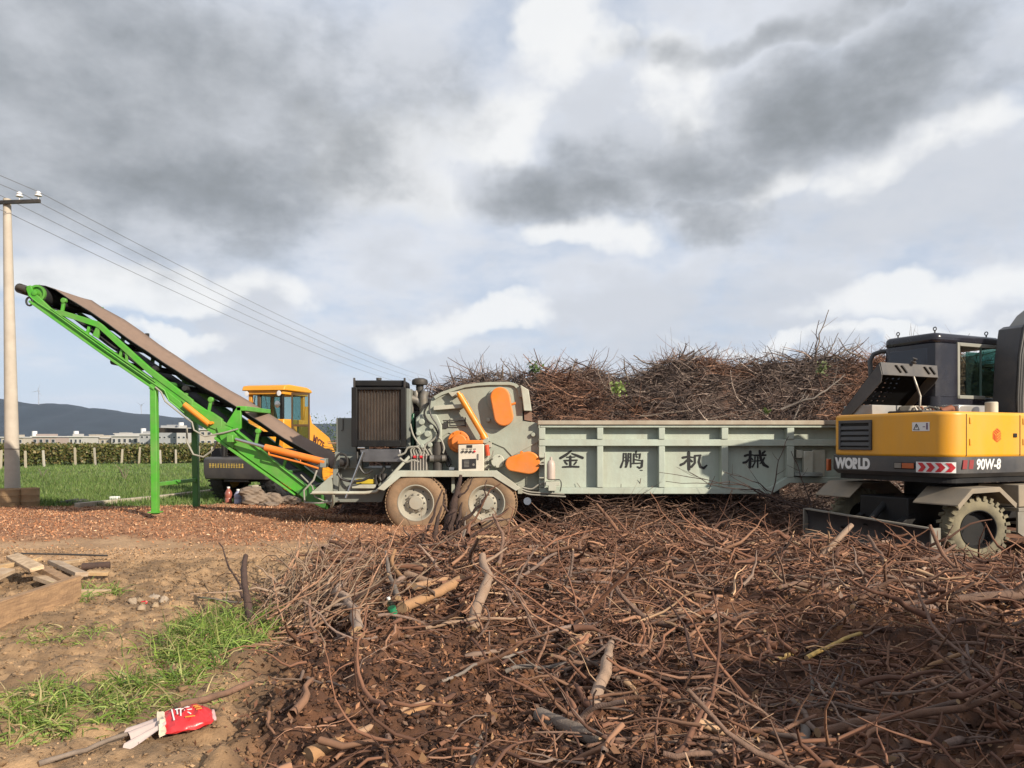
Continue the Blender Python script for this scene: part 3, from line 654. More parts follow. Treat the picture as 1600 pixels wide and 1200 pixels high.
def build_chipper():
    r = thing('wood_chipper', 'grey-green trailer wood chipper with long feed trough, orange covers and twin wheels', 'wood chipper', (0, 14.7, 0))
    # main drum housing
    body = [(650, 737), (648, 652), (655, 646), (664, 634), (675, 620), (688, 613), (702, 608), (725, 601), (745, 598.5), (765, 597), (797, 597), (807, 600), (813, 606), (816, 620), (818, 657), (842, 661), (842, 768), (812, 768), (776, 738)]
    b = MB(); b.ppx(body, YF + .15, YF + 2.25, YF); bo = b.build('housing', M['sage'], r, bevel=.015)
    # hinged hood over the drum: flange and lip
    b = MB(); b.ppx([(677, 634), (722, 631), (724, 637), (677, 641)], YF + .02, YF + .16, YF); b.build('hood_flange', M['sage_lt'], r, bevel=.006)
    b = MB(); b.ppx([(676, 619), (688, 612.2), (702, 607.2), (725, 600.2), (745, 597.7), (765, 596.2), (797.5, 596.2), (807.5, 599.2), (813.6, 605.5), (816.8, 620), (810.5, 620), (808, 608), (803, 602.7), (796, 601), (766, 601), (746, 602.3), (726, 605), (704, 611.7), (690, 616.8), (679, 623.5)], YF + .1, YF + .152, YF); b.build('hood_rim', M['sage'], r, bevel=.006)
    b = MB(); b.ppx([(660, 737), (660, 700), (700, 676), (726, 688), (760, 688), (788, 700), (800, 713), (842, 690), (842, 661.5), (818, 657.5), (790, 672), (752, 668), (725, 650), (690, 655), (652, 655), (652, 737)], YF + .128, YF + .153, YF); b.build('side_plate', M['sage'], r, bevel=.004)
    b = MB(); b.ppx([(700, 613), (716, 611), (718, 617), (706, 620)], YF + .02, YF + .16, YF); b.build('cylinder_bracket', M['sage_lt'], r, bevel=.006)
    b = MB(); b.ppx([(813, 601), (826, 609), (831, 642), (818.5, 642), (815.5, 618)], YF + .02, YF + 2.1, YF); b.build('inlet_box', M['sage_lt'], r, bevel=.012)
    b = MB(); b.ppx([(819, 643.5), (831, 643.5), (832, 658), (819.5, 656)], YF + .12, YF + 2.0, YF); b.build('feed_roller_gap', mat('rusty_steel', (.22, .125, .085), .8, var=.3), r)
    # orange covers
    def cover(name, pts, y0, y1): b = MB(); b.ppx(pts, y0, y1, YF); return b.build(name, M['orange'], r, bevel=.02, seg=3)
    c1 = cover('belt_cover', stadium((781.5, 620.5), 15.2, (787, 650.5), 15.2), YF - .08, YF + .155)
    b = MB(); b.tube([W(797, 632.5, YF - .03), W(806, 630, YF - .03)], .022, 8); b.build('grease_pipe', M['orange'], c1)
    b = MB(); b.ppx(disc(781, 624, 20.5), YF + .10, YF + .149, YF); b.build('bearing_seat', M['sage'], r, bevel=.006)
    c2 = cover('drive_cover', stadium((801, 724.5), 11.5, (826, 723), 17.6), YF - .1, YF + .13)
    b = MB(); b.ppx(disc(815, 707, 2.6, 12), YF - .06, YF + .05, YF); b.build('cover_lug', M['orange'], c2, bevel=.006)
    c3 = cover('shaft_cover', disc(716.5, 690, 17.3), YF + .02, YF + .14)
    b = MB(); b.ppx(disc(717.5, 690.5, 12.2), YF - .08, YF + .03, YF); b.build('shaft_cap', M['orange'], c3, bevel=.02)
    for i in range(8):
        a = 2 * math.pi * i / 8 + .3; b = MB(); b.ppx(disc(716.5 + 15 * math.cos(a), 690 + 15 * math.sin(a), 1.1, 6), YF + .0, YF + .025, YF); b.build('bolt', M['orange'], c3)
    # lift cylinder
    b = MB(); b.tube([W(718, 617, YF - .06), W(756, 681, YF - .06)], .056, 18); cy = b.build('lift_cylinder', M['cyl'], r, smooth=40)
    b = MB(); b.tube([W(715.5, 613, YF - .06), W(718.5, 618, YF - .06)], .035, 12); b.tube([W(754.5, 679, YF - .06), W(758, 685.5, YF - .06)], .066, 16); b.build('cylinder_end', M['cyl'], cy, smooth=40)
    b = MB(); b.ppx(disc(758.5, 687, 6, 14), YF - .1, YF + .14, YF); b.build('cylinder_pin', M['sage'], cy, bevel=.008)
    b = MB(); b.tube([W(725, 622, YF - .01), W(731, 628, YF - .02), W(733, 633, YF - .02)], .01, 6); b.build('cylinder_hose', M['hose'], cy)
    # fittings on the plate
    for (x, y, rad) in ((763, 656, 3), (833, 679, 3.4), (690, 660, 2.2)):
        b = MB(); b.ppx(disc(x, y, rad, 12), YF + .06, YF + .15, YF); b.build('plate_stud', M['sage'], r, bevel=.008)
    b = MB(); b.ppx(disc(777.5, 720.5, 10.6), YF + .02, YF + .14, YF); po = b.build('inspection_port', M['sage_lt'], r, bevel=.012)
    for i in range(4):
        a = 2 * math.pi * i / 4 + .4; b = MB(); b.ppx(disc(777.5 + 8.6 * math.cos(a), 720.5 + 8.6 * math.sin(a), .9, 6), YF + .0, YF + .025, YF); b.build('bolt', M['dark'], po)
    b = MB(); b.ppx([(683, 661.5), (698, 661), (698, 669), (684, 669.5)], YF + .10, YF + .151, YF); b.build('sight_window', M['dark'], r)
    for (x0, x1, y) in ((692, 726, 657.3), (703, 728, 665)):
        b = MB(); b.tube([W(x0, y, YF + .08), W(x1, y, YF + .08)], .012, 6); b.build('guard_bar', M['dark'], r)
    for (x, y0, y1) in ((703, 655, 666), (727, 652, 667)):
        b = MB(); b.tube([W(x, y0, YF + .08), W(x, y1, YF + .08)], .012, 6); b.build('guard_bar', M['dark'], r)
    # gearbox plate at the left of the housing
    b = MB(); b.ppx([(650, 700), (649, 655), (656, 647), (682, 647), (690, 664), (690, 705), (668, 712)], YF + .04, YF + .16, YF); gp = b.build('clutch_plate', M['sage'], r, bevel=.02)
    for (x, y, rad) in ((659, 659, 5), (654, 677, 4), (668, 678, 5.2), (674, 667, 3.6), (672, 695, 4), (684, 685, 3), (660, 697, 3.4)):
        b = MB(); b.ppx(disc(x, y, rad, 16), YF - .04, YF + .05, YF); b.build('boss', M['sage'], gp, bevel=.012)
    # radiator
    y0 = YF + .05
    b = MB(); b.ppx([(549, 605), (637, 605), (637, 698), (549, 698)], y0 + .12, y0 + .75, y0); rad = b.build('radiator', M['black'], r, bevel=.01)
    b = MB()
    for pts in ([(549, 605), (558, 605), (558, 698), (549, 698)], [(626, 605), (634, 605), (634, 698), (626, 698)], [(558, 605), (626, 605), (626, 609), (558, 609)], [(558, 688), (626, 688), (626, 698), (558, 698)]): b.ppx(pts, y0, y0 + .125, y0)
    b.build('radiator_frame', M['black'], rad, bevel=.008)
    b = MB(); b.ppx([(558, 609), (626, 609), (626, 688), (558, 688)], y0 + .085, y0 + .122, y0); b.build('radiator_core', M['radcore'], rad)
    for i in range(14):
        x = 560 + i * 4.85; b = MB(); b.ppx([(x, 609), (x + 1.0, 609), (x + 1.0, 688), (x, 688)], y0 + .045, y0 + .086, y0); b.build('core_tube', M['dark'], rad)
    b = MB(); b.ppx([(551, 593.5), (632, 593.5), (633, 604), (550, 604)], y0 + .08, y0 + .7, y0); b.build('header_tank', M['black'], rad, bevel=.03)
    for x in (551, 630):
        b = MB(); b.ppx([(x, 590), (x + 3, 590), (x + 3, 606), (x, 606)], y0 + .04, y0 + .08, y0); b.build('header_bracket', M['dark'], rad, bevel=.004)
    b = MB(); b.tube([W(592, 594, y0 + .35), W(592, 590.5, y0 + .35)], .05, 12); b.build('filler_cap', M['dark'], rad)
    b = MB(); b.ppx([(632.5, 606), (640, 607), (640, 702), (633.5, 702)], y0 + .10, y0 + .55, y0); b.build('engine_shroud', M['greybox'], r, bevel=.01)
    # engine behind the shroud
    b = MB(); b.ppx([(640, 640), (652, 640), (652, 735), (640, 735)], YF + .5, YF + 1.6, YF); b.ppx([(638, 618), (668, 618), (668, 640), (638, 640)], YF + .6, YF + 1.4, YF); en = b.build('engine_block', M['dark'], r, bevel=.02)
    b = MB(); b.tube([W(642, 610, YF + .5), W(642, 645, YF + .5)], .055, 10); b.tube([W(641, 622, YF + .45), W(653, 626, YF + .45), W(660, 634, YF + .45)], .07, 10); b.tube([W(650, 612, YF + .5), W(652, 626, YF + .45)], .06, 10); b.build('manifold', M['steel'], en, smooth=40)
    b = MB(); b.lathe([(0, .07), (.22, .07), (.22, .14), (.26, .15), (.31, .14), (.34, .08), (.345, .01)], W(656, 620, YF + .5), (0, 0, 1), 20); b.build('air_precleaner', M['dark'], en, smooth=40)
    b = MB(); b.tube([W(662, 650, YF + .4), W(662, 618, YF + .4), W(665, 611, YF + .4)], .075, 14); b.build('exhaust_pipe', M['steel'], en, smooth=40)
    b = MB(); b.ppx([(637, 645), (643, 645), (643, 700), (637, 700)], YF + .35, YF + .55, YF); b.build('oil_filter_bracket', mat('bottle_green', (.02, .12, .06), .3), en, bevel=.01)
    # fuel tank and rear frame
    b = MB(); b.ppx([(518, 652), (551, 652), (551, 733), (518, 733)], YF + .35, YF + 1.6, YF); tk = b.build('fuel_tank', M['greybox'], r, bevel=.015)
    b = MB(); b.tube([W(536, 653, YF + .33), W(536, 672, YF + .33), W(533, 673, YF + .33)], .008, 6); b.build('tank_gauge', M['dark'], tk)
    b = MB(); b.ppx([(496, 772), (517, 742), (517, 733), (604, 733), (604, 700), (652, 700), (652, 737), (625, 737), (598, 766), (590, 788), (497, 788)], YF + .45, YF + 1.9, YF); b.build('rear_chassis', M['greybox'], r, bevel=.01)
    b = MB(); b.ppx([(517, 706), (560, 712), (560, 733), (517, 733)], YF + .3, YF + .46, YF); b.ppx([(515, 728), (523, 728), (523, 772), (515, 772)], YF + .25, YF + .44, YF); b.build('rear_plate', M['greybox'], r, bevel=.006)
    b = MB(); b.ppx([(480, 773), (516, 742), (516, 772)], YF + .15, YF + .2, YF); b.build('side_skirt', M['sage'], r, bevel=.004)
    b = MB(); b.ppx([(562, 702), (625, 702), (627, 722), (566, 722)], YF + .02, YF + .75, YF); b.build('battery_box', mat('scuffed_metal', (.20, .20, .21), .28, .7, var=.35, scale=3), r, bevel=.01)
    b = MB(); b.ppx([(552, 750), (582, 750), (582, 757), (552, 757)], YF + .25, YF + .46, YF); b.build('yellow_plate', mat('yellow_label_plate', (.55, .40, .03), .5, var=.15), r, bevel=.004)
    b = MB(); b.ppx([(547, 758), (584, 758), (584, 764), (547, 764)], YF + .15, YF + .46, YF); b.build('step_plate', M['sage_lt'], r, bevel=.006)
    b = MB(); b.tube([W(568, 706, YF - .02), W(540.5, 778, YF - .02)], .022, 8); b.tube([W(559, 700, YF), W(570, 700, YF)], .02, 8); b.build('prop_rod', M['chrome'], r, smooth=40)
    b = MB(); b.tube([W(488, 770, YF - .02), W(520, 770, YF - .02), W(570, 770, YF - .02), W(588, 768, YF - .02), W(600, 756, YF - .02), W(640, 713, YF)], .03, 10); b.build('handrail', M['sage_lt'], r, smooth=40)
    b = MB(); b.tube([W(521, 772, YF), W(521, 785, YF + .1), W(518, 792, YF + .3)], .03, 8); b.build('stand', M['sage'], r, smooth=40)
    # small machinery clutter: pump, valves, hoses
    def hose(pts, Y, rad=.02, m='hose', par=None, dy=None, wob=0):
        P = [W(a, c, Y + (d[0] if d else 0)) for a, c, *d in pts]
        # smooth through the points (Catmull-Rom)
        Q = []
        E = [P[0]] + P + [P[-1]]
        for i in range(1, len(E) - 2):
            for k in range(5):
                t = k / 5; p0, p1, p2, p3 = E[i - 1], E[i], E[i + 1], E[i + 2]
                Q.append(.5 * ((2 * p1) + (p2 - p0) * t + (2 * p0 - 5 * p1 + 4 * p2 - p3) * t * t + (3 * p1 - p0 - 3 * p2 + p3) * t ** 3))
        Q.append(P[-1]); b = MB(); b.tube(Q, rad, 7); return b.build('hose', M[m], par or r, smooth=50)
    b = MB(); b.ppx([(640, 716), (668, 716), (668, 736), (640, 736)], YF + .0, YF + .3, YF); vb = b.build('valve_block', M['steel'], r, bevel=.01)
    for i in range(6):
        x = 643 + i * 4.6; b = MB(); b.tube([W(x, 737, YF - .02), W(x, 712, YF - .02)], .018, 8); b.tube([W(x, 713, YF - .02), W(x, 709, YF - .02)], .026, 8); b.build('valve_spool', M['steel'], vb, smooth=40)
    for x in (648, 658):
        b = MB(); b.tube([W(x - 2, 714, YF - .05), W(x + 2, 714, YF - .05)], .025, 8); b.build('valve_cap', M['red'], vb)
    b = MB(); b.tube([W(671, 717, YF), W(699, 716, YF)], .07, 14); b.tube([W(684, 690, YF + .05), W(684, 736, YF + .05)], .085, 14); b.tube([W(690, 700, YF + .05), W(702, 728, YF + .05)], .05, 10); b.build('hydraulic_pump', M['dark'], r, smooth=40)
    b = MB(); b.tube([W(672, 716, YF - .04), W(678, 716, YF - .04)], .06, 14); b.tube([W(691, 716, YF - .04), W(696, 716, YF - .04)], .055, 14); b.build('pump_flange', M['steel'], r, smooth=40)
    b = MB(); b.ppx([(702, 730), (710, 730), (710, 734), (702, 734)], YF - .05, YF + .02, YF); b.build('nameplate', M['white'], r, bevel=.003)
    for i in range(6):
        x = 643 + i * 4.6; hose([(x, 710), (x - 1 - i * .5, 703), (x + 5, 698 - i), (x + 12, 701), (x + 16 + i, 712)], YF - .03 + i * .02, .016)
    hose([(662, 704), (666, 694), (676, 688), (683, 680), (684, 672)], YF - .02, .018)
    hose([(674, 624), (668, 633), (663, 645), (668, 657), (680, 668), (685, 680)], YF - .02, .018, 'hoseblk')
    hose([(672, 628), (671, 640), (675, 652), (683, 664), (686, 676), (682, 690)], YF - .06, .016, 'hoseblk')
    hose([(641, 662), (645, 678), (652, 690), (661, 702)], YF + .0, .016)
    hose([(684, 682), (690, 688), (694, 700), (692, 708)], YF - .04, .016)
    hose([(625, 716), (634, 722), (645, 719), (655, 722)], YF - .02, .02)
    hose([(622, 712), (632, 708), (637, 700), (646, 698)], YF - .04, .018)
    hose([(700, 712), (704, 722), (702, 730), (712, 734)], YF - .02, .016, 'hoseblk')
    hose([(528, 740), (534, 748), (548, 752), (565, 751), (578, 745)], YF + .05, .024, 'hoseblk')
    hose([(558, 706), (560, 725), (570, 740), (582, 735)], YF + .05, .022, 'hoseblk')
    hose([(522, 733), (524, 718), (531, 709), (540, 712), (543, 724), (538, 733)], YF + .1, .02, 'hoseblk')
    b = MB(); b.tube([W(532, 722, YF + .22), W(545, 722, YF + .22)], .085, 14); b.build('fuel_filter', M['dark'], r, smooth=40)
    hose([(594, 712), (600, 730), (593, 745), (600, 755)], YF + .2, .03, 'hoseblk')
    b = MB(); b.tube([W(600, 740, YF + .2), W(600, 760, YF + .2)], .05, 10); b.tube([W(588, 742, YF + .25), W(588, 765, YF + .25)], .04, 10); b.build('drain_pipe', M['dark'], r, smooth=40)
    for i, pts in enumerate(([(812, 763), (825, 768), (845, 770), (882, 772)], [(810, 766), (826, 772), (850, 774), (884, 776)], [(812, 760), (830, 764), (842, 757), (853, 754)])): hose(pts, YF - .06, .014)
    # electrical harness loops below the control box
    hose([(757, 700), (762, 712), (757, 722), (762, 733)], YF - .03, .014); hose([(757, 716), (764, 718), (769, 712), (771, 704)], YF - .03, .012)
    # control box
    b = MB(); b.ppx([(716, 695), (756, 694), (756, 736), (716, 737)], YF - .28, YF + .02, YF - .28); cb = b.build('control_box', M['box'], r, bevel=.012)
    Yc = YF - .28
    b = MB(); b.ppx([(714.5, 688), (754.5, 687.5), (754.5, 693.5), (714.5, 694)], Yc, YF - .05, Yc); b.build('box_visor', M['orange'], cb, bevel=.01)
    b = MB(); b.ppx([(722, 717.5), (744, 716.5), (744, 732), (722, 733)], Yc - .006, Yc + .01, Yc); sc = b.build('display_panel', M['screen'], cb)
    for i in range(5):
        b = MB(); b.ppx([(725, 720 + i * 2.2), (733, 719.8 + i * 2.2), (733, 720.8 + i * 2.2), (725, 721 + i * 2.2)], Yc - .009, Yc - .004, Yc); b.build('screen_line', M['steel'], sc)
    b = MB(); b.ppx(disc(740, 726, 2, 10), Yc - .012, Yc - .004, Yc); b.build('key_switch', M['steel'], sc)
    for i in range(4):
        x = 723.5 + i * 6; b = MB(); b.ppx(disc(x, 705.3, 1.9, 12), Yc - .03, Yc + .01, Yc); bt = b.build('push_button', M['dark'] if i < 3 else M['red'], cb, bevel=.006)
        b = MB(); b.ppx([(x - 2.2, 701.2), (x + 2.2, 701), (x + 2.2, 702.2), (x - 2.2, 702.4)], Yc - .004, Yc + .004, Yc); b.build('button_label', M['letter'], bt)
    b = MB(); b.ppx([(729, 695.4), (738, 695.2), (738, 699.6), (729, 699.8)], Yc - .006, Yc + .01, Yc); b.build('meter', M['screen'], cb)
    b = MB(); b.ppx([(746.5, 709), (748, 709), (748, 718), (746.5, 718)], Yc - .02, Yc, Yc); b.build('box_latch', M['steel'], cb)
    b = MB(); b.tube([W(760.5, 695, YF - .1), W(762.5, 712, YF - .1)], .038, 10); b.build('red_canister', mat('red_orange', (.6, .07, .02), .4), r, smooth=40)
    b = MB(); b.ppx([(757, 691), (768, 691), (768, 699), (764, 699), (764, 735), (757, 735)], YF - .04, YF + .14, YF); b.build('relay_bracket', M['sage_lt'], r, bevel=.006)
    for (x, y) in ((760, 722), (764, 728), (759, 732)):
        b = MB(); b.tube([W(x, y, YF - .06), W(x + 4, y + .5, YF - .06)], .03, 8); b.build('connector', M['dark'], r)
    # fender over both wheels
    o = [(589, 764), (621, 735.5), (776, 735.5), (814, 763)]; i_ = [(600, 766.5), (626, 745), (771, 745), (806, 767)]
    b = MB(); b.ppx(o + i_[::-1], YF - .3, YF - .26, YF - .3); fe = b.build('fender', M['sage_lt'], r, bevel=.004)
    b = MB(); t = [(591, 763.2), (621.5, 735.8), (775.5, 735.8), (812, 762)]; t2 = [(x + (0 if k in (1, 2) else (2 if k == 0 else -2)), y + 2.2) for k, (x, y) in enumerate(t)]
    b.ppx(t + t2[::-1], YF - .258, YF + .5, YF - .3); b.build('fender_top', M['sage'], fe, bevel=.002)
    for x in (706, 812.5):
        b = MB(); b.ppx([(x, 744), (x + 5, 744), (x + 5, 770), (x, 770)] if x < 800 else [(809, 755), (816, 755), (816, 771), (809, 771)], YF - .1, YF + .1, YF); b.build('fender_stay', M['sage'], fe, bevel=.004)
    # chassis and axles
    b = MB(); b.ppx([(585, 752), (850, 752), (850, 770), (585, 770)], YF + .55, YF + .7, YF); b.ppx([(585, 752), (850, 752), (850, 770), (585, 770)], YF + 1.6, YF + 1.75, YF); b.ppx([(842, 768), (1235, 768), (1235, 776), (842, 776)], YF + .55, YF + .7, YF)
    b.ppx([(842, 768), (1235, 768), (1235, 776), (842, 776)], YF + 1.5, YF + 1.65, YF); b.build('chassis_beam', M['dark'], r, bevel=.006)
    for x in (649.5, 760.5):
        c = W(x, 786, YF - .27); b = MB(); b.tube([c + Vector((0, .3, 0)), c + Vector((0, 2.4, 0))], .07, 12); b.build('axle', M['dark'], r)
        wheel(r, c + Vector((0, .14, 0)), .533, .30, (0, -1, 0), M['tyre'], M['rim'])
        wheel(r, c + Vector((0, 2.5, 0)), .533, .30, (0, 1, 0), M['tyre'], M['rim'], n=28)
    b = MB(); b.tube([W(824, 783, YF + .4), W(824, 783, YF + .6)], .07, 12); b.build('air_tank', M['chrome'], r)
    # ---- feed trough
    x0, x1 = 842, 1352
    T = MB(); T.ppx([(844, 660), (1350, 660), (1350, 748), (1232, 748), (1204, 765), (844, 765)], YF + .17, YF + .20, YF); tr = T.build('trough_wall', M['rail'], r)
    b = MB(); b.ppx([(844, 660), (1350, 660), (1350, 748), (1232, 748), (1204, 765), (844, 765)], YF + 1.85, YF + 1.9, YF); b.ppx([(844, 757), (1206, 757), (1206, 764), (844, 764)], YF + .2, YF + 1.85, YF); b.build('trough_far_wall', M['rail'], r)
    b = MB(); b.ppx([(840, 657), (1352, 657), (1352, 664), (840, 664)], YF - .03, YF + .24, YF); b.build('top_rail', mat('worn_rail_top', (.46, .42, .33), .6, var=.15, dirt=(.3, .22, .16), damt=.5, dscale=3), r, bevel=.012)
    b = MB(); b.ppx([(844, 664.3), (1350, 664.3), (1350, 668), (844, 668)], YF + .0, YF + .168, YF); b.build('top_rail_web', M['rail'], r, bevel=.006)
    b = MB(); b.ppx([(842, 686.5), (1350, 686.5), (1350, 697), (842, 697)], YF + .015, YF + .168, YF); b.build('middle_rail', M['rail'], r, bevel=.01)
    b = MB(); b.ppx([(842, 762), (1203, 762), (1230, 745.5), (1350, 745.5), (1350, 755), (1234, 755), (1207, 772), (842, 772)], YF + .012, YF + .168, YF); b.build('bottom_rail', M['rail'], r, bevel=.01)
    for (a, c) in ((842, 852), (933, 942.5), (1029.5, 1039), (1127.5, 1138), (1230, 1241)):
        zt = 762 if a < 1200 else 746
        b = MB(); b.ppx([(a, 668.3), (c, 668.3), (c, 686.3), (a, 686.3)], YF, YF + .168, YF); b.ppx([(a, 697.3), (c, 697.3), (c, zt - .3), (a, zt - .3)], YF, YF + .168, YF); b.build('stake_post', M['rail'], r, bevel=.008)
    # belt drive fittings at the far end of the trough
    b = MB(); b.ppx([(1256, 705), (1270, 705), (1270, 742), (1256, 742)], YF - .02, YF + .1, YF); b.build('tension_post', M['sage_lt'], r, bevel=.01)
    b = MB(); b.lathe([(0, .25), (.05, .24), (.06, .1)], W(1262, 743, YF + .02), (0, 0, 1), 20); b.build('tension_base', M['greybox'], r, smooth=40)
    b = MB(); b.ppx([(1246, 703), (1256, 703), (1256, 716), (1246, 716)], YF + .05, YF + .168, YF); b.ppx([(1272, 703), (1292, 703), (1292, 745), (1272, 745)], YF + .08, YF + .168, YF); b.build('bearing_plate', M['sage_lt'], r, bevel=.006)
    # pale tank on the trough's first bay
    c = W(861, 750, YF - .14)
    b = MB(); b.lathe([(0, .05), (.02, .075), (.27, .075), (.33, .055), (.35, .025), (.40, .022), (.41, .005)], c, (0, 0, 1), 18); ac = b.build('accumulator', mat('pinkish_cylinder', (.52, .43, .37), .4, var=.08, dirt=(.35, .25, .18), damt=.3), r, smooth=40)
    b = MB(); b.ppx([(852, 752), (873, 752), (873, 758), (868, 758), (868, 766), (856, 766), (856, 758), (852, 758)], YF - .2, YF + .0, YF); b.build('accumulator_bracket', M['sage_lt'], ac, bevel=.006)
    for y in (713, 724, 745):
        b = MB(); b.ppx([(842.5, y), (853, y), (853, y + 1.6), (842.5, y + 1.6)], YF - .16, YF - .001, YF); b.build('ladder_rung', M['sage_lt'], r)
    b = MB(); b.tube([W(851.5, 708, YF - .16), W(851.5, 762, YF - .16)], .012, 6); b.build('ladder_rail', M['sage_lt'], r)
    hose([(866, 750), (875, 750), (877, 758), (875, 768)], YF - .1, .01, 'hoseblk')
    # the four painted characters
    def tr4(o, s):
        def f(p):
            w = W(o[0] + p[0] * s, o[1] + p[1] * s, YF + .17); return (w.x, w.z)
        return f
    Z4 = tr4((860, 690), .1125); Z5 = tr4((1050, 690), .1125)
    CH = [(Z4, [([(288, 130), (215, 185), (140, 228)], [20, 32, 30]), ([(298, 165), (375, 195), (448, 225)], [16, 28, 30]), ([(228, 217), (340, 213)], 15), ([(192, 263), (370, 258)], 19), ([(278, 205), (278, 345)], 28),
                ([(205, 285), (232, 312)], 20), ([(358, 285), (332, 315)], 20), ([(172, 352), (300, 346), (395, 350)], [18, 22, 20])]),
          (Z4, [([(1017, 165), (1012, 265), (978, 355)], [18, 18, 24]), ([(1052, 165), (1052, 335), (1040, 352)], [18, 18, 14]), ([(1012, 168), (1056, 166)], 13), ([(1015, 218), (1050, 214)], 11), ([(1013, 268), (1050, 262)], 11),
                ([(1085, 165), (1080, 270), (1052, 350)], [18, 18, 22]), ([(1117, 165), (1117, 352)], 18), ([(1082, 168), (1120, 166)], 13), ([(1082, 218), (1115, 214)], 11), ([(1082, 268), (1115, 262)], 11),
                ([(1192, 136), (1190, 160)], [24, 14]), ([(1160, 172), (1158, 300)], 20), ([(1160, 176), (1250, 172)], 13), ([(1246, 172), (1238, 232)], [20, 18]), ([(1192, 196), (1206, 216)], 16), ([(1160, 246), (1285, 266)], 13),
                ([(1278, 262), (1268, 350), (1242, 366), (1208, 348)], [22, 26, 24, 14]), ([(1140, 302), (1248, 298)], 15), ([(1250, 396), (1278, 398)], 9)]),
          (Z5, [([(232, 152), (235, 382)], 36), ([(150, 222), (205, 212), (300, 218)], [28, 26, 14]), ([(212, 252), (170, 300), (122, 322)], [22, 28, 30]), ([(252, 248), (278, 275)], [16, 24]), ([(318, 195), (318, 295), (270, 350)], [22, 26, 28]), ([(318, 196), (398, 190)], 20),
                ([(390, 190), (372, 280), (395, 350), (440, 368), (482, 330)], [22, 26, 30, 34, 18])]),
          (Z5, [([(1086, 140), (1080, 355)], 34), ([(1012, 198), (1050, 184), (1130, 186)], [28, 26, 14]), ([(1066, 245), (1030, 285), (990, 292)], [20, 28, 26]), ([(1105, 232), (1122, 250)], 16), ([(1142, 192), (1300, 188)], 22),
                ([(1216, 130), (1232, 240), (1275, 320), (1332, 352)], [28, 32, 38, 24]), ([(1288, 135), (1258, 162)], [22, 26]), ([(1280, 225), (1262, 268), (1222, 306)], [20, 20, 12]), ([(1112, 272), (1215, 266)], 14), ([(1152, 215), (1150, 290), (1116, 350)], [16, 16, 22]), ([(1190, 215), (1188, 358)], 18)])]
    for f, strokes in CH:
        m = MB()
        for k, (pts, w) in enumerate(strokes):
            w = [v * 1.22 for v in w] if isinstance(w, list) else w * 1.22; q = ribbon(pts, w, YF + .1632 - k * .0002, YF + .169, f); m.add(q.v, q.f)
        m.build('painted_character', M['letter'], r)
build_chipper()

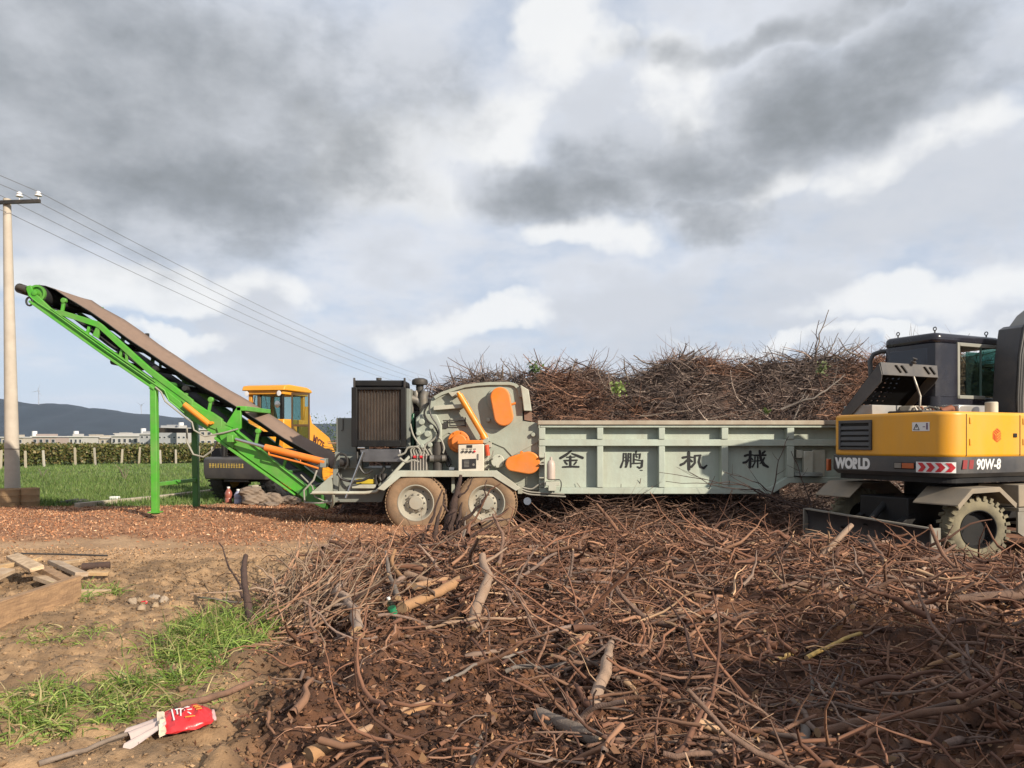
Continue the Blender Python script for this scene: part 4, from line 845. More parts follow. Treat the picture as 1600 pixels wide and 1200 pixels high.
# ------------------------------------------------------------------ belt conveyor
def build_conveyor():
    Yn, Yb = 14.1, 15.45
    r = thing('belt_conveyor', 'bright green inclined discharge conveyor with a dusty brown belt on two legs', 'conveyor', (-6.5, 14.8, .3))
    G = M['green']
    def side(Y, m):
        # all given in pixels of the near side, moved straight back for the far side
        def q(px, py): p = W(px, py, Yn); return Vector((p.x, Y, p.z))
        def poly(name, pts, th, mm=m, par=r):
            b = MB(); b.prism([(q(*p).x, q(*p).z) for p in pts], 1, Y - th / 2, Y + th / 2); return b.build(name, mm, par, bevel=.006)
        ch = poly('lower_chord', [(44, 462), (50, 460), (84, 484), (163, 541), (244, 597), (300, 642), (300, 652), (240, 603), (163, 550), (80, 492)], .05)
        poly('chord_flange', [(50, 470), (163, 551), (243, 606), (243, 610), (163, 555), (48, 473)], .16, m, ch)
        poly('chord_lip', [(82, 482.5), (163, 539.2), (244, 595.5), (244, 597.5), (163, 541.4), (82, 484.5)], .12, m, ch)
        poly('upper_chord', [(83, 486), (97, 485), (153, 502), (160, 507), (235, 574), (302, 625), (302, 634), (233, 584), (156, 514), (151, 511), (96, 493)], .075)
        poly('truss_post', [(152, 509), (157, 513), (154, 529), (145, 524)], .05)
        poly('truss_post', [(196, 545), (200, 549), (200, 566), (196, 562)], .04)
        poly('deep_web', [(232, 580), (244, 583), (300, 625), (352, 660), (374, 672), (374, 690), (345, 686), (318, 668), (290, 650), (262, 624)], .04)
        poly('web_plate', [(285, 626), (308, 636), (332, 644), (348, 655), (348, 675), (322, 665), (294, 642)], .09)
        poly('lower_beam', [(340, 676), (352, 666), (370, 674), (400, 699), (440, 731), (483, 764), (483, 776), (464, 770), (420, 739), (375, 707)], .05)
        poly('beam_flange', [(338, 682), (375, 709), (420, 741), (462, 771.5), (462, 774), (418, 744), (373, 712), (337, 686)], .17)
        poly('beam_lip', [(366, 668.5), (400, 695.5), (440, 728), (484, 762), (484, 764), (440, 730.3), (400, 698), (366, 671)], .14)
        poly('hinge_block', [(340, 668), (360, 668), (372, 680), (366, 700), (348, 690)], .13)
        return q
    qb = side(Yb, M['shadegreen']); qn = side(Yn, G)
    # head pulley, drive and brackets
    hc = W(56, 458, Yn); 
    b = MB(); b.tube([(hc.x, Yn + .08, hc.z), (hc.x, Yb - .08, hc.z)], .165, 22); b.build('head_pulley', M['rubber'], r, smooth=40)
    b = MB(); b.lathe([(0, .15), (.06, .16), (.06, .12), (.02, .11), (.02, .05), (.13, .05), (.14, .01)], (hc.x, Yn + .08, hc.z), (0, -1, 0), 22); b.build('pulley_end', G, r, smooth=30)
    b = MB(); b.prism([(qn(*p).x, qn(*p).z) for p in ((40, 448), (49, 446), (54, 458), (60, 462), (84, 485), (80, 492), (66, 483), (50, 471), (45, 460))], 1, Yn - .03, Yn + .02); b.build('head_bracket', G, r, bevel=.008)
    m0 = W(30, 449, Yn); b = MB(); b.tube([(m0.x + .02, Yn - .02, m0.z - .02), (m0.x - .0, Yn + .42, m0.z - .02)], .09, 16); b.tube([(hc.x - .16, Yn - .03, hc.z + .06), (m0.x, Yn - .03, m0.z)], .055, 12); b.build('drive_motor', M['dark'], r, smooth=40)
    b = MB()
    lp = [W(46 - 5 * math.cos(t) , 473 + 6.5 * math.sin(t) - 2, Yn - .05) for t in np.linspace(-2.2, 6.5, 22)]; b.tube(lp, .018, 6); b.build('motor_hose', M['rubber'], r, smooth=50)
    b = MB(); b.tube([W(46, 462, Yn - .05), W(50, 466, Yn - .05), W(60, 474, Yn - .05), W(84, 489, Yn - .06), W(163, 546, Yn - .06), W(243, 601, Yn - .06), W(257, 610, Yn - .06), W(264, 626, Yn - .06), W(288, 645, Yn - .06)], .014, 6); b.build('hydraulic_pipe', G, r, smooth=50)
    b = MB(); b.tube([W(243, 605, Yn - .08), W(252, 613, Yn - .08), W(258, 627, Yn - .08), W(284, 648, Yn - .08), W(300, 660, Yn - .1), W(303, 672, Yn - .1), W(320, 682, Yn - .1), W(350, 676, Yn - .1), W(372, 670, Yn - .08)], .016, 6); b.build('hydraulic_hose', M['hose'], r, smooth=50)
    b = MB(); b.tube([W(292, 668, Yn + .1), W(292, 690, Yn + .1), W(302, 710, Yn + .1), W(318, 714, Yn + .1), W(334, 702, Yn + .1), W(341, 686, Yn + .05)], .018, 6); b.build('hydraulic_hose', M['hose'], r, smooth=50)
    b = MB(); b.tube([W(470, 742, Yn - .1), W(488, 760, Yn - .15), W(492, 776, Yn - .2), W(520, 790, Yn - .25)], .015, 6); b.build('hydraulic_hose', M['hose'], r, smooth=50)
    b = MB(); b.tube([W(495, 735, Yn - .2), W(490, 750, Yn - .25), W(475, 766, Yn - .25), W(476, 785, Yn - .25), W(500, 786, Yn - .3), W(530, 783, Yn - .35)], .018, 6); b.build('hydraulic_hose', M['hose'], r, smooth=50)
    # belt: carrying run, a shallow trough, wrapped over the head pulley
    top = [(56, 443.5), (66, 444.5), (80, 453), (100, 467), (133, 490), (207, 543), (283, 593), (363, 640), (377, 649), (440, 691), (508, 728)]
    prof = [(0, .07), (.10, .045), (.28, -.03), (.5, -.07), (.72, -.03), (.9, .06), (1, .11)]
    def sag(i): return 0 if i < 2 else (.5 if i < 4 else 1)
    b = MB(); V = []; n = len(prof)
    pts = []
    for i in range(len(top) - 1):
        for k in range(5): t = k / 5; pts.append(((top[i][0] + (top[i + 1][0] - top[i][0]) * t), (top[i][1] + (top[i + 1][1] - top[i][1]) * t), sag(i) + (sag(i + 1) - sag(i)) * t))
    pts.append((*top[-1], 1))
    rows = [(W(px, py, Yn), s) for px, py, s in pts]
    for (p, s) in rows:
        w = .04 * math.sin(p.x * 9) * .12
        for (t, h) in prof: V.append((p.x + h * .5 * s, Yn + .10 + (Yb - Yn - .14) * t, p.z + (h + w) * s))
    F = [(i * n + j, (i + 1) * n + j, (i + 1) * n + j + 1, i * n + j + 1) for i in range(len(rows) - 1) for j in range(n - 1)]
    b.add(V, F); o = b.build('carrying_belt', M['belt'], r, smooth=60); sm = o.modifiers.new('thick', 'SOLIDIFY'); sm.thickness = .016; sm.offset = -1
    o.data.materials.append(M['rubber']); sm.material_offset = 1; sm.material_offset_rim = 1
    for p in o.data.polygons:
        if p.normal.z < 0: p.flip()
    b = MB(); V = []; ret = [(56, 443.2), (49, 448), (47, 458), (50, 468), (60, 476), (84, 482), (110, 497), (163, 538), (244, 592), (330, 660), (400, 710), (470, 760), (505, 760)]
    for (px, py) in ret:
        p = W(px, py, Yn)
        for t in (0, .5, 1): V.append((p.x, Yn + .10 + (Yb - Yn - .2) * t, p.z))
    b.add(V, [(i * 3 + j, (i + 1) * 3 + j, (i + 1) * 3 + j + 1, i * 3 + j + 1) for i in range(len(ret) - 1) for j in range(2)])
    o = b.build('return_belt', M['rubber'], r, smooth=50); sm = o.modifiers.new('thick', 'SOLIDIFY'); sm.thickness = .012; sm.offset = 0
    # idler rollers under the belt with brackets
    for i, (px, py) in enumerate(((92, 472), (132, 499), (183, 536), (236, 573), (284, 604), (322, 627), (396, 676), (440, 706))):
        p = W(px, py, Yn); b = MB(); b.tube([(p.x, Yn + .12, p.z - .02), (p.x, Yb - .1, p.z - .02)], .05, 10); io = b.build('idler_roller', M['rubber'], r, smooth=40)
        hh = .03 if i in (0, 5, 6) else -.12
        b = MB(); b.bar((p.x + .02, Yn + .03, p.z - .30), (p.x + .08, Yn + .03, p.z + hh), .05, .05, up=(0, 1, 0))
        if hh > 0: b.lathe([(0, .05), (.07, .05), (.075, .02)], (p.x + .08, Yn + .06, p.z + .03), (0, -1, 0), 12)
        b.build('idler_bracket', G, io, bevel=.006)
        b = MB(); b.bar((p.x + .02, Yb - .03, p.z - .30), (p.x + .08, Yb - .03, p.z + .14), .07, .05, up=(0, 1, 0)); b.build('idler_bracket', M['shadegreen'], io, bevel=.006)
    # cross members
    for (px, py) in ((163, 548), (243, 602), (262, 598), (296, 640), (348, 684), (440, 738)):
        p = W(px, py, Yn); b = MB(); b.tube([(p.x, Yn, p.z - .02), (p.x, Yb, p.z - .02)], .045, 8); b.build('cross_member', M['shadegreen'], r)
    b = MB(); p = W(172, 556, Yn); b.tube([(p.x, Yn + .1, p.z - .1), (p.x, Yb - .1, p.z - .1)], .055, 12); b.build('return_roller', M['rubber'], r, smooth=40)
    # lugs on the far truss
    p = qb(150, 486); b = MB(); b.bar((p.x + .3, Yb + .0, p.z - .55), (p.x + .3, Yb + .0, p.z - .22), .06); b.build('belt_guide', M['dark'], r)
    # tilt cylinders
    b = MB(); b.tube([W(288, 632, Yn - .1), W(327, 663, Yn - .1)], .052, 16); c1 = b.build('fold_cylinder', M['cyl'], r, smooth=40)
    b = MB(); b.lathe([(0, .03), (.12, .03)], W(333, 661, Yn - .02), (0, -1, 0), 10); b.build('cylinder_pin', M['cyl'], c1)
    b = MB(); b.tube([W(414, 699, Yn - .2), W(508, 722, Yn - .2)], .064, 18); c2 = b.build('lift_cylinder', M['orange'], r, smooth=40)
    b = MB(); b.tube([W(368, 686, Yn - .2), W(415, 699, Yn - .2)], .03, 14); b.build('piston_rod', M['chrome'], c2, smooth=40)
    b = MB(); b.tube([W(420, 710, Yn - .22), W(470, 723, Yn - .22), W(498, 732, Yn - .22)], .018, 8); b.tube([W(420, 704, Yn - .22), W(420, 710, Yn - .22)], .014, 6); b.build('cylinder_pipe', M['orange'], c2, smooth=40)
    for lug in ([(362, 678), (372, 680), (372, 691), (362, 691)], [(505, 716), (514, 716), (514, 730), (505, 730)]):
        b = MB(); b.ppx(lug, Yn - .26, Yn, Yn); b.build('cylinder_lug', G if lug[0][0] < 400 else M['greybox'], c2, bevel=.01)
    # portal over the belt
    b = MB(); b.ppx([(353, 664), (371, 636), (377, 636), (377, 669), (374, 672)], Yn - .03, Yn + .04, Yn); pg = b.build('portal', G, r, bevel=.006)
    p = W(371, 636, Yn); e = W(377, 636, Yn)
    b = MB(); b.box(p.x - .01, e.x + .10, Yn - .03, Yb + .05, p.z - .07, p.z + .015); b.build('portal_top', G, pg, bevel=.008)
    b = MB(); b.prism([(W(a, c, Yn).x, W(a, c, Yn).z) for a, c in ((360, 655), (370, 641), (384, 641), (384, 660))], 1, Yb - .02, Yb + .05); b.build('portal_plate', G, pg, bevel=.006)
    # legs
    for (px, pb, pt, Y, m) in ((241.5, 800, 600, Yn, G), (305, 795, 652, 15.9, M['shadegreen'])):
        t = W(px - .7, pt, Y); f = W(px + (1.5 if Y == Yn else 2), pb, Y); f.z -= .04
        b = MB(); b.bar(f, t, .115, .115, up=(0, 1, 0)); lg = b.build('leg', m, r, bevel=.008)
        b = MB(); b.bar(t - Vector((0, 0, .09)), t - Vector((0, 0, .07)), .135, .135, up=(0, 1, 0)); b.bar(f + Vector((0, 0, .03)), f + Vector((0, 0, .05)), .2, .2, up=(0, 1, 0)); b.build('leg_collar', m, lg)
    a = W(242, 672, Yn); c = W(300, 673, 15.9); b = MB(); b.bar(a, c, .09); b.build('leg_brace', M['dark'], r, bevel=.006)
    a = W(242.5, 757, Yn); c = W(306, 750, 15.9); b = MB(); b.bar(a, c, .07); lb = b.build('leg_brace', G, r, bevel=.006)
    m = a.lerp(c, .5); b = MB(); b.bar(m - (c - a) * .04, m + (c - a) * .04, .09); b.build('brace_clamp', G, lb, bevel=.006)
    # foot of the conveyor in the chipper
    b = MB(); b.ppx([(462, 768), (486, 758), (510, 776), (510, 796), (480, 782)], Yn - .05, Yb, Yn); b.build('tail_box', M['shadegreen'], r, bevel=.01)
build_conveyor()
# ------------------------------------------------------------------ lettering helper
def text(body, loc, xdir, size, m, parent, name='lettering', bold=.02, sx=1.0, shear=0.0, up=(0, 0, 1), align='LEFT'):
    cu = bpy.data.curves.new(name, 'FONT'); cu.body = body; cu.size = size; cu.offset = bold * size; cu.extrude = .002; cu.shear = shear; cu.align_x = align
    o = bpy.data.objects.new(name, cu); COL.objects.link(o)
    x = Vector(xdir).normalized(); u = Vector(up); n = x.cross(u).normalized(); u = n.cross(x)
    mtx = Matrix(((x.x * sx, u.x, n.x, loc[0]), (x.y * sx, u.y, n.y, loc[1]), (x.z * sx, u.z, n.z, loc[2]), (0, 0, 0, 1)))
    dg = bpy.context.evaluated_depsgraph_get(); me = bpy.data.meshes.new_from_object(o.evaluated_get(dg)); bpy.data.objects.remove(o); bpy.data.curves.remove(cu)
    me.materials.clear(); me.materials.append(m); me.transform(mtx); me.name = name
    o = bpy.data.objects.new(name, me); COL.objects.link(o); o.parent = parent; OFF[o.name] = Vector((0, 0, 0)); return o

# ------------------------------------------------------------------ wheeled excavator (local frame: x forward, y left)
M['hood_shade'] = mat('hood_shade_black', (.006, .006, .007), 1.0, var=.2, spec=.05); HSIDE = 1  # hood underside: the dark beneath the raised hood is put into its colour
def build_excavator():
    r = thing('wheeled_excavator', 'yellow and black wheeled excavator with its engine hood propped open', 'excavator', (6.79, 12.1, 0), math.atan2(.425, .905), local=True)
    yl, yr, xr, rc = 1.0, -1.1, -1.4, .30
    def outline(o=0.0, bulge=.05, xe=1.5):
        'plan path from the left side round the tail to the right side'
        P = [(.05, yl + o)]
        for i in range(9):
            t = math.pi / 2 + (math.pi / 2) * i / 8; P.append((xr + rc + (rc + o) * math.cos(t), yl - rc + (rc + o) * math.sin(t)))
        for i in range(1, 6): pass
        for i in range(9):
            t = math.pi + (math.pi / 2) * i / 8; P.append((xr + rc + (rc + o) * math.cos(t), yr + rc + (rc + o) * math.sin(t)))
        P.append((xe, yr - o)); return P
    tail = outline() + [(1.5, -.42), (.05, -.42)]
    b = MB(); b.prism(tail, 2, 1.375, 2.02); b.build('counterweight', M['yellow'], r, bevel=.045, seg=4)
    bd = outline(.035); lo = outline(-.03)
    b = MB(); n = len(bd); V = [(x, y, 1.385) for x, y in outline(.03)] + [(x, y, 1.33) for x, y in bd] + [(x, y, 1.16) for x, y in bd] + [(x, y, 1.10) for x, y in lo]
    F = []
    for k in range(3):
        for i in range(n - 1): F.append((k * n + i, k * n + i + 1, (k + 1) * n + i + 1, (k + 1) * n + i))
    F.append(tuple(range(n))[::-1]); F.append(tuple(range(3 * n, 4 * n)))
    b.add(V, F); b.add([(1.5, yr - .03, 1.385), (1.5, -.42, 1.385), (.05, -.42, 1.385), (.05, yl + .03, 1.385), (1.5, yr - .03, 1.1), (1.5, -.42, 1.1), (.05, -.42, 1.1), (.05, yl, 1.1)], [(0, 1, 5, 4), (1, 2, 6, 5), (2, 3, 7, 6), (4, 5, 6, 7)])
    b.build('bumper_skirt', M['charcoal'], r, smooth=35)
    b = MB(); b.prism([(x * .96, y * .95) for x, y in tail], 2, 1.02, 1.13); b.build('turntable_plate', M['black'], r)
    # panel seams
    for (x, w) in ((-1.06, .012), (.13, .014)):
        b = MB(); b.box(x, x + w, yr - .004, yr + .02, 1.40, 1.985); b.build('panel_seam', M['black'], r)
    for (x, z) in ((-.99, 1.55), (-.99, 1.85), (.20, 1.55), (.20, 1.85)):
        b = MB(); b.box(x, x + .03, yr - .014, yr + .0, z, z + .09); b.build('door_hinge', M['yellow'], r, bevel=.004)
    b = MB(); b.box(-.02, .06, yr - .012, yr + .0, 1.66, 1.72); b.build('door_latch', M['black'], r, bevel=.006)
    # tail grille with slats
    b = MB(); gx = xr - .012
    for (y0, y1, z0, z1) in ((.148, .757, 1.885, 1.93), (.148, .757, 1.472, 1.51), (.715, .757, 1.51, 1.885), (.148, .19, 1.51, 1.885)): b.box(gx - .02, gx + .06, y0, y1, z0, z1)
    gr = b.build('grille', M['charcoal'], r, bevel=.004)
    b = MB(); b.box(xr - .006, xr + .01, .19, .715, 1.51, 1.885); b.build('grille_back', M['black'], gr)
    for i in range(4):
        z = 1.56 + i * .083; b = MB(); b.prism([(gx - .018, z - .022), (gx - .005, z - .03), (gx + .002, z + .022), (gx - .008, z + .03)], 1, .19, .715); b.build('grille_slat', M['charcoal'], gr)
    # markings
    text('WORLD', (xr - .037, .80, 1.19), (0, -1, 0), .215, M['white'], r, bold=.06, sx=.80)
    text('90W-8', (-.90, yr - .037, 1.215), (1, 0, 0), .20, M['white'], r, bold=.028, sx=.93, shear=.12)
    b = MB(); 
    for k, (a, c) in enumerate(((-1.19, -1.075), (-1.055, -.94))):
        b.prism([(a, 1.22), (a + .09, 1.22), (a + .11, 1.345), (a + .02, 1.345)], 1, yr - .039, yr - .03)
    b.build('faded_red_letters', mat('faded_red', (.25, .03, .03), .5), r)
    # hazard chevron plate following the tail corner
    pth = outline(.038); 
    def along(s0, s1, nn):
        # arc-length points on the rear-right corner
        Q = [(xr - .038, -.60)] + [(xr + rc + (rc + .038) * math.cos(math.pi + math.pi / 2 * i / 10), yr + rc + (rc + .038) * math.sin(math.pi + math.pi / 2 * i / 10)) for i in range(11)] + [(-.6, yr - .038)]
        d = [0]
        for p, q in zip(Q[:-1], Q[1:]): d.append(d[-1] + math.hypot(q[0] - p[0], q[1] - p[1]))
        return [(float(np.interp(s, d, [p[0] for p in Q])), float(np.interp(s, d, [p[1] for p in Q]))) for s in np.linspace(s0, s1, nn)]
    def strip(name, s0, s1, f0, f1, push, m, par):
        P = along(s0, s1, 24); b = MB(); V = []
        for i, (x, y) in enumerate(P):
            t = i / 23; cx, cy = x - (xr + rc), y - (yr + rc); l = math.hypot(cx, cy) or 1; x += cx / l * push * (1 if True else 0); y += cy / l * push
            V += [(x, y, f0(t)), (x, y, f1(t))]
        b.add(V, [(2 * i, 2 * i + 2, 2 * i + 3, 2 * i + 1) for i in range(23)]); return b.build(name, m, par)
    z0, z1 = 1.165, 1.315
    cp = strip('hazard_plate', .02, .56, lambda t: z0, lambda t: z1, .004, M['white'], r)
    for k in range(4):
        s0 = .05 + k * .125; w = .085; h = .055
        for sd in (0, 1):
            P = MB(); mid = (z0 + z1) / 2; V = []
            zs = (mid, z0 + .012) if sd else (mid, z1 - .012)
            for (s, z) in ((s0 + h, zs[0]), (s0 + h + w - .012, zs[0]), (s0 + w - .012, zs[1]), (s0, zs[1])):
                (x, y), = along(s, s, 1); cx, cy = x - (xr + rc), y - (yr + rc); l = math.hypot(cx, cy); V.append((x + cx / l * .010, y + cy / l * .010, z))
            P.add(V, [(0, 1, 2, 3)]); P.build('chevron', M['red'], cp)
    b = MB(); b.box(xr - .05, xr - .02, -.605, -.26, 1.205, 1.30); tl = b.build('tail_lamp', M['black'], r, bevel=.006)
    b = MB(); b.box(xr - .056, xr - .045, -.59, -.40, 1.215, 1.29); b.build('lamp_lens', M['amberlens'], tl, bevel=.003)
    b = MB(); b.box(xr - .056, xr - .045, -.385, -.275, 1.215, 1.29); b.build('reverse_lens', M['steel'], tl, bevel=.003)
    b = MB(); b.box(xr + .02, xr + .10, yl + .005, yl + .05, 1.13, 1.32); b.build('side_marker', M['amberlens'], r, bevel=.01)
    # warning sticker
    b = MB(); b.box(xr - .006, xr + .002, -.80, -.53, 1.75, 1.875); st = b.build('warning_sticker', M['white'], r)
    X = xr - .009
    b = MB()
    tri = [(-.555, 1.77), (-.645, 1.77), (-.60, 1.853)]
    for p, q in zip(tri, tri[1:] + tri[:1]): b.bar((X, p[0], p[1]), (X, q[0], q[1]), .008, .003, up=(1, 0, 0))
    b.bar((X, -.60, 1.795), (X, -.60, 1.83), .007, .003, up=(1, 0, 0)); b.build('warning_triangle', M['letter'], st)
    b = MB(); b.bar((X, -.70, 1.81), (X, -.735, 1.81), .01, .003, up=(1, 0, 0)); b.bar((X, -.765, 1.77), (X, -.765, 1.835), .022, .003, up=(1, 0, 0)); b.lathe([(0, .014), (.003, .014)], (X, -.765, 1.85), (-1, 0, 0), 10); b.build('warning_figure', mat('sticker_purple', (.12, .03, .12), .5), st)
    # red cube emblem made of slanted bars
    lc = (-.39, 1.69); lr = .112; b = MB(); Yl = yr - .006
    def pt(u, v): return (lc[0] + u * lr, lc[1] + v * lr)
    h3 = .866
    rh = [[(0, 0), (h3, .5), (0, 1), (-h3, .5)], [(0, 0), (-h3, .5), (-h3, -.5), (0, -1)], [(0, 0), (0, -1), (h3, -.5), (h3, .5)]]
    for q in rh:
        for i in range(3):
            t0, t1 = i / 3 + .085, (i + 1) / 3 - .085
            A = lambda t, s: tuple(q[0][k] * (1 - t) * (1 - s) + q[1][k] * t * (1 - s) + q[3][k] * (1 - t) * s + q[2][k] * t * s for k in (0, 1))
            P = [pt(*A(t0, .09)), pt(*A(t1, .09)), pt(*A(t1, .91)), pt(*A(t0, .91))]
            b.prism(P, 1, Yl, Yl + .005)
    b.build('emblem', mat('emblem_red', (.66, .07, .02), .4), r)
    # engine hood: hinged on the far side, raised towards the camera side
    th = R(46.5); w = 1.04; x0, x1 = -1.25, .04; hy, hz = .86, 2.05
    def hp(x, t, d=0.0): return (x, hy - math.cos(th) * w * t - math.sin(th) * d, hz + math.sin(th) * w * t - math.cos(th) * d)
    b = MB(); nx, nt = 40, 34; V = [hp(x0 + (x1 - x0) * i / nx, j / nt) for j in range(nt + 1) for i in range(nx + 1)]; F = []
    for j in range(nt):
        for i in range(nx):
            hole = 4 <= j <= 27 and j % 3 != 2 and 3 <= i <= 23 and (i + (j // 3)) % 4 < 2 and j % 3 == 0
            if not hole: F.append((j * (nx + 1) + i, j * (nx + 1) + i + 1, (j + 1) * (nx + 1) + i + 1, (j + 1) * (nx + 1) + i))
    b.add(V, F); hd = b.build('engine_hood', M['hood_shade'], r); hd.data.materials.append(M['hood']); sm = hd.modifiers.new('thick', 'SOLIDIFY'); sm.thickness = .016; sm.offset = 0; sm.material_offset = HSIDE
    def plate(name, pts, m=M['hood'], par=hd, t=.014):
        b = MB(); b.add(pts, [tuple(range(len(pts)))]); o = b.build(name, m, par); s = o.modifiers.new('thick', 'SOLIDIFY'); s.thickness = t; s.offset = 0; bv = o.modifiers.new('bevel', 'BEVEL'); bv.width = .005; bv.segments = 2; return o
    D = .15
    ev = lambda x, dz, dy=0.0: (hp(x, 1.0)[0], hp(x, 1.0)[1] - .012 - dy, hp(x, 1.0)[2] - dz)
    plate('hood_flange', [ev(x0, -.006), ev(x1, -.006), ev(x1 - .02, .19, .03), ev(x0 + .02, .19, .03)])
    plate('hood_flange', [hp(x0, 0), hp(x0, 1.0), ev(x0 + .01, .19, .03), hp(x0 + .01, .80, D * 1.5), hp(x0 + .01, .0, D)])
    plate('hood_flange', [hp(x1, 0), hp(x1, 1.0), ev(x1 - .01, .19, .03), hp(x1 - .01, .80, D * 1.2), hp(x1 - .01, .0, D * .7)])
    for (xa) in (-.95, -.82, -.30, -.17):
        b = MB(); b.add([ev(xa, .03, .018), ev(xa + .03, .03, .018), ev(xa + .13, .14, .032), ev(xa + .10, .14, .032)], [(0, 1, 2, 3)]); o = b.build('vent_slot', M['black'], hd); s = o.modifiers.new('t', 'SOLIDIFY'); s.thickness = .02
    p = Vector(hp(-.56, 1.04, .02)); b = MB(); b.lathe([(0, .045), (.03, .045), (.04, .02), (.07, .02), (.08, .04)], p, (0, -.5, .85), 12); b.build('hood_latch', M['dark'], hd)
    q = Vector(hp(-.52, .93, .05)); b = MB(); b.tube([(-.55, .0, 2.02), (-.55, -.02, 2.3), q], .017, 8); b.build('hood_prop', M['steel'], r, smooth=40)
    # engine bay on the deck
    b = MB(); b.box(-1.22, -.55, .30, .84, 2.0, 2.17); b.build('radiator_duct', mat('duct_grey', (.33, .32, .31), .5, .3, var=.1, dirt=(.2, .17, .14), damt=.3), r, bevel=.01)
    b = MB(); b.box(-.95, -.1, -.35, .25, 1.98, 2.07); eb = b.build('engine', M['dark'], r, bevel=.02)
    b = MB(); b.box(-.62, -.2, .05, .30, 2.06, 2.16); b.build('rocker_cover', mat('cream_casting', (.55, .49, .38), .5, var=.1, dirt=(.3, .2, .13), damt=.4), eb, bevel=.02)
    for i in range(9):
        x = -.80 + i * .075; b = MB(); b.tube([(x, .0, 2.04), (x + .01, -.04, 2.10 + .03 * random.random()), (x + .05, -.08, 2.13), (x + .06, -.12, 2.05)], .017, 6); b.build('injector_pipe', [M['box'], M['steel'], mat('rust', (.28, .09, .04), .8)][i % 3], eb, smooth=40)
    b = MB(); b.tube([(-.25, -.15, 2.06), (-.1, -.2, 2.12), (.02, -.2, 2.05)], .05, 10); b.build('turbo_pipe', mat('rusty_pipe', (.24, .085, .045), .85, var=.3), eb, smooth=40)
    b = MB(); b.tube([(-.66, -.1, 2.05), (-.5, -.12, 2.14), (-.36, -.13, 2.12), (-.26, -.15, 2.04)], .014, 6); b.build('wiring_loom', M['hoseblk'], eb, smooth=40)
    b = MB(); b.box(-.05, .62, -.30, .12, 2.02, 2.17); b.build('air_cleaner_box', mat('silver_casing', (.48, .47, .45), .3, .6, var=.1), r, bevel=.02)
    b = MB(); b.lathe([(0, .09), (.18, .09), (.19, .08), (.19, .01)], (.42, -.5, 2.02), (0, 0, 1), 18); b.build('fuel_filler', mat('cream_filler', (.5, .47, .38), .5), r, smooth=40)
    # cab
    cx0, cx1, cy0, cy1, cz0, cz1 = .085, 1.78, .18, 1.18, 1.42, 3.36
    def rr(x0, x1, y0, y1, rad):
        P = []
        for (ax, ay, s) in ((x1 - rad, y1 - rad, 0), (x0 + rad, y1 - rad, 1), (x0 + rad, y0 + rad, 2), (x1 - rad, y0 + rad, 3)):
            for i in range(6): t = math.pi / 2 * (s + i / 5); P.append((ax + rad * math.cos(t), ay + rad * math.sin(t)))
        return P
    b = MB(); b.prism(rr(cx0, cx1, cy0, cy1, .14), 2, 3.18, cz1); cb = b.build('cab_roof', M['cabnavy'], r, bevel=.07, seg=4)
    b = MB(); b.prism(rr(cx0, cx1, cy0, cy1, .14), 2, cz0, 2.33); b.build('cab_base', M['cabnavy'], r, bevel=.01)
    b = MB(); b.prism(rr(cx0, .66, cy0, cy1, .14)[:24], 2, 2.33, 3.20)
    V = MB()
    # rear shell: back wall and the rear quarter of both sides
    V.prism([(.66, cy0), (.66, cy0 + .05), (cx0 + .14, cy0 + .05), (cx0 + .05, cy0 + .14), (cx0 + .05, cy1 - .14), (cx0 + .14, cy1 - .05), (.66, cy1 - .05), (.66, cy1), (cx0 + .14, cy1), (cx0 + .04, cy1 - .04), (cx0, cy1 - .14), (cx0, cy0 + .14), (cx0 + .04, cy0 + .04), (cx0 + .14, cy0)], 2, 2.33, 3.19)
    cs = V.build('cab_shell', M['cabnavy'], r, smooth=40)
    b = MB(); b.box(cx0 - .008, cx0 + .02, cy0 + .15, cy1 - .15, 2.62, 3.12); b.build('rear_window', mat('mirror_glass', (.02, .025, .04), .06, var=0), cs, bevel=.01)
    for (x, y) in ((1.70, cy0), (1.70, cy1 - .08)):
        b = MB(); b.box(x, x + .08, y, y + .08, 2.33, 3.19); b.build('cab_pillar', M['cabnavy'], cs, bevel=.015)
    # side window with pale frame, sliding panes
    fr = mat('window_rubber', (.24, .24, .21), .5, var=.1)
    b = MB()
    for (a, c, z0_, z1_) in ((.60, .66, 2.30, 3.22), (.66, 1.70, 3.16, 3.22), (.60, 1.30, 2.30, 2.36)): b.box(a, c, cy0 - .012, cy0 + .03, z0_, z1_)
    wf = b.build('side_window', fr, cs, bevel=.008)
    b = MB(); b.box(1.20, 1.68, cy0 + .008, cy0 + .014, 2.36, 3.16); b.build('window_pane', M['glassdk'], wf)
    b = MB(); b.box(.86, 1.24, cy0 + .03, cy0 + .036, 2.36, 3.08); b.build('window_pane', M['glassdk'], wf)
    b = MB(); b.box(1.19, 1.22, cy0 + .0, cy0 + .02, 2.36, 3.16); b.build('window_bar', mat('teal_bar', (.10, .17, .15), .3), wf)
    b = MB(); b.box(1.74, 1.75, cy0 + .1, cy1 - .1, 2.1, 3.15); b.build('windscreen', M['glass'], cs)
    b = MB(); b.box(.66, 1.68, cy1 - .02, cy1 - .012, 2.36, 3.16); b.build('door_glass', M['glassdk'], cs)
    b = MB(); b.box(.55, .75, .45, .9, 2.3, 2.95); b.box(.55, 1.0, .45, .9, 2.2, 2.36); b.build('driver_seat', M['black'], cs, bevel=.05, seg=3)
    b = MB(); b.tube([(1.02, .3, 2.33), (1.0, .3, 2.55)], .02, 8); b.lathe([(0, .02), (.07, .035), (.09, .01)], (1.0, .3, 2.53), (0, 0, 1), 10); b.build('joystick', M['dark'], cs)
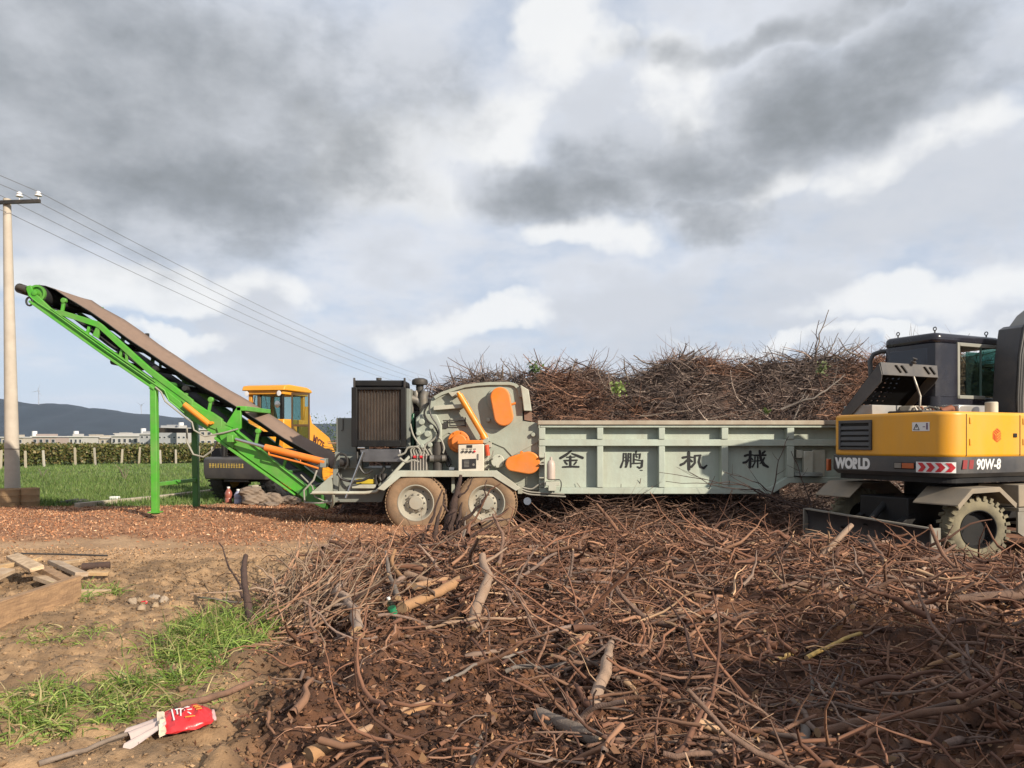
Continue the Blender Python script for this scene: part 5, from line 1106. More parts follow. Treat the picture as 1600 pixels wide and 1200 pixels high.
    # lifting eyes
    for (x, y) in ((.25, 1.0), (.25, .32), (1.55, .32)):
        b = MB(); b.tube([(x, y, 3.34), (x, y, 3.41)], .012, 8); b.tube([(x, y + .028 * math.cos(t), 3.435 + .028 * math.sin(t)) for t in np.linspace(0, 6.28, 13)], .009, 6); b.build('lifting_eye', M['dark'], cb)
    # guard rail behind the cab
    b = MB(); b.tube([(.10, 1.30, 2.0), (.06, 1.38, 2.6), (.05, 1.40, 3.0), (.09, 1.36, 3.12), (.16, 1.26, 3.16), (.25, 1.16, 3.16)], .04, 10); b.build('grab_rail', M['charcoal'], r, smooth=50)
    # boom with hoses
    bp = [(1.30, 1.5), (1.29, 2.3), (1.34, 2.95), (1.46, 3.40), (1.78, 3.70), (2.4, 4.05), (3.4, 4.35), (3.5, 4.05), (2.7, 3.62), (2.25, 3.1), (2.02, 2.4), (1.98, 1.5)]
    b = MB(); b.prism(bp, 1, -.36, -.04); bo = b.build('boom', M['boom'], r, bevel=.02)
    for k in range(4):
        o = .03 + .045 * k; pts = [(1.22 + o * .6, 1.75), (1.2 + o * .7, 2.3), (1.25 + o * .8, 2.98), (1.37 + o, 3.46 - o * .3), (1.72 + o * .6, 3.80 - o), (2.4, 4.15 - o)]
        Q = []
        for i in range(len(pts) - 1):
            for t in (0, .33, .66): Q.append((pts[i][0] + (pts[i + 1][0] - pts[i][0]) * t, -.40 - .012 * (k % 2), pts[i][1] + (pts[i + 1][1] - pts[i][1]) * t))
        b = MB(); b.tube(Q, .026, 8); b.build('boom_hose', M['hoseblk'], bo, smooth=60)
    b = MB(); b.prism([(1.18, 1.6), (1.23, 2.4), (1.27, 2.98), (1.37, 3.44), (1.5, 3.5), (1.46, 3.38), (1.36, 2.95), (1.31, 2.3), (1.30, 1.6)], 1, -.38, .0); b.build('boom_edge', M['charcoal'], bo, bevel=.01)
    b = MB(); b.lathe([(0, .09), (.06, .09), (.07, .05)], (1.6, -.36, 1.95), (0, -1, 0), 18); b.build('boom_pin', M['dark'], bo)
    # undercarriage
    b = MB(); b.box(-1.35, 2.2, -.42, .42, .38, .78); uc = b.build('chassis', M['black'], r, bevel=.02)
    b = MB(); b.lathe([(0, .55), (.26, .55)], (0, 0, .78), (0, 0, 1), 32); b.build('slew_ring', M['black'], uc, smooth=40)
    for xa in (-.707, 1.75):
        b = MB(); b.tube([(xa, -.8, .36), (xa, .8, .36)], .10, 12); b.lathe([(-.2, .12), (-.1, .2), (.1, .2), (.2, .12)], (xa, 0, .36), (0, 1, 0), 16); b.build('axle', M['black'], uc, smooth=40)
    st = R(20); ax = (-math.sin(st), -math.cos(st), 0)
    wheel(r, (-.707, -.96, .365), .455, .27, ax, M['tyre_grey'], M['black'], hub='deep', lugs=26)
    wheel(r, (-.707, .96, .365), .455, .27, tuple(-v for v in ax), M['tyre_grey'], M['black'], hub='deep', lugs=26)
    wheel(r, (1.75, -.96, .365), .455, .27, (0, -1, 0), M['tyre_grey'], M['black'], hub='deep', lugs=26)
    wheel(r, (1.75, .96, .365), .455, .27, (0, 1, 0), M['tyre_grey'], M['black'], hub='deep', lugs=26)
    def fend(y0, y1, sg):
        P = [(-1.42, .74), (-1.12, .955), (-.52, .965), (-.14, .72)]; T = [(x, z - .018) for x, z in P]
        b = MB(); b.prism(P + T[::-1], 1, y0, y1); f = b.build('fender', M['fender'], r, bevel=.004)
        Q = [(x + dx, z - .07) for (x, z), dx in zip(P, (.02, .01, -.01, -.02))]
        ye = y0 if sg < 0 else y1
        b = MB(); b.prism(P + Q[::-1], 1, ye - .012 * (sg < 0), ye + .012 * (sg > 0)); b.build('fender_lip', M['fender'], f, bevel=.003)
    fend(-1.22, -.55, -1); fend(.55, 1.22, 1)
    # step and tool box beside the rear wheel
    b = MB(); b.box(-.05, 1.1, -1.2, -.6, .66, .98); tb = b.build('tool_box', M['fender'], r, bevel=.012)
    b = MB(); b.box(-.10, 1.12, -1.23, -.62, .60, .652); b.build('box_shelf', M['bladeedge'], tb, bevel=.004)
    b = MB(); b.prism([(-.1, .60), (-.1, .30), (.02, .24), (.2, .24), (.2, .30), (.10, .32), (.08, .5), (.2, .52), (.9, .52), (.9, .60)], 1, -1.22, -1.19); b.build('step_bracket', M['bladeedge'], tb, bevel=.004)
    b = MB(); b.box(.1, .9, -1.2, -.95, .25, .285); b.box(.1, .9, -1.2, -.95, .40, .43); b.build('step', M['bladeedge'], tb, bevel=.004)
    # dozer blade, tilted a little
    bx = -1.777; tl = .05
    def bz(y): return .41 + (y + 1.1) / 2.2 * .10
    b = MB(); V = []; prof = [(0, .0), (.05, -.08), (.065, -.2), (.05, -.33), (.0, -.46), (.03, -.46), (.09, -.33), (.10, -.2), (.09, -.08), (.05, 0)]
    for y in (-1.1, 1.1): V += [(bx + dx, y, bz(y) + dz) for dx, dz in prof]
    n = len(prof); b.add(V, [(i, (i + 1) % n, n + (i + 1) % n, n + i) for i in range(n)] + [tuple(range(n))[::-1], tuple(range(n, 2 * n))]); bl = b.build('dozer_blade', M['blade'], r, smooth=40)
    b = MB(); b.bar((bx + .02, -1.1, bz(-1.1) + .012), (bx + .02, 1.1, bz(1.1) + .012), .075, .025); b.build('blade_top_edge', M['bladeedge'], bl, bevel=.004)
    b = MB(); b.bar((bx - .012, -1.1, bz(-1.1) - .40), (bx - .012, 1.1, bz(1.1) - .40), .02, .13); b.build('cutting_edge', M['bladeedge'], bl, bevel=.004)
    b = MB(); b.box(bx - .03, bx + .16, -1.125, -1.102, bz(-1.1) - .46, bz(-1.1) + .02); b.build('blade_end', M['bladeedge'], bl, bevel=.004)
    b = MB(); b.box(bx - .03, bx + .16, 1.102, 1.125, bz(1.1) - .46, bz(1.1) + .02); b.build('blade_end', M['bladeedge'], bl, bevel=.004)
    for y in (-.38, .38):
        b = MB(); b.bar((bx + .06, y, .25), (-1.2, y, .5), .12, .14); b.build('blade_arm', M['black'], bl, bevel=.01)
    b = MB(); b.tube([(bx + .06, 0, .35), (-1.25, 0, .72)], .05, 12); b.build('blade_cylinder', M['black'], bl, smooth=40)
build_excavator()

# ------------------------------------------------------------------ wheel loader behind the conveyor (local frame)
def build_loader():
    r = thing('wheel_loader', 'yellow wheel loader with an open cab door behind the conveyor', 'wheel loader', (-6.79, 21.16, 0), math.atan2(.97, .25), local=True)
    Yw = M['loader']; K = M['black']
    pil = mat('loader_pillar', (.10, .06, .03), .5, var=.2)
    b = MB(); b.prism([(-.18, 3.0), (-.10, 3.13), (.2, 3.17), (1.3, 3.15), (1.62, 3.08), (1.62, 3.0)], 1, -.80, .80); rf = b.build('cab_roof', Yw, r, bevel=.03, seg=3)
    b = MB(); b.box(-.08, 1.5, -.70, .70, 2.90, 2.996); b.build('roof_band', Yw, rf, bevel=.01)
    for (x, y, m) in ((0, -.65, K), (0, .53, Yw), (0, .20, pil), (1.3, -.65, Yw), (1.3, .55, Yw)):
        b = MB(); b.box(x, x + .1, y, y + .12, 2.2, 2.91); b.build('cab_pillar', m, r, bevel=.01)
    b = MB(); b.box(-.02, 1.45, -.70, .70, 1.25, 2.22); b.build('cab_body', Yw, r, bevel=.03)
    b = MB(); b.box(.03, .04, -.53, .20, 2.23, 2.9); b.build('rear_window', M['glass'], r)
    b = MB(); b.box(1.36, 1.37, -.55, .55, 2.22, 2.9); b.build('windscreen', M['glass'], r)
    b = MB(); b.box(.12, 1.3, .64, .648, 2.22, 2.9); b.build('side_window', M['glass'], r)
    b = MB(); b.tube([(-.01, .02, 2.88), (-.02, -.12, 2.35)], .012, 6); b.build('wiper', K, r)
    for y in (-.60, .62):
        b = MB(); b.lathe([(0, .03), (.08, .075), (.10, .075), (.105, .01)], (-.06, y, 2.92), (-1, 0, 0), 14); b.build('work_lamp', M['porcelain'], rf, smooth=40)
    b = MB(); b.lathe([(-.05, .02), (-.03, .09), (.03, .10), (.06, .03)], (-.10, -.52, 2.62), (-1, 0, 0), 14); b.build('mirror', M['chrome'], r, smooth=40)
    b = MB(); b.tube([(-.05, .36, 2.86), (-.08, .42, 2.5), (-.05, .4, 2.25)], .018, 6); b.lathe([(0, .06), (.02, .06)], (-.08, .40, 2.62), (-1, 0, 0), 12); b.build('grab_rail', K, r, smooth=40)
    # open door on the right side
    h = Vector((.45, -.70, 0)); d = Vector((.10, -.62, 0)); dn = d.normalized()
    def dr(name, s0, s1, z0, z1, m, t=.05, par=None):
        b = MB(); b.bar(h + d * s0 + Vector((0, 0, (z0 + z1) / 2)), h + d * s1 + Vector((0, 0, (z0 + z1) / 2)), t, z1 - z0); return b.build(name, m, par or r)
    do = dr('cab_door', 0, 1, 2.90, 2.96, pil); dr('door_stile', 0, .07, 1.5, 2.90, pil, par=do); dr('door_stile', .93, 1, 1.35, 2.90, pil, par=do); dr('door_rail', .07, .93, 2.02, 2.08, pil, par=do)
    dr('door_rail', .55, .93, 1.35, 1.41, pil, par=do); dr('door_glass', .07, .93, 2.08, 2.90, M['glass'], .008, do); dr('door_glass', .30, .93, 1.45, 2.02, M['glassdk'], .008, do)
    b = MB(); b.bar(h + d * .04 + Vector((0, 0, 1.95)), h + d * .6 + Vector((0, 0, 1.40)), .05, .06); b.build('door_stile', pil, do)
    # hood, counterweight, frames
    b = MB(); b.prism([(-1.3, 1.2), (-1.3, 1.75), (-1.15, 2.0), (-.02, 2.15), (-.02, 1.2)], 1, -.55, .20); hd = b.build('engine_hood', Yw, r, bevel=.04, seg=3)
    b = MB(); b.lathe([(0, .22), (.05, .24), (.09, .24), (.12, .16), (.13, .03), (.19, .03), (.2, .01)], (-.35, -.18, 2.13), (0, 0, 1), 20); b.build('intake_cap', mat('brown_cap', (.16, .09, .04), .6), hd, smooth=40)
    b = MB(); b.prism([(-1.65, .62), (-1.72, .8), (-1.72, 1.15), (-1.6, 1.2), (-1.0, 1.2), (-1.0, .62)], 1, -1.1, 1.1); cw = b.build('counterweight', M['charcoal'], r, bevel=.03)
    rs = random.Random(3); yq = mat('yellow_print', (.5, .36, .08), .6)
    b = MB(); y = .88
    while y > -.35:      # small illegible yellow lettering
        w = rs.choice((.07, .08, .06))
        for k in range(3): b.box(-1.728, -1.718, y - w * rs.uniform(.6, 1), y, .93 + k * .04, .945 + k * .04 + .012 * rs.random())
        b.box(-1.728, -1.718, y - w * .55, y - w * .35, .92, 1.035); y -= w + .03
    b.build('lettering', yq, cw)
    b = MB(); b.box(-1.6, 1.3, -.45, .45, .55, 1.22); b.build('rear_frame', K, r, bevel=.02)
    b = MB(); b.box(1.3, 3.0, -.40, .40, .55, 1.5); b.build('front_frame', Yw, r, bevel=.03)
    for x in (-.55, 2.1):
        for s in (-1, 1):
            wheel(r, (x, s * .95, .70), .70, .44, (0, s, 0), M['rubber'], Yw, hub='deep', n=32)
    # fenders
    for s in (-1, 1):
        b = MB(); P = [(-1.35, .9), (-1.15, 1.42), (-.15, 1.42), (.05, 1.1)]; b.prism(P + [(x, z - .04) for x, z in P[::-1]], 1, min(s * .62, s * 1.2), max(s * .62, s * 1.2)); b.build('fender', K, r, bevel=.01)
    # lift arms and bucket
    for s in (-.66, .66):
        b = MB(); b.prism([(1.05, 1.45), (1.05, 2.0), (1.25, 2.2), (1.7, 2.16), (3.0, 1.72), (3.9, .8), (3.9, .5), (3.6, .5), (2.8, 1.0), (1.9, 1.25)], 1, s - .06, s + .06); am = b.build('lift_arm', Yw, r, bevel=.015)
        b = MB(); b.prism([(1.25, 2.1), (1.38, 2.6), (1.52, 2.62), (1.8, 2.1)], 1, s - .05, s + .05); b.build('arm_tower', Yw, am, bevel=.01)
        if s < 0:
            dx = Vector((.95, 0, -.31)).normalized()
            text('MYZF', (1.78, s - .075, 1.60), tuple(dx), .32, mat('dark_red_print', (.10, .02, .02), .5), am, bold=.02, sx=1.0, up=(.31, 0, .95))
        b = MB(); b.tube([(1.3, s * .7, 1.0), (2.6, s * .8, 1.3)], .06, 10); b.build('lift_cylinder', M['orange'], am, smooth=40)
    b = MB(); P = [(3.7, .15), (3.6, .6), (3.75, 1.1), (4.6, .1), (4.6, .06)]; b.prism(P, 1, -1.2, 1.2); b.build('bucket', Yw, r, bevel=.02)
    b = MB(); b.tube([(-1.45, .55, 1.2), (-1.45, .55, 1.62)], .08, 12); b.build('exhaust_stack', K, r, smooth=40)
    KX, KY = .85, .82
    def shrink(o):
        for c in o.children:
            if c.name.startswith('wheel'):
                m = sum((v.co for v in c.data.vertices), Vector()) / len(c.data.vertices); c.location = (m.x * (KX - 1), m.y * (KY - 1), 0); continue
            if c.type == 'MESH':
                for v in c.data.vertices: v.co.x *= KX; v.co.y *= KY
            else: c.location.x *= KX; c.location.y *= KY; c.scale.x *= .85
            shrink(c)
    shrink(r)
build_loader()

# ------------------------------------------------------------------ power pole and lines
def build_power():
    D = 19.6; base = W(20.5, 775, D); base.z = float(g(base.x, D)); top = W(11, 311, D)
    r = thing('power_pole', 'pale concrete power pole with crossarm and white insulators', 'power pole', base)
    b = MB(); b.tube([base - Vector((0, 0, .4)), base.lerp(top, .5), top], [.185, .135, .088], 20); sh = b.build('shaft', M['concrete'], r, smooth=40)
    p = base.lerp(top, .18); b = MB(); b.tube([p, p + Vector((0, 0, .015))], .172, 20); b.build('band', M['dark'], sh)
    wd = Vector((.096, .995, 0)).normalized(); ca = Vector((.995, -.096, 0))
    cz = top.z - .12; c0 = Vector((top.x, D - .12, cz)); A = c0 - ca * 1.02; B = c0 + ca * .98
    b = MB(); b.bar(A, B, .06, .09); co = b.build('crossarm', M['dark'], r)
    ins = []
    for s in (-.95, -.22, .42, .93):
        q = c0 + ca * s + Vector((0, 0, .04)); b = MB(); b.tube([q, q + Vector((0, 0, .12))], .012, 6); b.lathe([(.08, .03), (.09, .085), (.12, .08), (.14, .05), (.16, .07), (.18, .06), (.21, .03), (.215, .005)], q, (0, 0, 1), 14); b.build('insulator', M['porcelain'], co, smooth=30); ins.append(q + Vector((0, 0, .20)))
    ends = [W(705, 612, 88), W(712, 609, 88), W(722, 606, 88), W(735, 603, 88)]
    lab = ['lowest of the four overhead wires sloping down to the right', 'second lowest of the four overhead wires on the pole', 'second highest overhead wire, tied to the inner insulator', 'topmost overhead wire, tied to the outer insulator']
    starts = [Vector((top.x + .05, D, top.z - .36)), ins[1], ins[2], ins[3]]
    for i in range(4):
        a, e = starts[i], ends[i]; prev = a - (e - a).normalized() * 16 + Vector((-1.0, 0, 1.0))
        P = [prev.lerp(a, t) - Vector((0, 0, .25 * 4 * t * (1 - t))) for t in np.linspace(0, 1, 8)[:-1]]
        P += [a.lerp(e, t) - Vector((0, 0, 1.0 * 4 * t * (1 - t))) for t in np.linspace(0, 1, 32)]
        b = MB(); b.tube(P, .008, 5, cap=False); o = b.build('power_line', M['wire']); tag(o, lab[i], 'wire', 'overhead wires')
    e = (ends[1] + ends[2]) / 2; g2 = Vector((e.x, e.y, 0)); r2 = thing('power_pole', 'distant concrete power pole behind the chipper, end of the wires', 'power pole', g2)
    b = MB(); b.tube([g2 - Vector((0, 0, .4)), Vector((e.x, e.y, e.z + .1))], [.19, .1], 10); b.build('shaft', M['concrete'], r2)
    b = MB(); b.bar(Vector((ends[0].x - .1, 88, e.z - .05)), Vector((ends[3].x + .1, 88, e.z - .05)), .07, .09); b.build('crossarm', M['dark'], r2)
    # two brown drums at the foot of the pole
    for (px0, px1, py0, py1, Dd, l) in ((-8, 31, 761, 790, 18.9, 'brown drum hiding the foot of the concrete pole'), (33, 60, 758, 788, 19.1, 'brown drum standing just right of the concrete pole')):
        c = W((px0 + px1) / 2, py1, Dd); h = (py1 - py0) / 1200 * Dd; ra = (px1 - px0) / 2400 * Dd; c.z = float(g(c.x, c.y)) - .02
        b = MB(); b.lathe([(0, ra * .94), (.02, ra), (h * .3, ra), (h * .32, ra * 1.025), (h * .35, ra), (h * .65, ra), (h * .67, ra * 1.025), (h * .70, ra), (h - .02, ra), (h, ra * 1.01), (h + .01, ra * .97), (h - .03, ra * .94), (h - .03, .001)], c, (0, 0, 1), 28)
        o = b.build('drum', M['drum'], smooth=30); tag(o, l, 'drum', 'drums at the pole')
build_power()
# ------------------------------------------------------------------ brush, chips, clods
def D_of(py, z=0.0): return (CAM_H - z) * 1200 / (py - 690)
def on_ground(px, py):
    'ground point that the photograph shows at px, py'
    D = D_of(py)
    for _ in range(12):
        x = (px - 800) / 1200 * D; D = .5 * D + .5 * D_of(py, float(g(x, D)))
    x = (px - 800) / 1200 * D; return Vector((x, D, float(g(x, D))))
def sample(N, y0, y1, cond, px0=-40, px1=1640):
    X = []; Yv = []
    got = 0
    while got < N:
        y = np.sqrt(rng.uniform(y0 ** 2, y1 ** 2, N * 2)); px = rng.uniform(px0, px1, N * 2); x = (px - 800) / 1200 * y
        k = cond(x, y); X.append(x[k]); Yv.append(y[k]); got += int(k.sum())
    return np.concatenate(X)[:N], np.concatenate(Yv)[:N]
def clear(x, y):
    'not inside the machines'
    ex = (x - 6.79) * .905 + (y - 12.1) * .425; ey = -(x - 6.79) * .425 + (y - 12.1) * .905
    return ~((ex > -1.95) & (np.abs(ey) < 1.4)) & ~((y > 13.25) & (x > -3.8) & (x < 6.5))
def build_litter():
    # wood chips
    N = 44000; x, y = sample(N, 11.2, 20, lambda x, y: (rng.uniform(0, 1, len(x)) < zones(x, y)[1] * .95 + .05) & (x < 1.5), -40, 900)
    P = np.stack([x, y, g(x, y) + rng.uniform(.0, .03, N)], -1)
    col = palette(N, [(.46, .215, .105), (.56, .32, .18), (.27, .12, .06), (.60, .42, .27), (.36, .155, .075), (.15, .07, .04)], [.28, .16, .2, .06, .18, .12], .25)
    V, F, c = cards(P, rng.uniform(.02, .075, N), asp=.33, col=col)
    tag(mesh_np('wood_chips', V, F, M['chip'], c), 'orange-brown wood chips spread over the yard', kind='stuff')
    # shredded bark and fine litter under the brush
    N = 46000; x, y = sample(N, 3.2, 13.6, lambda x, y: (rng.uniform(0, 1, len(x)) < zones(x, y)[0]) & clear(x, y))
    P = np.stack([x, y, g(x, y) + rng.uniform(-.005, .03, N)], -1)
    col = palette(N, [(.23, .10, .05), (.34, .165, .085), (.12, .05, .027), (.46, .27, .14), (.22, .13, .085)], [.32, .22, .28, .07, .11], .25)
    V, F, c = cards(P, rng.uniform(.015, .07, N) * (.6 + y * .05), asp=.38, col=col)
    tag(mesh_np('bark_litter', V, F, M['chip'], c), 'shredded bark and fine brown litter under the brush', kind='stuff')
    # crumbs of tan soil and bits of straw
    N = 16000; x, y = sample(N, 3.4, 11.5, lambda x, y: (zones(x, y)[0] < .5) & (zones(x, y)[1] < .3), -40, 800)
    V, F, c = cards(np.stack([x, y, g(x, y) + .004], -1), rng.uniform(.008, .03, N) * (.6 + y * .08), asp=.75, col=ground_col(x, y) * (.92 + rng.normal(0, .22, (N, 1))))
    tag(mesh_np('soil_crumbs', V, F, M['chip'], np.clip(c, .02, .8)), 'loose crumbs of tan soil', kind='stuff')
    # dead leaves
    N = 1500; x, y = sample(N, 3.4, 12, lambda x, y: (zones(x, y)[0] > .4) & clear(x, y))
    V, F, c = cards(np.stack([x, y, g(x, y) + rng.uniform(.01, .07, N)], -1), rng.uniform(.04, .09, N), asp=.55, col=palette(N, [(.32, .18, .09), (.24, .12, .06), (.16, .08, .045)], None, .2))
    tag(mesh_np('dead_leaves', V, F, M['leaf'], c), 'dry brown leaves caught in the brush', kind='stuff')
    # clods
    N = 15000; x, y = sample(N, 3.2, 12.0, lambda x, y: (rng.uniform(0, 1, len(x)) < np.where(zones(x, y)[0] > .5, 1.0 * (y < 7.5) * (x < .9), .07 - .05 * zones(x, y)[3])) & (zones(x, y)[1] < .3))
    s = rng.lognormal(math.log(.0105), .55, N) * (.75 + y * .05); s = np.clip(s, .004, .034)
    base = np.array([(0, 0, 1), (.9, 0, .45), (.28, .85, .45), (-.72, .53, .45), (-.72, -.53, .45), (.28, -.85, .45), (.72, .53, -.45), (-.28, .85, -.45), (-.9, 0, -.45), (-.28, -.85, -.45), (.72, -.53, -.45), (0, 0, -1)])
    tri = np.array([(0, 1, 2), (0, 2, 3), (0, 3, 4), (0, 4, 5), (0, 5, 1), (1, 6, 2), (2, 7, 3), (3, 8, 4), (4, 9, 5), (5, 10, 1), (2, 6, 7), (3, 7, 8), (4, 8, 9), (5, 9, 10), (1, 10, 6), (6, 11, 7), (7, 11, 8), (8, 11, 9), (9, 11, 10), (10, 11, 6)])
    V = base[None] * (s[:, None, None]) * rng.uniform(.3, 1.6, (N, 12, 1)) * C(1, 1, .6)[None, None]
    V = V + np.stack([x, y, g(x, y) + s * .12], -1)[:, None]
    F = (tri[None] + (np.arange(N) * 12)[:, None, None]).reshape(-1, 3)
    bc = ground_col(x, y) * (1 + rng.normal(-.05, .16, (N, 1)))
    tag(mesh_np('soil_clods', V.reshape(-1, 3), F, M['clod'], np.repeat(bc, 12, axis=0)), 'crumbled clods of dry soil', kind='stuff')
    # thin twigs carpeting the brush zone
    N = 4400; x, y = sample(N, 3.2, 13.4, lambda x, y: (rng.uniform(0, 1, len(x)) < zones(x, y)[0] * (.10 + .90 * sst(fbm(x * 1.3, y * 1.3, 3, 44), .42, .62)) * np.where((x < .2) & (y < 7.2), .35, 1)) & clear(x, y))
    Lg = np.clip(rng.lognormal(math.log(.34), .5, N), .1, 1.1); Rd = np.clip(rng.lognormal(math.log(.0058), .5, N), .0025, .016) * (.75 + y * .045)
    P = np.stack([x, y, g(x, y) + rng.exponential(.03, N)], -1); d = dirs(N, .02, .2)
    col = palette(N, [(.21, .098, .058), (.33, .175, .11), (.13, .06, .037), (.07, .034, .024), (.44, .28, .175), (.22, .15, .115)], [.28, .17, .25, .17, .06, .07], .22)
    V, F, c, _ = twig_mass(P, d, Lg, Rd, 6, 4, .3, col, .03)
    tag(mesh_np('twig_carpet', V, F, M['twig'], c, smooth=True), 'dense carpet of thin broken twigs on the ground', kind='stuff')
    # thicker broken pieces too many to count
    N = 3200; x, y = sample(N, 3.4, 13.0, lambda x, y: (rng.uniform(0, 1, len(x)) < zones(x, y)[0] * np.where((x < .2) & (y < 7.2), .25, 1)) & clear(x, y))
    P = np.stack([x, y, g(x, y) + rng.exponential(.04, N)], -1); Rd = np.clip(rng.lognormal(math.log(.0125), .5, N), .006, .034) * (.8 + y * .03)
    col = palette(N, [(.21, .095, .053), (.30, .155, .09), (.12, .054, .032), (.42, .265, .155), (.21, .14, .105)], [.32, .18, .34, .05, .11], .2)
    V, F, c, _ = twig_mass(P, dirs(N, .05, .2), np.clip(rng.lognormal(math.log(.45), .45, N), .15, 1.2), Rd, 8, 6, .26, col, .02)
    tag(mesh_np('broken_wood', V, F, M['twig'], c, smooth=True), 'broken wood pieces mixed through the brush', kind='stuff')
    # unseen brush heap added past the right edge to shade the lower right corner
    N = 2600; x = rng.normal(5.2, .9, N); y = rng.normal(3.2, 1.3, N); k = ~in_view(x, np.maximum(y, .3), 40) & (y > .6); x, y = x[k], y[k]; N = len(x)
    V, F, c, _ = twig_mass(np.stack([x, y, g(x, y) - .03], -1), dirs(N, .3, .5), rng.uniform(.3, 1.0, N), rng.uniform(.004, .014, N), 5, 4, .2, palette(N, [(.25, .125, .078), (.36, .205, .135), (.165, .08, .05)], None, .2), .02)
    tag(mesh_np('shade_brush', V, F, M['twig'], c, smooth=True), 'unseen brush heap added past the right edge for its shade', kind='stuff')
    # the leaning bundle of grey twigs at the brush's left edge
    N = 240; t = rng.uniform(0, 1, N); x = -2.25 + .95 * rng.normal(.3, .32, N) - .12 * (8 - 7.8); y = rng.uniform(6.4, 9.0, N); x = x - (y - 7.5) * .12
    P = np.stack([x, y, g(x, y) + rng.uniform(0, .12, N)], -1); a = rng.normal(.7, .95, N); e = np.abs(rng.normal(.36, .26, N))
    d = np.stack([np.cos(a) * np.cos(e), np.sin(a) * np.cos(e) * .8, np.sin(e)], -1); Lg = rng.uniform(.3, 1.1, N); Rd = np.clip(rng.lognormal(math.log(.0085), .4, N), .004, .02)
    V, F, c, _ = twig_mass(P, d, Lg, Rd, 7, 5, .26, palette(N, [(.24, .165, .11), (.32, .22, .15), (.17, .10, .065), (.30, .165, .10)], None, .2), .02)
    tag(mesh_np('twig_bundle', V, F, M['twig'], c, smooth=True), 'leaning grey thin twigs heaped at the left edge of the brush', kind='stuff')
build_litter()

def blades(name, P, d, Lg, w, col, label, K=6, droop=.3, m=None):
    N = len(P); s = np.cross(d, dirs(N, 0, .4)); s /= np.linalg.norm(s, axis=1, keepdims=True)
    V = np.zeros((N, K, 2, 3)); p = P.copy(); dd = d.copy()
    for k in range(K):
        ww = (w * (1 - (k / (K - 1)) ** 1.5) + .0006)[:, None]; V[:, k, 0] = p - s * ww; V[:, k, 1] = p + s * ww
        p = p + dd * (Lg / (K - 1))[:, None]; dd = dd + rng.normal(0, .12, (N, 3)); dd[:, 2] -= droop; dd /= np.linalg.norm(dd, axis=1, keepdims=True)
    V[..., 2] = np.maximum(V[..., 2], (P[:, 2] - .03)[:, None, None])
    i = np.arange(N * K * 2).reshape(N, K, 2); F = np.stack([i[:, :-1, 0], i[:, :-1, 1], i[:, 1:, 1], i[:, 1:, 0]], -1).reshape(-1, 4)
    o = mesh_np(name, V.reshape(-1, 3), F, m or M['blade_grass'], np.repeat(col, K * 2, axis=0)); tag(o, label, kind='stuff'); return o
def patch(cx, cy, rx, ry, rot, N, label, Lm, pal, pw=None):
    a = rng.uniform(0, 6.283, N); q = np.sqrt(rng.uniform(0, 1, N)) * (1 + rng.normal(0, .15, N))
    u = np.cos(a) * q * rx; v = np.sin(a) * q * ry; x = cx + u * math.cos(rot) - v * math.sin(rot); y = cy + u * math.sin(rot) + v * math.cos(rot)
    k = fbm(x * 4, y * 4, 3, 15) > .40; x = x[k]; y = y[k]; N = len(x)
    P = np.stack([x, y, g(x, y) - .01], -1); d = dirs(N, .5, .35); d[:, 0] += .3; d /= np.linalg.norm(d, axis=1, keepdims=True)
    blades('grass_patch', P, d, rng.uniform(.5, 1.3, N) * Lm, rng.uniform(.0025, .006, N), palette(N, pal, pw, .2), label)
GP = [(.17, .27, .04), (.26, .36, .07), (.34, .36, .11), (.11, .19, .035), (.42, .34, .17)]
patch(-2.45, 6.1, .42, 1.25, .12, 5200, 'long tangled green grass lying between brush and bare soil', .26, GP, [.3, .28, .17, .15, .1])
patch(-2.72, 4.62, .5, .5, 0, 3300, 'yellowish green grass patch at the lower edge of the soil', .17, GP, [.25, .25, .25, .1, .15])
patch(-3.7, 6.3, .5, .32, .2, 700, 'thin green grass in front of the weathered beam', .12, GP, [.2, .2, .25, .1, .25])
patch(-2.2, 4.9, .5, .35, .4, 600, 'sparse dry grass beside the red packet', .12, GP, [.15, .2, .3, .05, .3])
patch(-4.5, 8.1, .35, .45, 0, 700, 'fresh green weeds thrown between the planks', .2, GP, [.3, .3, .15, .2, .05])

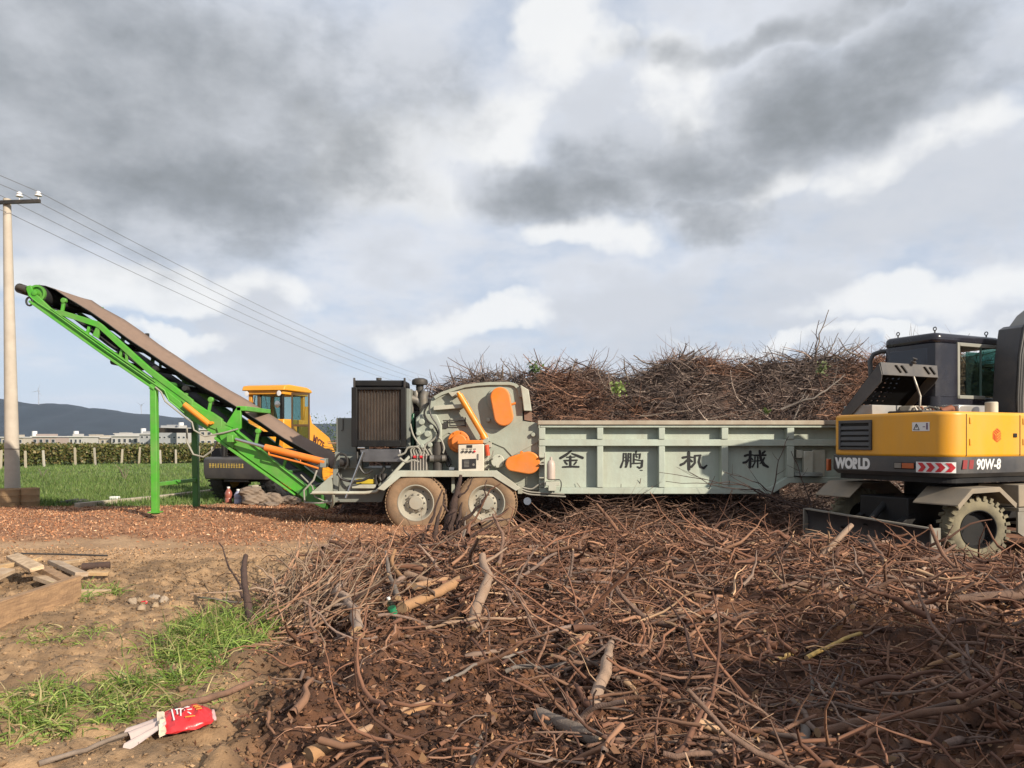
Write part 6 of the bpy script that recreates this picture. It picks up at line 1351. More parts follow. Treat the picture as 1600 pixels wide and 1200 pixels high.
def build_heap():
    kx = np.array([560, 640, 700, 740, 800, 850, 900, 940, 970, 1000, 1040, 1090, 1130, 1150, 1180, 1230, 1290, 1350, 1400, 1500, 1650, 1750])
    ky = np.array([690, 640, 608, 596, 590, 585, 577, 580, 586, 580, 566, 564, 572, 578, 574, 568, 566, 556, 552, 556, 600, 690])
    Yr = 18.6
    X0 = (kx - 800) / 1200 * Yr; Z0 = CAM_H + (690 - ky) / 1200 * Yr
    def hh(x, y):
        t = np.interp(x, X0, Z0, 0, 0); f = sst(y, 16.0, 18.5) * (1 - sst(y, 18.8, 21.6)); f = f ** .7
        return t * f - .15 + (fbm(x * 1.5, y * 1.5, 3, 66) - .5) * .6 * f
    xs = np.linspace(-4.4, 13, 150); ys = np.linspace(15.9, 21.8, 60); gx, gy = np.meshgrid(xs, ys); x = gx.ravel(); y = gy.ravel()
    z = np.maximum(hh(x, y) - .12, g(x, y) - .2); i = np.arange(len(x)).reshape(60, 150)
    F = np.stack([i[:-1, :-1], i[:-1, 1:], i[1:, 1:], i[1:, :-1]], -1).reshape(-1, 4)
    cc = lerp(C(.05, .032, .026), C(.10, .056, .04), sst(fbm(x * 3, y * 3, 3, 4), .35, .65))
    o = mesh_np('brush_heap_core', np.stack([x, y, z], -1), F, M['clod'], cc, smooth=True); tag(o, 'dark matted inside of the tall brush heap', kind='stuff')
    N = 22000; x = rng.uniform(-3.8, 11.5, N); y = 16.2 + 3.2 * rng.uniform(0, 1, N) ** 1.0; z = hh(x, y) + rng.uniform(-.2, .16, N)
    k = z > -.2; x, y, z = x[k], y[k], z[k]; N = len(x)
    red = sst(fbm(x * .8, z * 1.1, 3, 12), .45, .62)[:, None]
    c1 = palette(N, [(.165, .118, .098), (.25, .185, .155), (.105, .072, .06), (.36, .28, .23), (.06, .043, .04)], [.3, .2, .24, .08, .18], .2)
    c2 = palette(N, [(.22, .11, .07), (.30, .16, .10), (.14, .07, .047)], None, .2)
    col = c1 * (1 - red) + c2 * red
    V, F, c, _ = twig_mass(np.stack([x, y, z], -1), dirs(N, .02, .38), rng.uniform(.25, 1.0, N), np.clip(rng.lognormal(math.log(.009), .5, N), .004, .032), 4, 3, .26, col, .02)
    o = mesh_np('brush_heap', V, F, M['twig'], c, smooth=True); tag(o, 'tall brown heap of cut brush behind the feed trough', kind='stuff')
    # tangle packed under the feed trough
    N = 2600; x = rng.uniform(.3, 6.9, N); y = rng.uniform(12.9, 15.6, N); z = g(x, y) + rng.uniform(0, .28, N) * sst(x, .3, 1.6); k = clear(x, np.minimum(y, 13.2)); x, y, z = x[k], y[k], z[k]; N = len(x)
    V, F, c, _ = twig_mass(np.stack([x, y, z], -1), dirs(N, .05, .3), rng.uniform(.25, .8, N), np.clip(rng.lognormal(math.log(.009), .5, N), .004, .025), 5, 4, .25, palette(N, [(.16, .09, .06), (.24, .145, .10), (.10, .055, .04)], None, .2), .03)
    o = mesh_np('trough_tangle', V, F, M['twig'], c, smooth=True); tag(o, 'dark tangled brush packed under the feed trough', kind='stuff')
    # spiky skyline twigs
    N = 420; x = rng.uniform(-2.0, 10.2, N); y = rng.uniform(17.9, 19.2, N); z = hh(x, y) - .1
    V, F, c, _ = twig_mass(np.stack([x, y, z], -1), dirs(N, .75, .4), rng.uniform(.25, .95, N) * (.45 + .9 * fbm(x * 2, y, 2, 3)), rng.uniform(.004, .011, N), 5, 3, .16, palette(N, [(.10, .07, .06), (.15, .105, .085), (.2, .15, .12)], None, .2), -.01)
    o = mesh_np('skyline_twigs', V, F, M['twig'], c, smooth=True); tag(o, 'thin bare twigs bristling along the crest of the heap', kind='stuff')
    return hh
heap_h = build_heap()

# ------------------------------------------------------------------ single sticks and branches
def stick_mesh(rs, L=1.0, r=.02, K=9, n=8, bend=.10, stubs=2, taper=.45, rough=.10):
    b = MB(); d = Vector((1, 0, 0)); p = Vector((0, 0, 0)); pts = []; rad = []
    for k in range(K):
        t = k / (K - 1); pts.append(p.copy()); rad.append(r * (1 - taper * t) * (1 + rs.uniform(-rough, rough)))
        d = (d + Vector((0, rs.gauss(0, bend), rs.gauss(0, bend * .7)))).normalized(); p = p + d * L / (K - 1)
    b.tube(pts, rad, n)
    for _ in range(stubs):
        k = rs.randint(2, K - 2); a = rs.uniform(0, 6.28); dv = (pts[k + 1] - pts[k]).normalized() * rs.uniform(.5, 1.2) + Vector((0, math.cos(a), math.sin(a))) * rs.uniform(.5, 1)
        dv.normalize(); l = L * rs.uniform(.08, .38); rr_ = rad[k] * rs.uniform(.4, .7)
        q = pts[k] + dv * l * .5 + Vector((0, rs.gauss(0, l * .08), rs.gauss(0, l * .08))); b.tube([pts[k], q, q + dv * l * .5 + Vector((0, rs.gauss(0, l * .1), rs.gauss(0, l * .1)))], [rr_, rr_ * .8, rr_ * .4], max(5, n - 2))
    # off-centre so that the stick rests on its middle
    return b
RS = random.Random(5)
VAR = [stick_mesh(RS, 1.0, RS.uniform(.012, .03), 10, 8, RS.uniform(.10, .30), RS.choice((1, 2, 3, 4)), .35).build('brush_stick', M['bark'], smooth=60) for _ in range(26)]
def cut_ends(o):
    o.data.materials.append(M['cut'])
    for p in o.data.polygons:
        if len(p.vertices) > 4: p.material_index = 1
    return o
for o in VAR: cut_ends(o)
def place_sticks():
    N = 285; used = [False] * len(VAR)
    x, y = sample(N, 3.5, 11.2, lambda x, y: (zones(x, y)[0] > .6) & clear(x, y) & ~((x > 4) & (y > 9.2)) & ~((x < -.9) & (y < 5.2)) & (rng.uniform(0, 1, len(x)) < np.clip(4.2 / y, .25, 1)) & ~((x < .1) & (y < 5.6) & (rng.uniform(0, 1, len(x)) < .7)), 0, 1600)
    for i in range(N):
        k = i % len(VAR); o = VAR[k]
        if used[k]: o = mirror_copy(VAR[k])
        used[k] = True
        L = min(max(RS.lognormvariate(math.log(.48), .42), .2), 1.1); w = RS.uniform(.6, 1.35) * (.8 + y[i] * .03)
        o.scale = (L, L * .6 * w + .35 * w, L * .6 * w + .35 * w)
        o.rotation_euler = (RS.uniform(0, 6.28), -RS.choice((RS.uniform(-.06, .1), RS.uniform(-.05, .16), RS.uniform(.0, .3), RS.uniform(.1, .6) if L < .5 else RS.uniform(0, .2))) , RS.uniform(0, 6.28))
        z = float(g(x[i], y[i])); o.location = (x[i], y[i], z + RS.uniform(.005, .06))
        tag(o, 'loose broken stick lying in the foreground brush', 'stick', 'loose sticks in the foreground brush')
place_sticks()
def branch(a, b, ra, rb, label, m='bark', name='branch', bend=.03, stubs=1, seed=0, K=10, n=10, cat='branch', group='large branches in the brush', flat=1.0):
    'a branch from world point a to b'
    rs = random.Random(seed + 100); a = Vector(a); b = Vector(b); L = (b - a).length; d = (b - a) / L
    u = d.cross(Vector((0, 0, 1)) if abs(d.z) < .9 else Vector((1, 0, 0))).normalized(); v = d.cross(u)
    o1, o2 = 0, 0; pts = []; rad = []
    for k in range(K):
        t = k / (K - 1); e = math.sin(math.pi * t); o1 += rs.gauss(0, bend * L * .35); o2 += rs.gauss(0, bend * L * .35)
        pts.append(a + d * L * t + (u * o1 + v * o2) * e); rad.append((ra + (rb - ra) * t) * (1 + rs.uniform(-.10, .10)))
    m_ = MB(); m_.tube(pts, rad, n)
    for _ in range(stubs):
        k = rs.randint(2, K - 2); an = rs.uniform(0, 6.28); dv = (d * rs.uniform(.4, 1) + (u * math.cos(an) + v * math.sin(an)) * rs.uniform(.5, 1)).normalized(); l = L * rs.uniform(.12, .35); r0 = rad[k] * .55
        q = pts[k] + dv * l * .5 + u * rs.gauss(0, l * .1); m_.tube([pts[k], q, q + dv * l * .5 + v * rs.gauss(0, l * .12)], [r0, r0 * .75, r0 * .35], 6)
    o = m_.build(name, M[m] if isinstance(m, str) else m, smooth=60); cut_ends(o)
    return tag(o, label, cat, group)
def gp(px, py, up=0.0):
    p = on_ground(px, py); p.z += up; return p
def at(px, py, D): return W(px, py, D)
branch(gp(482, 1190, .03), gp(678, 1103, .05), .042, .012, 'long split pale log at the bottom of the brush', 'barkpale', 'split_log', .03, 0, 1, cat='log')
branch(gp(560, 1160, .05), gp(664, 1112, .05), .02, .006, 'thin torn strip of wood lying on the split pale log', 'barkpale', 'torn_strip', .02, 0, 2)
branch(gp(737, 990), at(754, 868, 7.7), .058, .036, 'thick upright tan branch rising in the middle of the brush', 'barkpale', 'branch', .05, 2, 3)
branch(gp(893, 1022, .05), at(1092, 918, 8.6), .055, .038, 'long straight tan pole leaning across the brush', 'barkpale', 'pole', .015, 0, 4, cat='pole')
branch(gp(843, 1135, .05), gp(942, 1178, .06), .042, .04, 'grey cut log near the bottom edge', 'barkgrey', 'cut_log', .01, 0, 5, cat='log')
branch(gp(925, 1112, .02), at(955, 1005, 5.6), .045, .026, 'short thick tan branch with a flared foot', 'barkpale', 'branch', .04, 0, 6)
branch(gp(636, 912, .10), gp(706, 934, .12), .048, .04, 'thick tan log end in the hollow of the brush', 'barkpale', 'cut_log', .015, 0, 7, cat='log')
branch(gp(628, 968, .08), gp(722, 934, .2), .05, .045, 'stout orange-tan log pointing up out of the brush', 'barkpale', 'cut_log', .015, 0, 8, cat='log')
branch(gp(648, 940, .10), gp(700, 926, .16), .035, .03, 'shorter tan log between the two stout logs', 'barkpale', 'cut_log', .02, 0, 9, cat='log')
branch(gp(560, 998, .03), at(538, 912, 7.6), .05, .032, 'bent stump-like tan branch at the left of the brush', 'barkpale', 'branch', .07, 1, 10)
branch(gp(622, 955, .05), at(602, 862, 8.6), .028, .018, 'pale stick standing up beside the hollow', 'barkgrey', 'branch', .03, 0, 11)
branch(gp(642, 930, .05), at(617, 860, 8.9), .03, .02, 'second pale stick standing close behind the first', 'barkpale', 'branch', .03, 0, 12)
branch(at(1272, 880, 9.9), at(1331, 820, 10.1), .036, .036, 'pale straight stick leaning against the dozer blade', 'barkpale', 'branch', .008, 0, 13)
branch(gp(1396, 935), at(1356, 838, 8.9), .028, .02, 'thin brown stick standing before the blade end', 'bark', 'branch', .03, 0, 14)
branch(gp(1122, 1206), at(1058, 1058, 5.2), .03, .018, 'long brown stick leaning left at the bottom right', 'bark', 'branch', .03, 1, 15)
branch(gp(1240, 1182, .02), at(1292, 1098, 4.8), .024, .028, 'bleached forked root at the bottom right', 'barkgrey', 'forked_root', .06, 3, 16, cat='root')
branch(gp(1395, 1198, .02), at(1442, 1128, 4.5), .034, .04, 'chunky brown root end at the bottom right', 'bark', 'root_end', .05, 0, 17, cat='root')
branch(gp(1410, 1085, .06), gp(1520, 1050, .12), .02, .014, 'smooth pale stick at the right, half buried', 'barkpale', 'branch', .03, 0, 18)
branch(gp(1260, 1040, .04), gp(1345, 1003, .06), .017, .014, 'thin yellow stick lying at the right of the brush', mat('yellow_stick', (.5, .33, .10), .7, var=.15), 'branch', .02, 0, 19)
branch(gp(1200, 1045, .04), gp(1242, 1020, .06), .02, .018, 'short yellow cut stick with a pale tip', mat('yellow_stick', (.5, .33, .12), .7, var=.15), 'branch', .02, 0, 20)
branch(gp(1400, 958, .06), gp(1600, 945, .12), .04, .05, 'long brown trunk lying across the right of the brush', 'bark', 'branch', .02, 2, 21)
branch(gp(1420, 962, .02), gp(1545, 948, .06), .06, .06, 'thick dark log beneath the lying trunk at the right', 'bark', 'log', .012, 0, 22, cat='log')
branch(gp(1590, 1000, .05), gp(1395, 905, .25), .016, .01, 'slender branch arching over the right of the brush', 'bark', 'branch', .05, 3, 23)
branch(gp(1600, 960, .1), gp(1440, 885, .25), .014, .008, 'thin branch fanning towards the excavator wheel', 'bark', 'branch', .04, 2, 24)
branch(gp(970, 1125), at(1000, 1065, 5.0), .012, .01, 'thin pale curved root left of the bottom centre', 'barkgrey', 'branch', .1, 1, 25)
branch(gp(740, 1200), at(756, 1146, 4.2), .02, .012, 'short bleached stick at the bottom edge', 'barkgrey', 'branch', .06, 1, 26)
branch(gp(600, 1200), at(606, 1150, 4.1), .02, .018, 'stubby brown stick at the bottom edge', 'bark', 'branch', .04, 0, 27)
branch(gp(690, 1065, .03), gp(830, 1035, .1), .012, .008, 'long thin curved root across the bare soil', 'barkgrey', 'branch', .07, 1, 28)
branch(gp(665, 988, .05), gp(835, 985, .12), .016, .01, 'slim pale branch lying below the hollow', 'barkpale', 'branch', .04, 1, 29)
branch(gp(940, 1045, .05), gp(790, 1060, .04), .012, .016, 'wavy pale root lying in the bare soil', 'barkgrey', 'branch', .06, 1, 30)
branch(gp(280, 1110, .03), gp(395, 1075, .04), .022, .018, 'dull brown stick lying above the red packet', 'bark', 'branch', .02, 0, 31)
branch(gp(60, 1200, .02), gp(215, 1155, .04), .014, .01, 'thin dry stick at the lower left corner', 'barkgrey', 'branch', .03, 0, 32)
branch(gp(395, 985), at(384, 868, 7.2), .036, .024, 'charred dark stump standing at the edge of the grass', 'barkdark', 'burnt_stump', .05, 2, 33, cat='stump')
branch(gp(380, 940, .02), at(342, 848, 8.3), .014, .006, 'thin dark twig leaning left of the charred stump', 'barkdark', 'branch', .06, 0, 34)
branch(gp(310, 942, .04), gp(380, 948, .04), .01, .012, 'thin stick lying left of the charred stump', 'barkgrey', 'branch', .03, 0, 35)
branch(at(965, 800, 12.4) - Vector((0, 0, .3)), at(932, 787, 12.3), .03, .02, 'reddish broken stick poking up under the feed trough', 'bark', 'branch', .02, 1, 36)
branch(gp(1480, 780 + 110, .02), gp(1440, 905, .1), .03, .02, 'broken bark slab beside the excavator wheel', 'barkpale', 'branch', .03, 0, 37)
# thin branches sprayed in front of the feed trough
for i, (a, bq) in enumerate((((1262, 792), (1030, 738)), ((1255, 795), (1040, 752)), ((1240, 790), (1075, 736)), ((1250, 800), (1130, 737)), ((1230, 800), (1140, 742)), ((1270, 800), (1236, 705)), ((1205, 775), (1232, 682)), ((1300, 800), (1180, 772)))):
    lab = ['lowest long thin branch sweeping left before the trough', 'second long thin branch sweeping left before the trough', 'thin branch ending under the third painted character', 'short thin branch crossing the trough corner', 'steep thin twig crossing the sweeping branches', 'thin bent twig rising beside the last trough post', 'nearly upright twig before the trough end bay', 'thin twig lying under the trough corner'][i]
    branch(at(*a, 12.7), at(*bq, 12.9), .012, .005, lab, 'barkdark', 'thin_branch', .05, 2, 50 + i, n=6)
# branches on the heap
for i, (a, bq, ra) in enumerate((((982, 600), (1085, 548), .05), ((1040, 575), (990, 555), .03), ((985, 605), (975, 560), .03), ((1060, 570), (1072, 536), .03), ((1075, 560), (1110, 540), .02), ((1270, 570), (1295, 484), .022), ((1275, 570), (1280, 500), .018), ((1285, 565), (1310, 520), .018),
        ((1300, 560), (1350, 535), .025), ((1330, 570), (1280, 540), .022), ((1350, 560), (1310, 528), .022), ((1150, 580), (1165, 556), .02), ((860, 590), (875, 560), .025), ((890, 592), (900, 560), .022), ((760, 600), (735, 575), .018), ((755, 600), (750, 565), .014), ((800, 590), (782, 560), .02), ((785, 590), (786, 570), .03),
        ((870, 585), (920, 562), .018), ((905, 590), (860, 565), .014), ((1220, 640), (1320, 585), .03), ((1190, 575), (1240, 560), .018), ((1130, 600), (1010, 640), .02), ((1000, 650), (1080, 640), .02), ((900, 640), (960, 655), .018), ((1100, 655), (1200, 640), .016), ((1240, 655), (1260, 610), .02), ((1275, 650), (1300, 600), .018))):
    D = 18.3 if a[1] < 606 else 17.1
    z = float(heap_h((a[0] - 800) / 1200 * D, D)); A = at(*a, D)
    o = branch(A, at(*bq, D - .1), ra, ra * .35, 'bare branch sticking out of the tall brush heap', 'barkgrey' if i % 3 else 'barkdark', 'heap_branch', .06, 3, 80 + i, group='branches sticking out of the heap')
    if i == 0: o['label'] = 'thick forked trunk lying on the crest of the heap'; del o['group']; o['group'] = 'large branches in the brush'
    if i == 5: o['label'] = 'tallest bare branch rising from the heap beside the excavator'

def build_trunk():
    'splintered dark trunk standing before the chipper wheels'
    D = 10.7; r = thing('splintered_trunk', 'dark splintered trunk with peeling bark standing before the chipper wheels', 'tree trunk', gp(690, 872))
    def pc(name, pts, rad, m='barkdark', n=10):
        P = [at(a, c, D + d) for a, c, d in pts]; b = MB()
        Q = []; RR = []
        for i in range(len(P) - 1):
            for k in range(4): t = k / 4; Q.append(P[i].lerp(P[i + 1], t) + Vector((RS.gauss(0, .008), RS.gauss(0, .008), 0))); RR.append((rad[i] + (rad[i + 1] - rad[i]) * t) * RS.uniform(.8, 1.2))
        Q.append(P[-1]); RR.append(rad[-1]); b.tube(Q, RR, n); return b.build(name, M[m], r, smooth=45)
    pc('trunk', [(692, 885, 0), (697, 850, 0), (705, 810, 0), (712, 780, 0), (720, 742, .05)], [.14, .115, .075, .05, .022])
    pc('bark_slab', [(672, 885, -.1), (677, 850, -.08), (684, 815, -.05), (690, 790, 0)], [.06, .05, .035, .008])
    for q in range(14):
        bx = RS.uniform(664, 716); l = RS.uniform(30, 85); pc('bark_strip', [(bx, 880, -.14), (bx + RS.uniform(0, 8), 880 - l * .5, -.15), (bx + RS.uniform(4, 18), 880 - l, -.1)], [RS.uniform(.012, .035), RS.uniform(.012, .026), .004], RS.choice(('barkdark', 'barkdark', 'bark', 'barkgrey')), 6)
    pc('bark_slab', [(712, 880, -.08), (715, 850, -.08), (716, 815, -.05), (722, 785, -.02)], [.06, .05, .035, .01])
    pc('side_branch', [(650, 872, -.1), (662, 840, -.1), (676, 805, -.08), (691, 766, -.05)], [.022, .024, .02, .01], n=7)
    pc('side_branch', [(708, 838, 0), (722, 815, -.1), (740, 800, -.15), (752, 788, -.2), (757, 776, -.2)], [.03, .024, .02, .022, .008], n=7)
    pc('side_branch', [(752, 788, -.2), (759, 776, -.2), (757, 760, -.2), (760, 750, -.2)], [.02, .012, .008, .005], n=6)
    pc('side_branch', [(713, 780, 0), (725, 770, -.05), (735, 757, -.05), (738, 745, -.05)], [.018, .014, .01, .005], n=6)
    pc('side_branch', [(700, 800, 0), (693, 785, .0), (697, 765, 0)], [.02, .014, .006], n=6)
    pc('side_branch', [(690, 870, -.1), (720, 848, -.15), (775, 815, -.15), (806, 808, -.1)], [.03, .022, .014, .006], n=7)
build_trunk()
def leaf_clump(px, py, D, s, n, label, pal):
    c = at(px, py, D); P = rng.normal(0, 1, (n, 3)) * s * .45 + np.array(c)
    V, F, cc = cards(P, rng.uniform(.05, .12, n), asp=.55, col=palette(n, pal, None, .2)); r = thing('leafy_shoot', label, 'leaves', c); 
    b = MB(); b.tube([c - Vector((0, -.1, s * 1.2)), c, c + Vector((0, 0, s * .6))], [.012, .008, .003], 5); b.build('stem', M['barkgrey'], r)
    mesh_np('leaves', V - np.array(c), F, M['leaf'], cc, parent=r)
leaf_clump(966, 606, 16.9, .17, 110, 'bright light green leaves on the face of the heap', [(.24, .34, .08), (.32, .40, .12)])
leaf_clump(835, 574, 17.9, .2, 90, 'dark green leafy shoot on the crest of the heap', [(.05, .10, .03), (.09, .15, .045)])
leaf_clump(1285, 576, 17.6, .16, 70, 'faint green leaves near the right end of the heap', [(.13, .17, .06), (.2, .24, .1)])
leaf_clump(1197, 642, 16.8, .07, 30, 'tiny green sprig low on the heap above the trough', [(.15, .22, .06), (.2, .26, .08)])

# ------------------------------------------------------------------ small things
def plank(a, b, w, h, label, m='wood', roll=0.0):
    'sawn board from a to b resting on its lower edge'
    a = Vector(a); b = Vector(b); q = MB(); q.bar(a, b, w, h, up=(math.sin(roll), 0, math.cos(roll))); o = q.build('plank', M[m], bevel=.006); return tag(o, label, 'plank', 'sawn planks at the left')
def gz(p, up): p = Vector(p); p.z = float(g(p.x, p.y)) + up; return p
pa = gz(at(-40, 0, 6.35), .11); pb = gz(at(122, 0, 7.75), .11)
plank(pa, pb, .07, .25, 'large weathered beam on edge, nearest at the left', 'woodold')
plank(gz(at(-30, 0, 8.9), .20), gz(at(62, 0, 9.0), .26), .15, .05, 'flat pale board crossing the top of the plank pile', roll=.2)
plank(gz(at(20, 0, 9.3), .26), gz(at(58, 0, 8.4), .24), .14, .045, 'pale board end propped up at the left of the pile', roll=-.3)
plank(gz(at(62, 0, 8.9), .17), gz(at(112, 0, 8.25), .14), .16, .06, 'broad dark board sloping down the middle of the pile', 'woodold', roll=.3)
plank(gz(at(84, 0, 9.4), .16), gz(at(128, 0, 8.7), .12), .14, .05, 'short brown board behind the dark sloping one', 'wood', roll=.2)
plank(gz(at(66, 0, 8.1), .06), gz(at(172, 0, 8.2), .05), .09, .07, 'long narrow board lying along the front of the pile', roll=0)
plank(gz(at(62, 0, 8.5), .10), gz(at(104, 0, 8.2), .10), .14, .05, 'pale yellow board under the sloping dark board', roll=.1)
plank(gz(at(138, 0, 9.0), .09), gz(at(170, 0, 9.05), .09), .10, .04, 'small pale board end at the right of the pile', roll=.4)
plank(gz(at(90, 0, 9.6), .12), gz(at(130, 0, 9.6), .12), .16, .04, 'light board lying flat at the back of the pile', roll=.3)
plank(gz(at(-40, 0, 8.2), .12), gz(at(14, 0, 8.7), .15), .16, .05, 'pale board at the far left edge of the pile', roll=.1)
o = MB(); o.tube([gz(at(22, 0, 10.2), .16), gz(at(90, 0, 10.3), .12), gz(at(168, 0, 10.3), .08)], .012, 8); tag(o.build('iron_rod', M['dark'], smooth=40), 'thin dark rod lying behind the plank pile', 'rod')
b = MB(); b.tube([gz(at(128, 0, 9.3), .04), gz(at(172, 0, 9.4), .08)], .045, 10); tag(b.build('dark_log', M['barkdark'], smooth=40), 'short dark log at the right end of the plank pile', 'log')

def rock(px, py, s, label, m=M['rock'], sq=(1, 1, .8), cat='stone', name='stone', grp='stones in the small heap'):
    p = on_ground(px, py); rs = random.Random(int(px * 7 + py)); b = MB(); V = []; n, k = 12, 7
    for i in range(k):
        th = math.pi * i / (k - 1)
        for j in range(n):
            a = 2 * math.pi * j / n; r_ = s * (1 + .4 * math.sin(a * 2 + px) * math.sin(th * 2 + py) + rs.uniform(-.13, .13)); V.append((p.x + r_ * math.sin(th) * math.cos(a) * sq[0], p.y + r_ * math.sin(th) * math.sin(a) * sq[1], p.z + s * .25 + r_ * math.cos(th) * sq[2]))
    b.add(V, [(i * n + j, (i + 1) * n + j, (i + 1) * n + (j + 1) % n, i * n + (j + 1) % n) for i in range(k - 1) for j in range(n)]); return tag(b.build(name, m, smooth=60), label, cat, grp)
for (px, py, s, l) in ((217, 937, .045, 'pale stone at the left of the small stone heap'), (240, 935, .055, 'largest rounded stone in the small stone heap'), (256, 941, .05, 'flat pale stone at the right of the small stone heap'), (207, 943, .045, 'smallest stone at the left front of the heap'), (221, 951, .05, 'low stone at the front of the small stone heap'), (243, 948, .04, 'small dark stone in front of the largest one')): rock(px, py, s, l)
rock(225, 939, .028, 'small red scrap lying between the stones', M['red'], (1, .6, .9), 'litter', 'red_scrap', None)
rock(353, 945 - 8, .04, 'lone clod of grey stone in the bare soil', sq=(1, .8, .6), grp=None)

def bottle(p, h, r_, m, label, tilt=(0, 0), cap=None, group=None):
    t = thing('plastic_bottle', label, 'bottle', p, group=group); ax = Vector((tilt[0], tilt[1], 1)).normalized()
    b = MB(); b.lathe([(0, r_ * .85), (h * .03, r_), (h * .3, r_), (h * .33, r_ * .93), (h * .36, r_), (h * .62, r_), (h * .75, r_ * .75), (h * .86, r_ * .38), (h * .92, r_ * .36), (h * .92, .001)], p, ax, 18); b.build('body', m, t, smooth=40)
    b = MB(); b.lathe([(0, r_ * .42), (h * .09, r_ * .42), (h * .095, .001)], Vector(p) + ax * h * .91, ax, 14); b.build('cap', cap or M['white'], t, smooth=40)
    return t
p = gp(617, 975, .06); bt = bottle(p, .20, .035, glass('bottle_clear', (.75, .82, .75), .25, .1), 'small clear bottle with green label and white cap in the brush', (-.25, -.3), M['white'])
b = MB(); ax = Vector((-.25, -.3, 1)).normalized(); b.lathe([(0, .0362), (.06, .0362)], p + ax * .045, ax, 18); b.build('label_wrap', mat('green_label', (.02, .22, .10), .4), bt, smooth=40)
p = Vector(at(357, 774, 19.8)); p.z = float(g(p.x, p.y)); bottle(p, .42, .09, mat('reddish_bottle', (.32, .10, .07), .3), 'dull red plastic bottle under the loader counterweight')
p = Vector(at(372, 774, 19.7)); p.z = float(g(p.x, p.y)); bottle(p, .38, .10, mat('blue_grey_bottle', (.30, .31, .42), .25), 'blue-grey plastic bottle beside the dull red one')
def sack(px, D, w, h, label, seed, m='sack', up=0.0):
    c = Vector(at(px, 0, D)); c.z = float(g(c.x, c.y)) - .03 + up; rs = random.Random(seed); b = MB(); n, k = 44, 20; V = []
    for i in range(k):
        th = math.pi * i / (k - 1)
        for j in range(n):
            a = 2 * math.pi * j / n; q = 1 + .2 * math.sin(3 * a + seed) * math.sin(th) - .22 * abs(math.sin(2.5 * a + th * 2.2 + seed)) + .16 * abs(math.sin(4 * a - th * 4 + 2 * seed)) - .12 * abs(math.sin(9 * a + th * 7)) + rs.uniform(-.02, .02)
            V.append((c.x + w * q * math.sin(th) ** .6 * math.cos(a), c.y + w * .7 * q * math.sin(th) ** .6 * math.sin(a), c.z + h * .5 + h * .5 * math.cos(th) * (1 + .15 * math.sin(2 * a + seed))))
    b.add(V, [(i * n + j, (i + 1) * n + j, (i + 1) * n + (j + 1) % n, i * n + (j + 1) % n) for i in range(k - 1) for j in range(n)]); tag(b.build('sack', M[m], smooth=60), label, 'sack', 'dirty sacks under the loader')
sack(397, 19.4, .36, .34, 'largest slumped dirty sack under the loader', 1); sack(392, 19.4, .30, .24, 'pale folded sack lying on the largest one', 2, up=.24); sack(424, 19.5, .30, .32, 'middle dirty sack in the row under the loader', 3); sack(452, 19.6, .34, .24, 'low flat sack at the right of the row', 4); sack(420, 19.0, .26, .13, 'flattened sack lying in front of the row', 5)
p = Vector(at(179, 0, 20.6)); p.z = float(g(p.x, p.y)); b = MB(); b.box(p.x - .11, p.x + .11, p.y - .08, p.y + .08, p.z, p.z + .07); b.box(p.x - .10, p.x + .12, p.y - .08, p.y + .07, p.z + .075, p.z + .14); tag(b.build('white_block', M['white'], bevel=.012), 'two small white blocks stacked by the kerb', 'block')
b = MB(); rs = random.Random(9)
for i in range(7):
    a = gz(at(rs.uniform(84, 118), 0, rs.uniform(19.4, 20)), .05); e = gz(at(rs.uniform(110, 152), 0, rs.uniform(19.6, 20.2)), .06); b.tube([a, a.lerp(e, .5) + Vector((0, 0, rs.uniform(-.02, .06))), e], rs.uniform(.02, .045), 7)
tag(b.build('scrap_tubing', M['dark'], smooth=40), 'dark scrap tubing lying at the edge of the meadow', 'scrap')

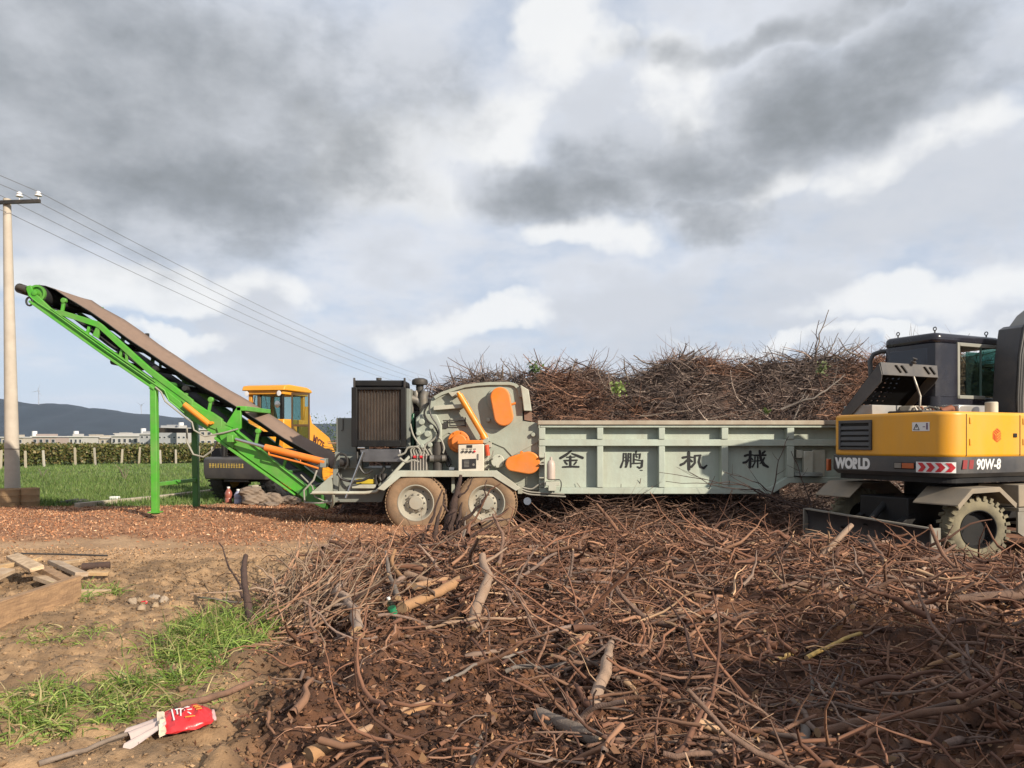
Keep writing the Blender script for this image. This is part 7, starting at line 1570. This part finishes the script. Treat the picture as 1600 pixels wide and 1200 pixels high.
def build_packet():
    c = on_ground(290, 1142); r = thing('red_packet', 'crumpled red foil packet with white torn mouth on the soil', 'packet', c)
    ax = Vector((.89, .45, .06)).normalized(); sd = Vector((-.45, .89, 0)).normalized(); up = ax.cross(sd)
    def sheet(name, prof, m, z0, seed, half=1):
        'pillow from (t along, half width, thickness)'
        rs = random.Random(seed); n = 20; V = []
        for (t, w, h) in prof:
            for j in range(n):
                a = 2 * math.pi * j / n; wr = 1 + rs.uniform(-.09, .09); V.append(c + ax * (t + rs.uniform(-.003, .003)) + sd * w * 1.15 * math.cos(a) * wr + up * (w * .22 * (1 + math.cos(a))) + up * (1.3 * h * math.sin(a) * (1 + .5 * math.sin(5 * a + t * 70)) + z0))
        b = MB(); k = len(prof); b.add(V, [(i * n + j, i * n + (j + 1) % n, (i + 1) * n + (j + 1) % n, (i + 1) * n + j) for i in range(k - 1) for j in range(n)] + [tuple(range(n))[::-1], tuple(range((k - 1) * n, k * n))]); return b.build(name, m, r, smooth=45)
    sheet('body', [(-.10, .095, .012), (-.075, .10, .018), (-.05, .09, .026), (-.02, .096, .022), (.01, .088, .03), (.04, .094, .026), (.07, .088, .03), (.10, .085, .022), (.125, .07, .014), (.14, .055, .005)], M['packet'], .045, 3)
    sheet('torn_mouth', [(-.135, .10, .022), (-.125, .094, .026), (-.105, .088, .024), (-.098, .086, .021)], mat('foil_white', (.66, .55, .42), .4, var=.1), .045, 4)
    sheet('end_seal', [(.138, .034, .006), (.146, .05, .004), (.152, .052, .003), (.156, .05, .002)], mat('foil_pink', (.66, .42, .40), .35, var=.1), .045, 5)
    # white film spilling out
    n, k = 26, 12; V = []; rs = random.Random(8)
    for i in range(k):
        t = i / (k - 1)
        for j in range(n):
            u = j / (n - 1) * 2 - 1; w = .075 + .085 * t; x = -.10 - .19 * t - .02 * math.sin(u * 5) * t
            V.append(c + ax * x + sd * u * w + Vector((0, 0, .085 - .045 * t + .016 * math.sin(u * 9 + t * 2) * (.3 + t) - .02 * abs(u) * t)))
    b = MB(); b.add(V, [(i * n + j, i * n + j + 1, (i + 1) * n + j + 1, (i + 1) * n + j) for i in range(k - 1) for j in range(n - 1)]); b.build('white_film', M['plastic'], r, smooth=60)
    # printed marks on the top face
    def mark(name, pts, w, m):
        b = MB()
        for (p, q) in zip(pts[:-1], pts[1:]):
            A = c + ax * p[0] + sd * p[1] * 1.1; B = c + ax * q[0] + sd * q[1] * 1.1
            for P in (A, B):
                s_ = (P - c).dot(sd); P += up * (.049 + .019 + .19 * s_ + .040 * math.sqrt(max(0, 1 - (s_ / .105) ** 2)))
            b.bar(A, B, w, .003, up=up)
        b.build(name, m, r)
    for pts in ([(-.06, .06), (-.055, -.05)], [(-.045, .045), (-.02, .05)], [(-.035, .055), (-.035, -.01)], [(-.02, .03), (.0, .04)], [(-.015, .05), (-.02, -.03)], [(.005, .05), (.03, .045)], [(.02, .06), (.01, .0), (.03, -.03)], [(.0, .015), (.04, .01)]): mark('white_print', pts, .007, M['white'])
    for pts in ([(.05, .05), (.075, .04)], [(.055, .025), (.085, .02)], [(.06, .0), (.09, .0)], [(.0, -.045), (.05, -.05)]): mark('yellow_print', pts, .012, M['packetyellow'])
build_packet()

# ------------------------------------------------------------------ air between here and the hills
def build_haze():
    b = MB(); b.box(-6000, 6000, -1000, 5800, -8, 260); m = bpy.data.materials.new('haze'); m.use_nodes = True; nt = m.node_tree; nt.nodes.clear()
    o_ = nt.nodes.new('ShaderNodeOutputMaterial'); v = nt.nodes.new('ShaderNodeVolumePrincipled'); v.inputs['Color'].default_value = (.50, .68, 1.0, 1); v.inputs['Density'].default_value = HAZE; v.inputs['Anisotropy'].default_value = 0.0
    nt.links.new(v.outputs[0], o_.inputs['Volume']); o = b.build('haze', m); tag(o, 'thin bluish air over the fields and hills', kind='stuff')
HAZE = 0.48e-4
build_haze()
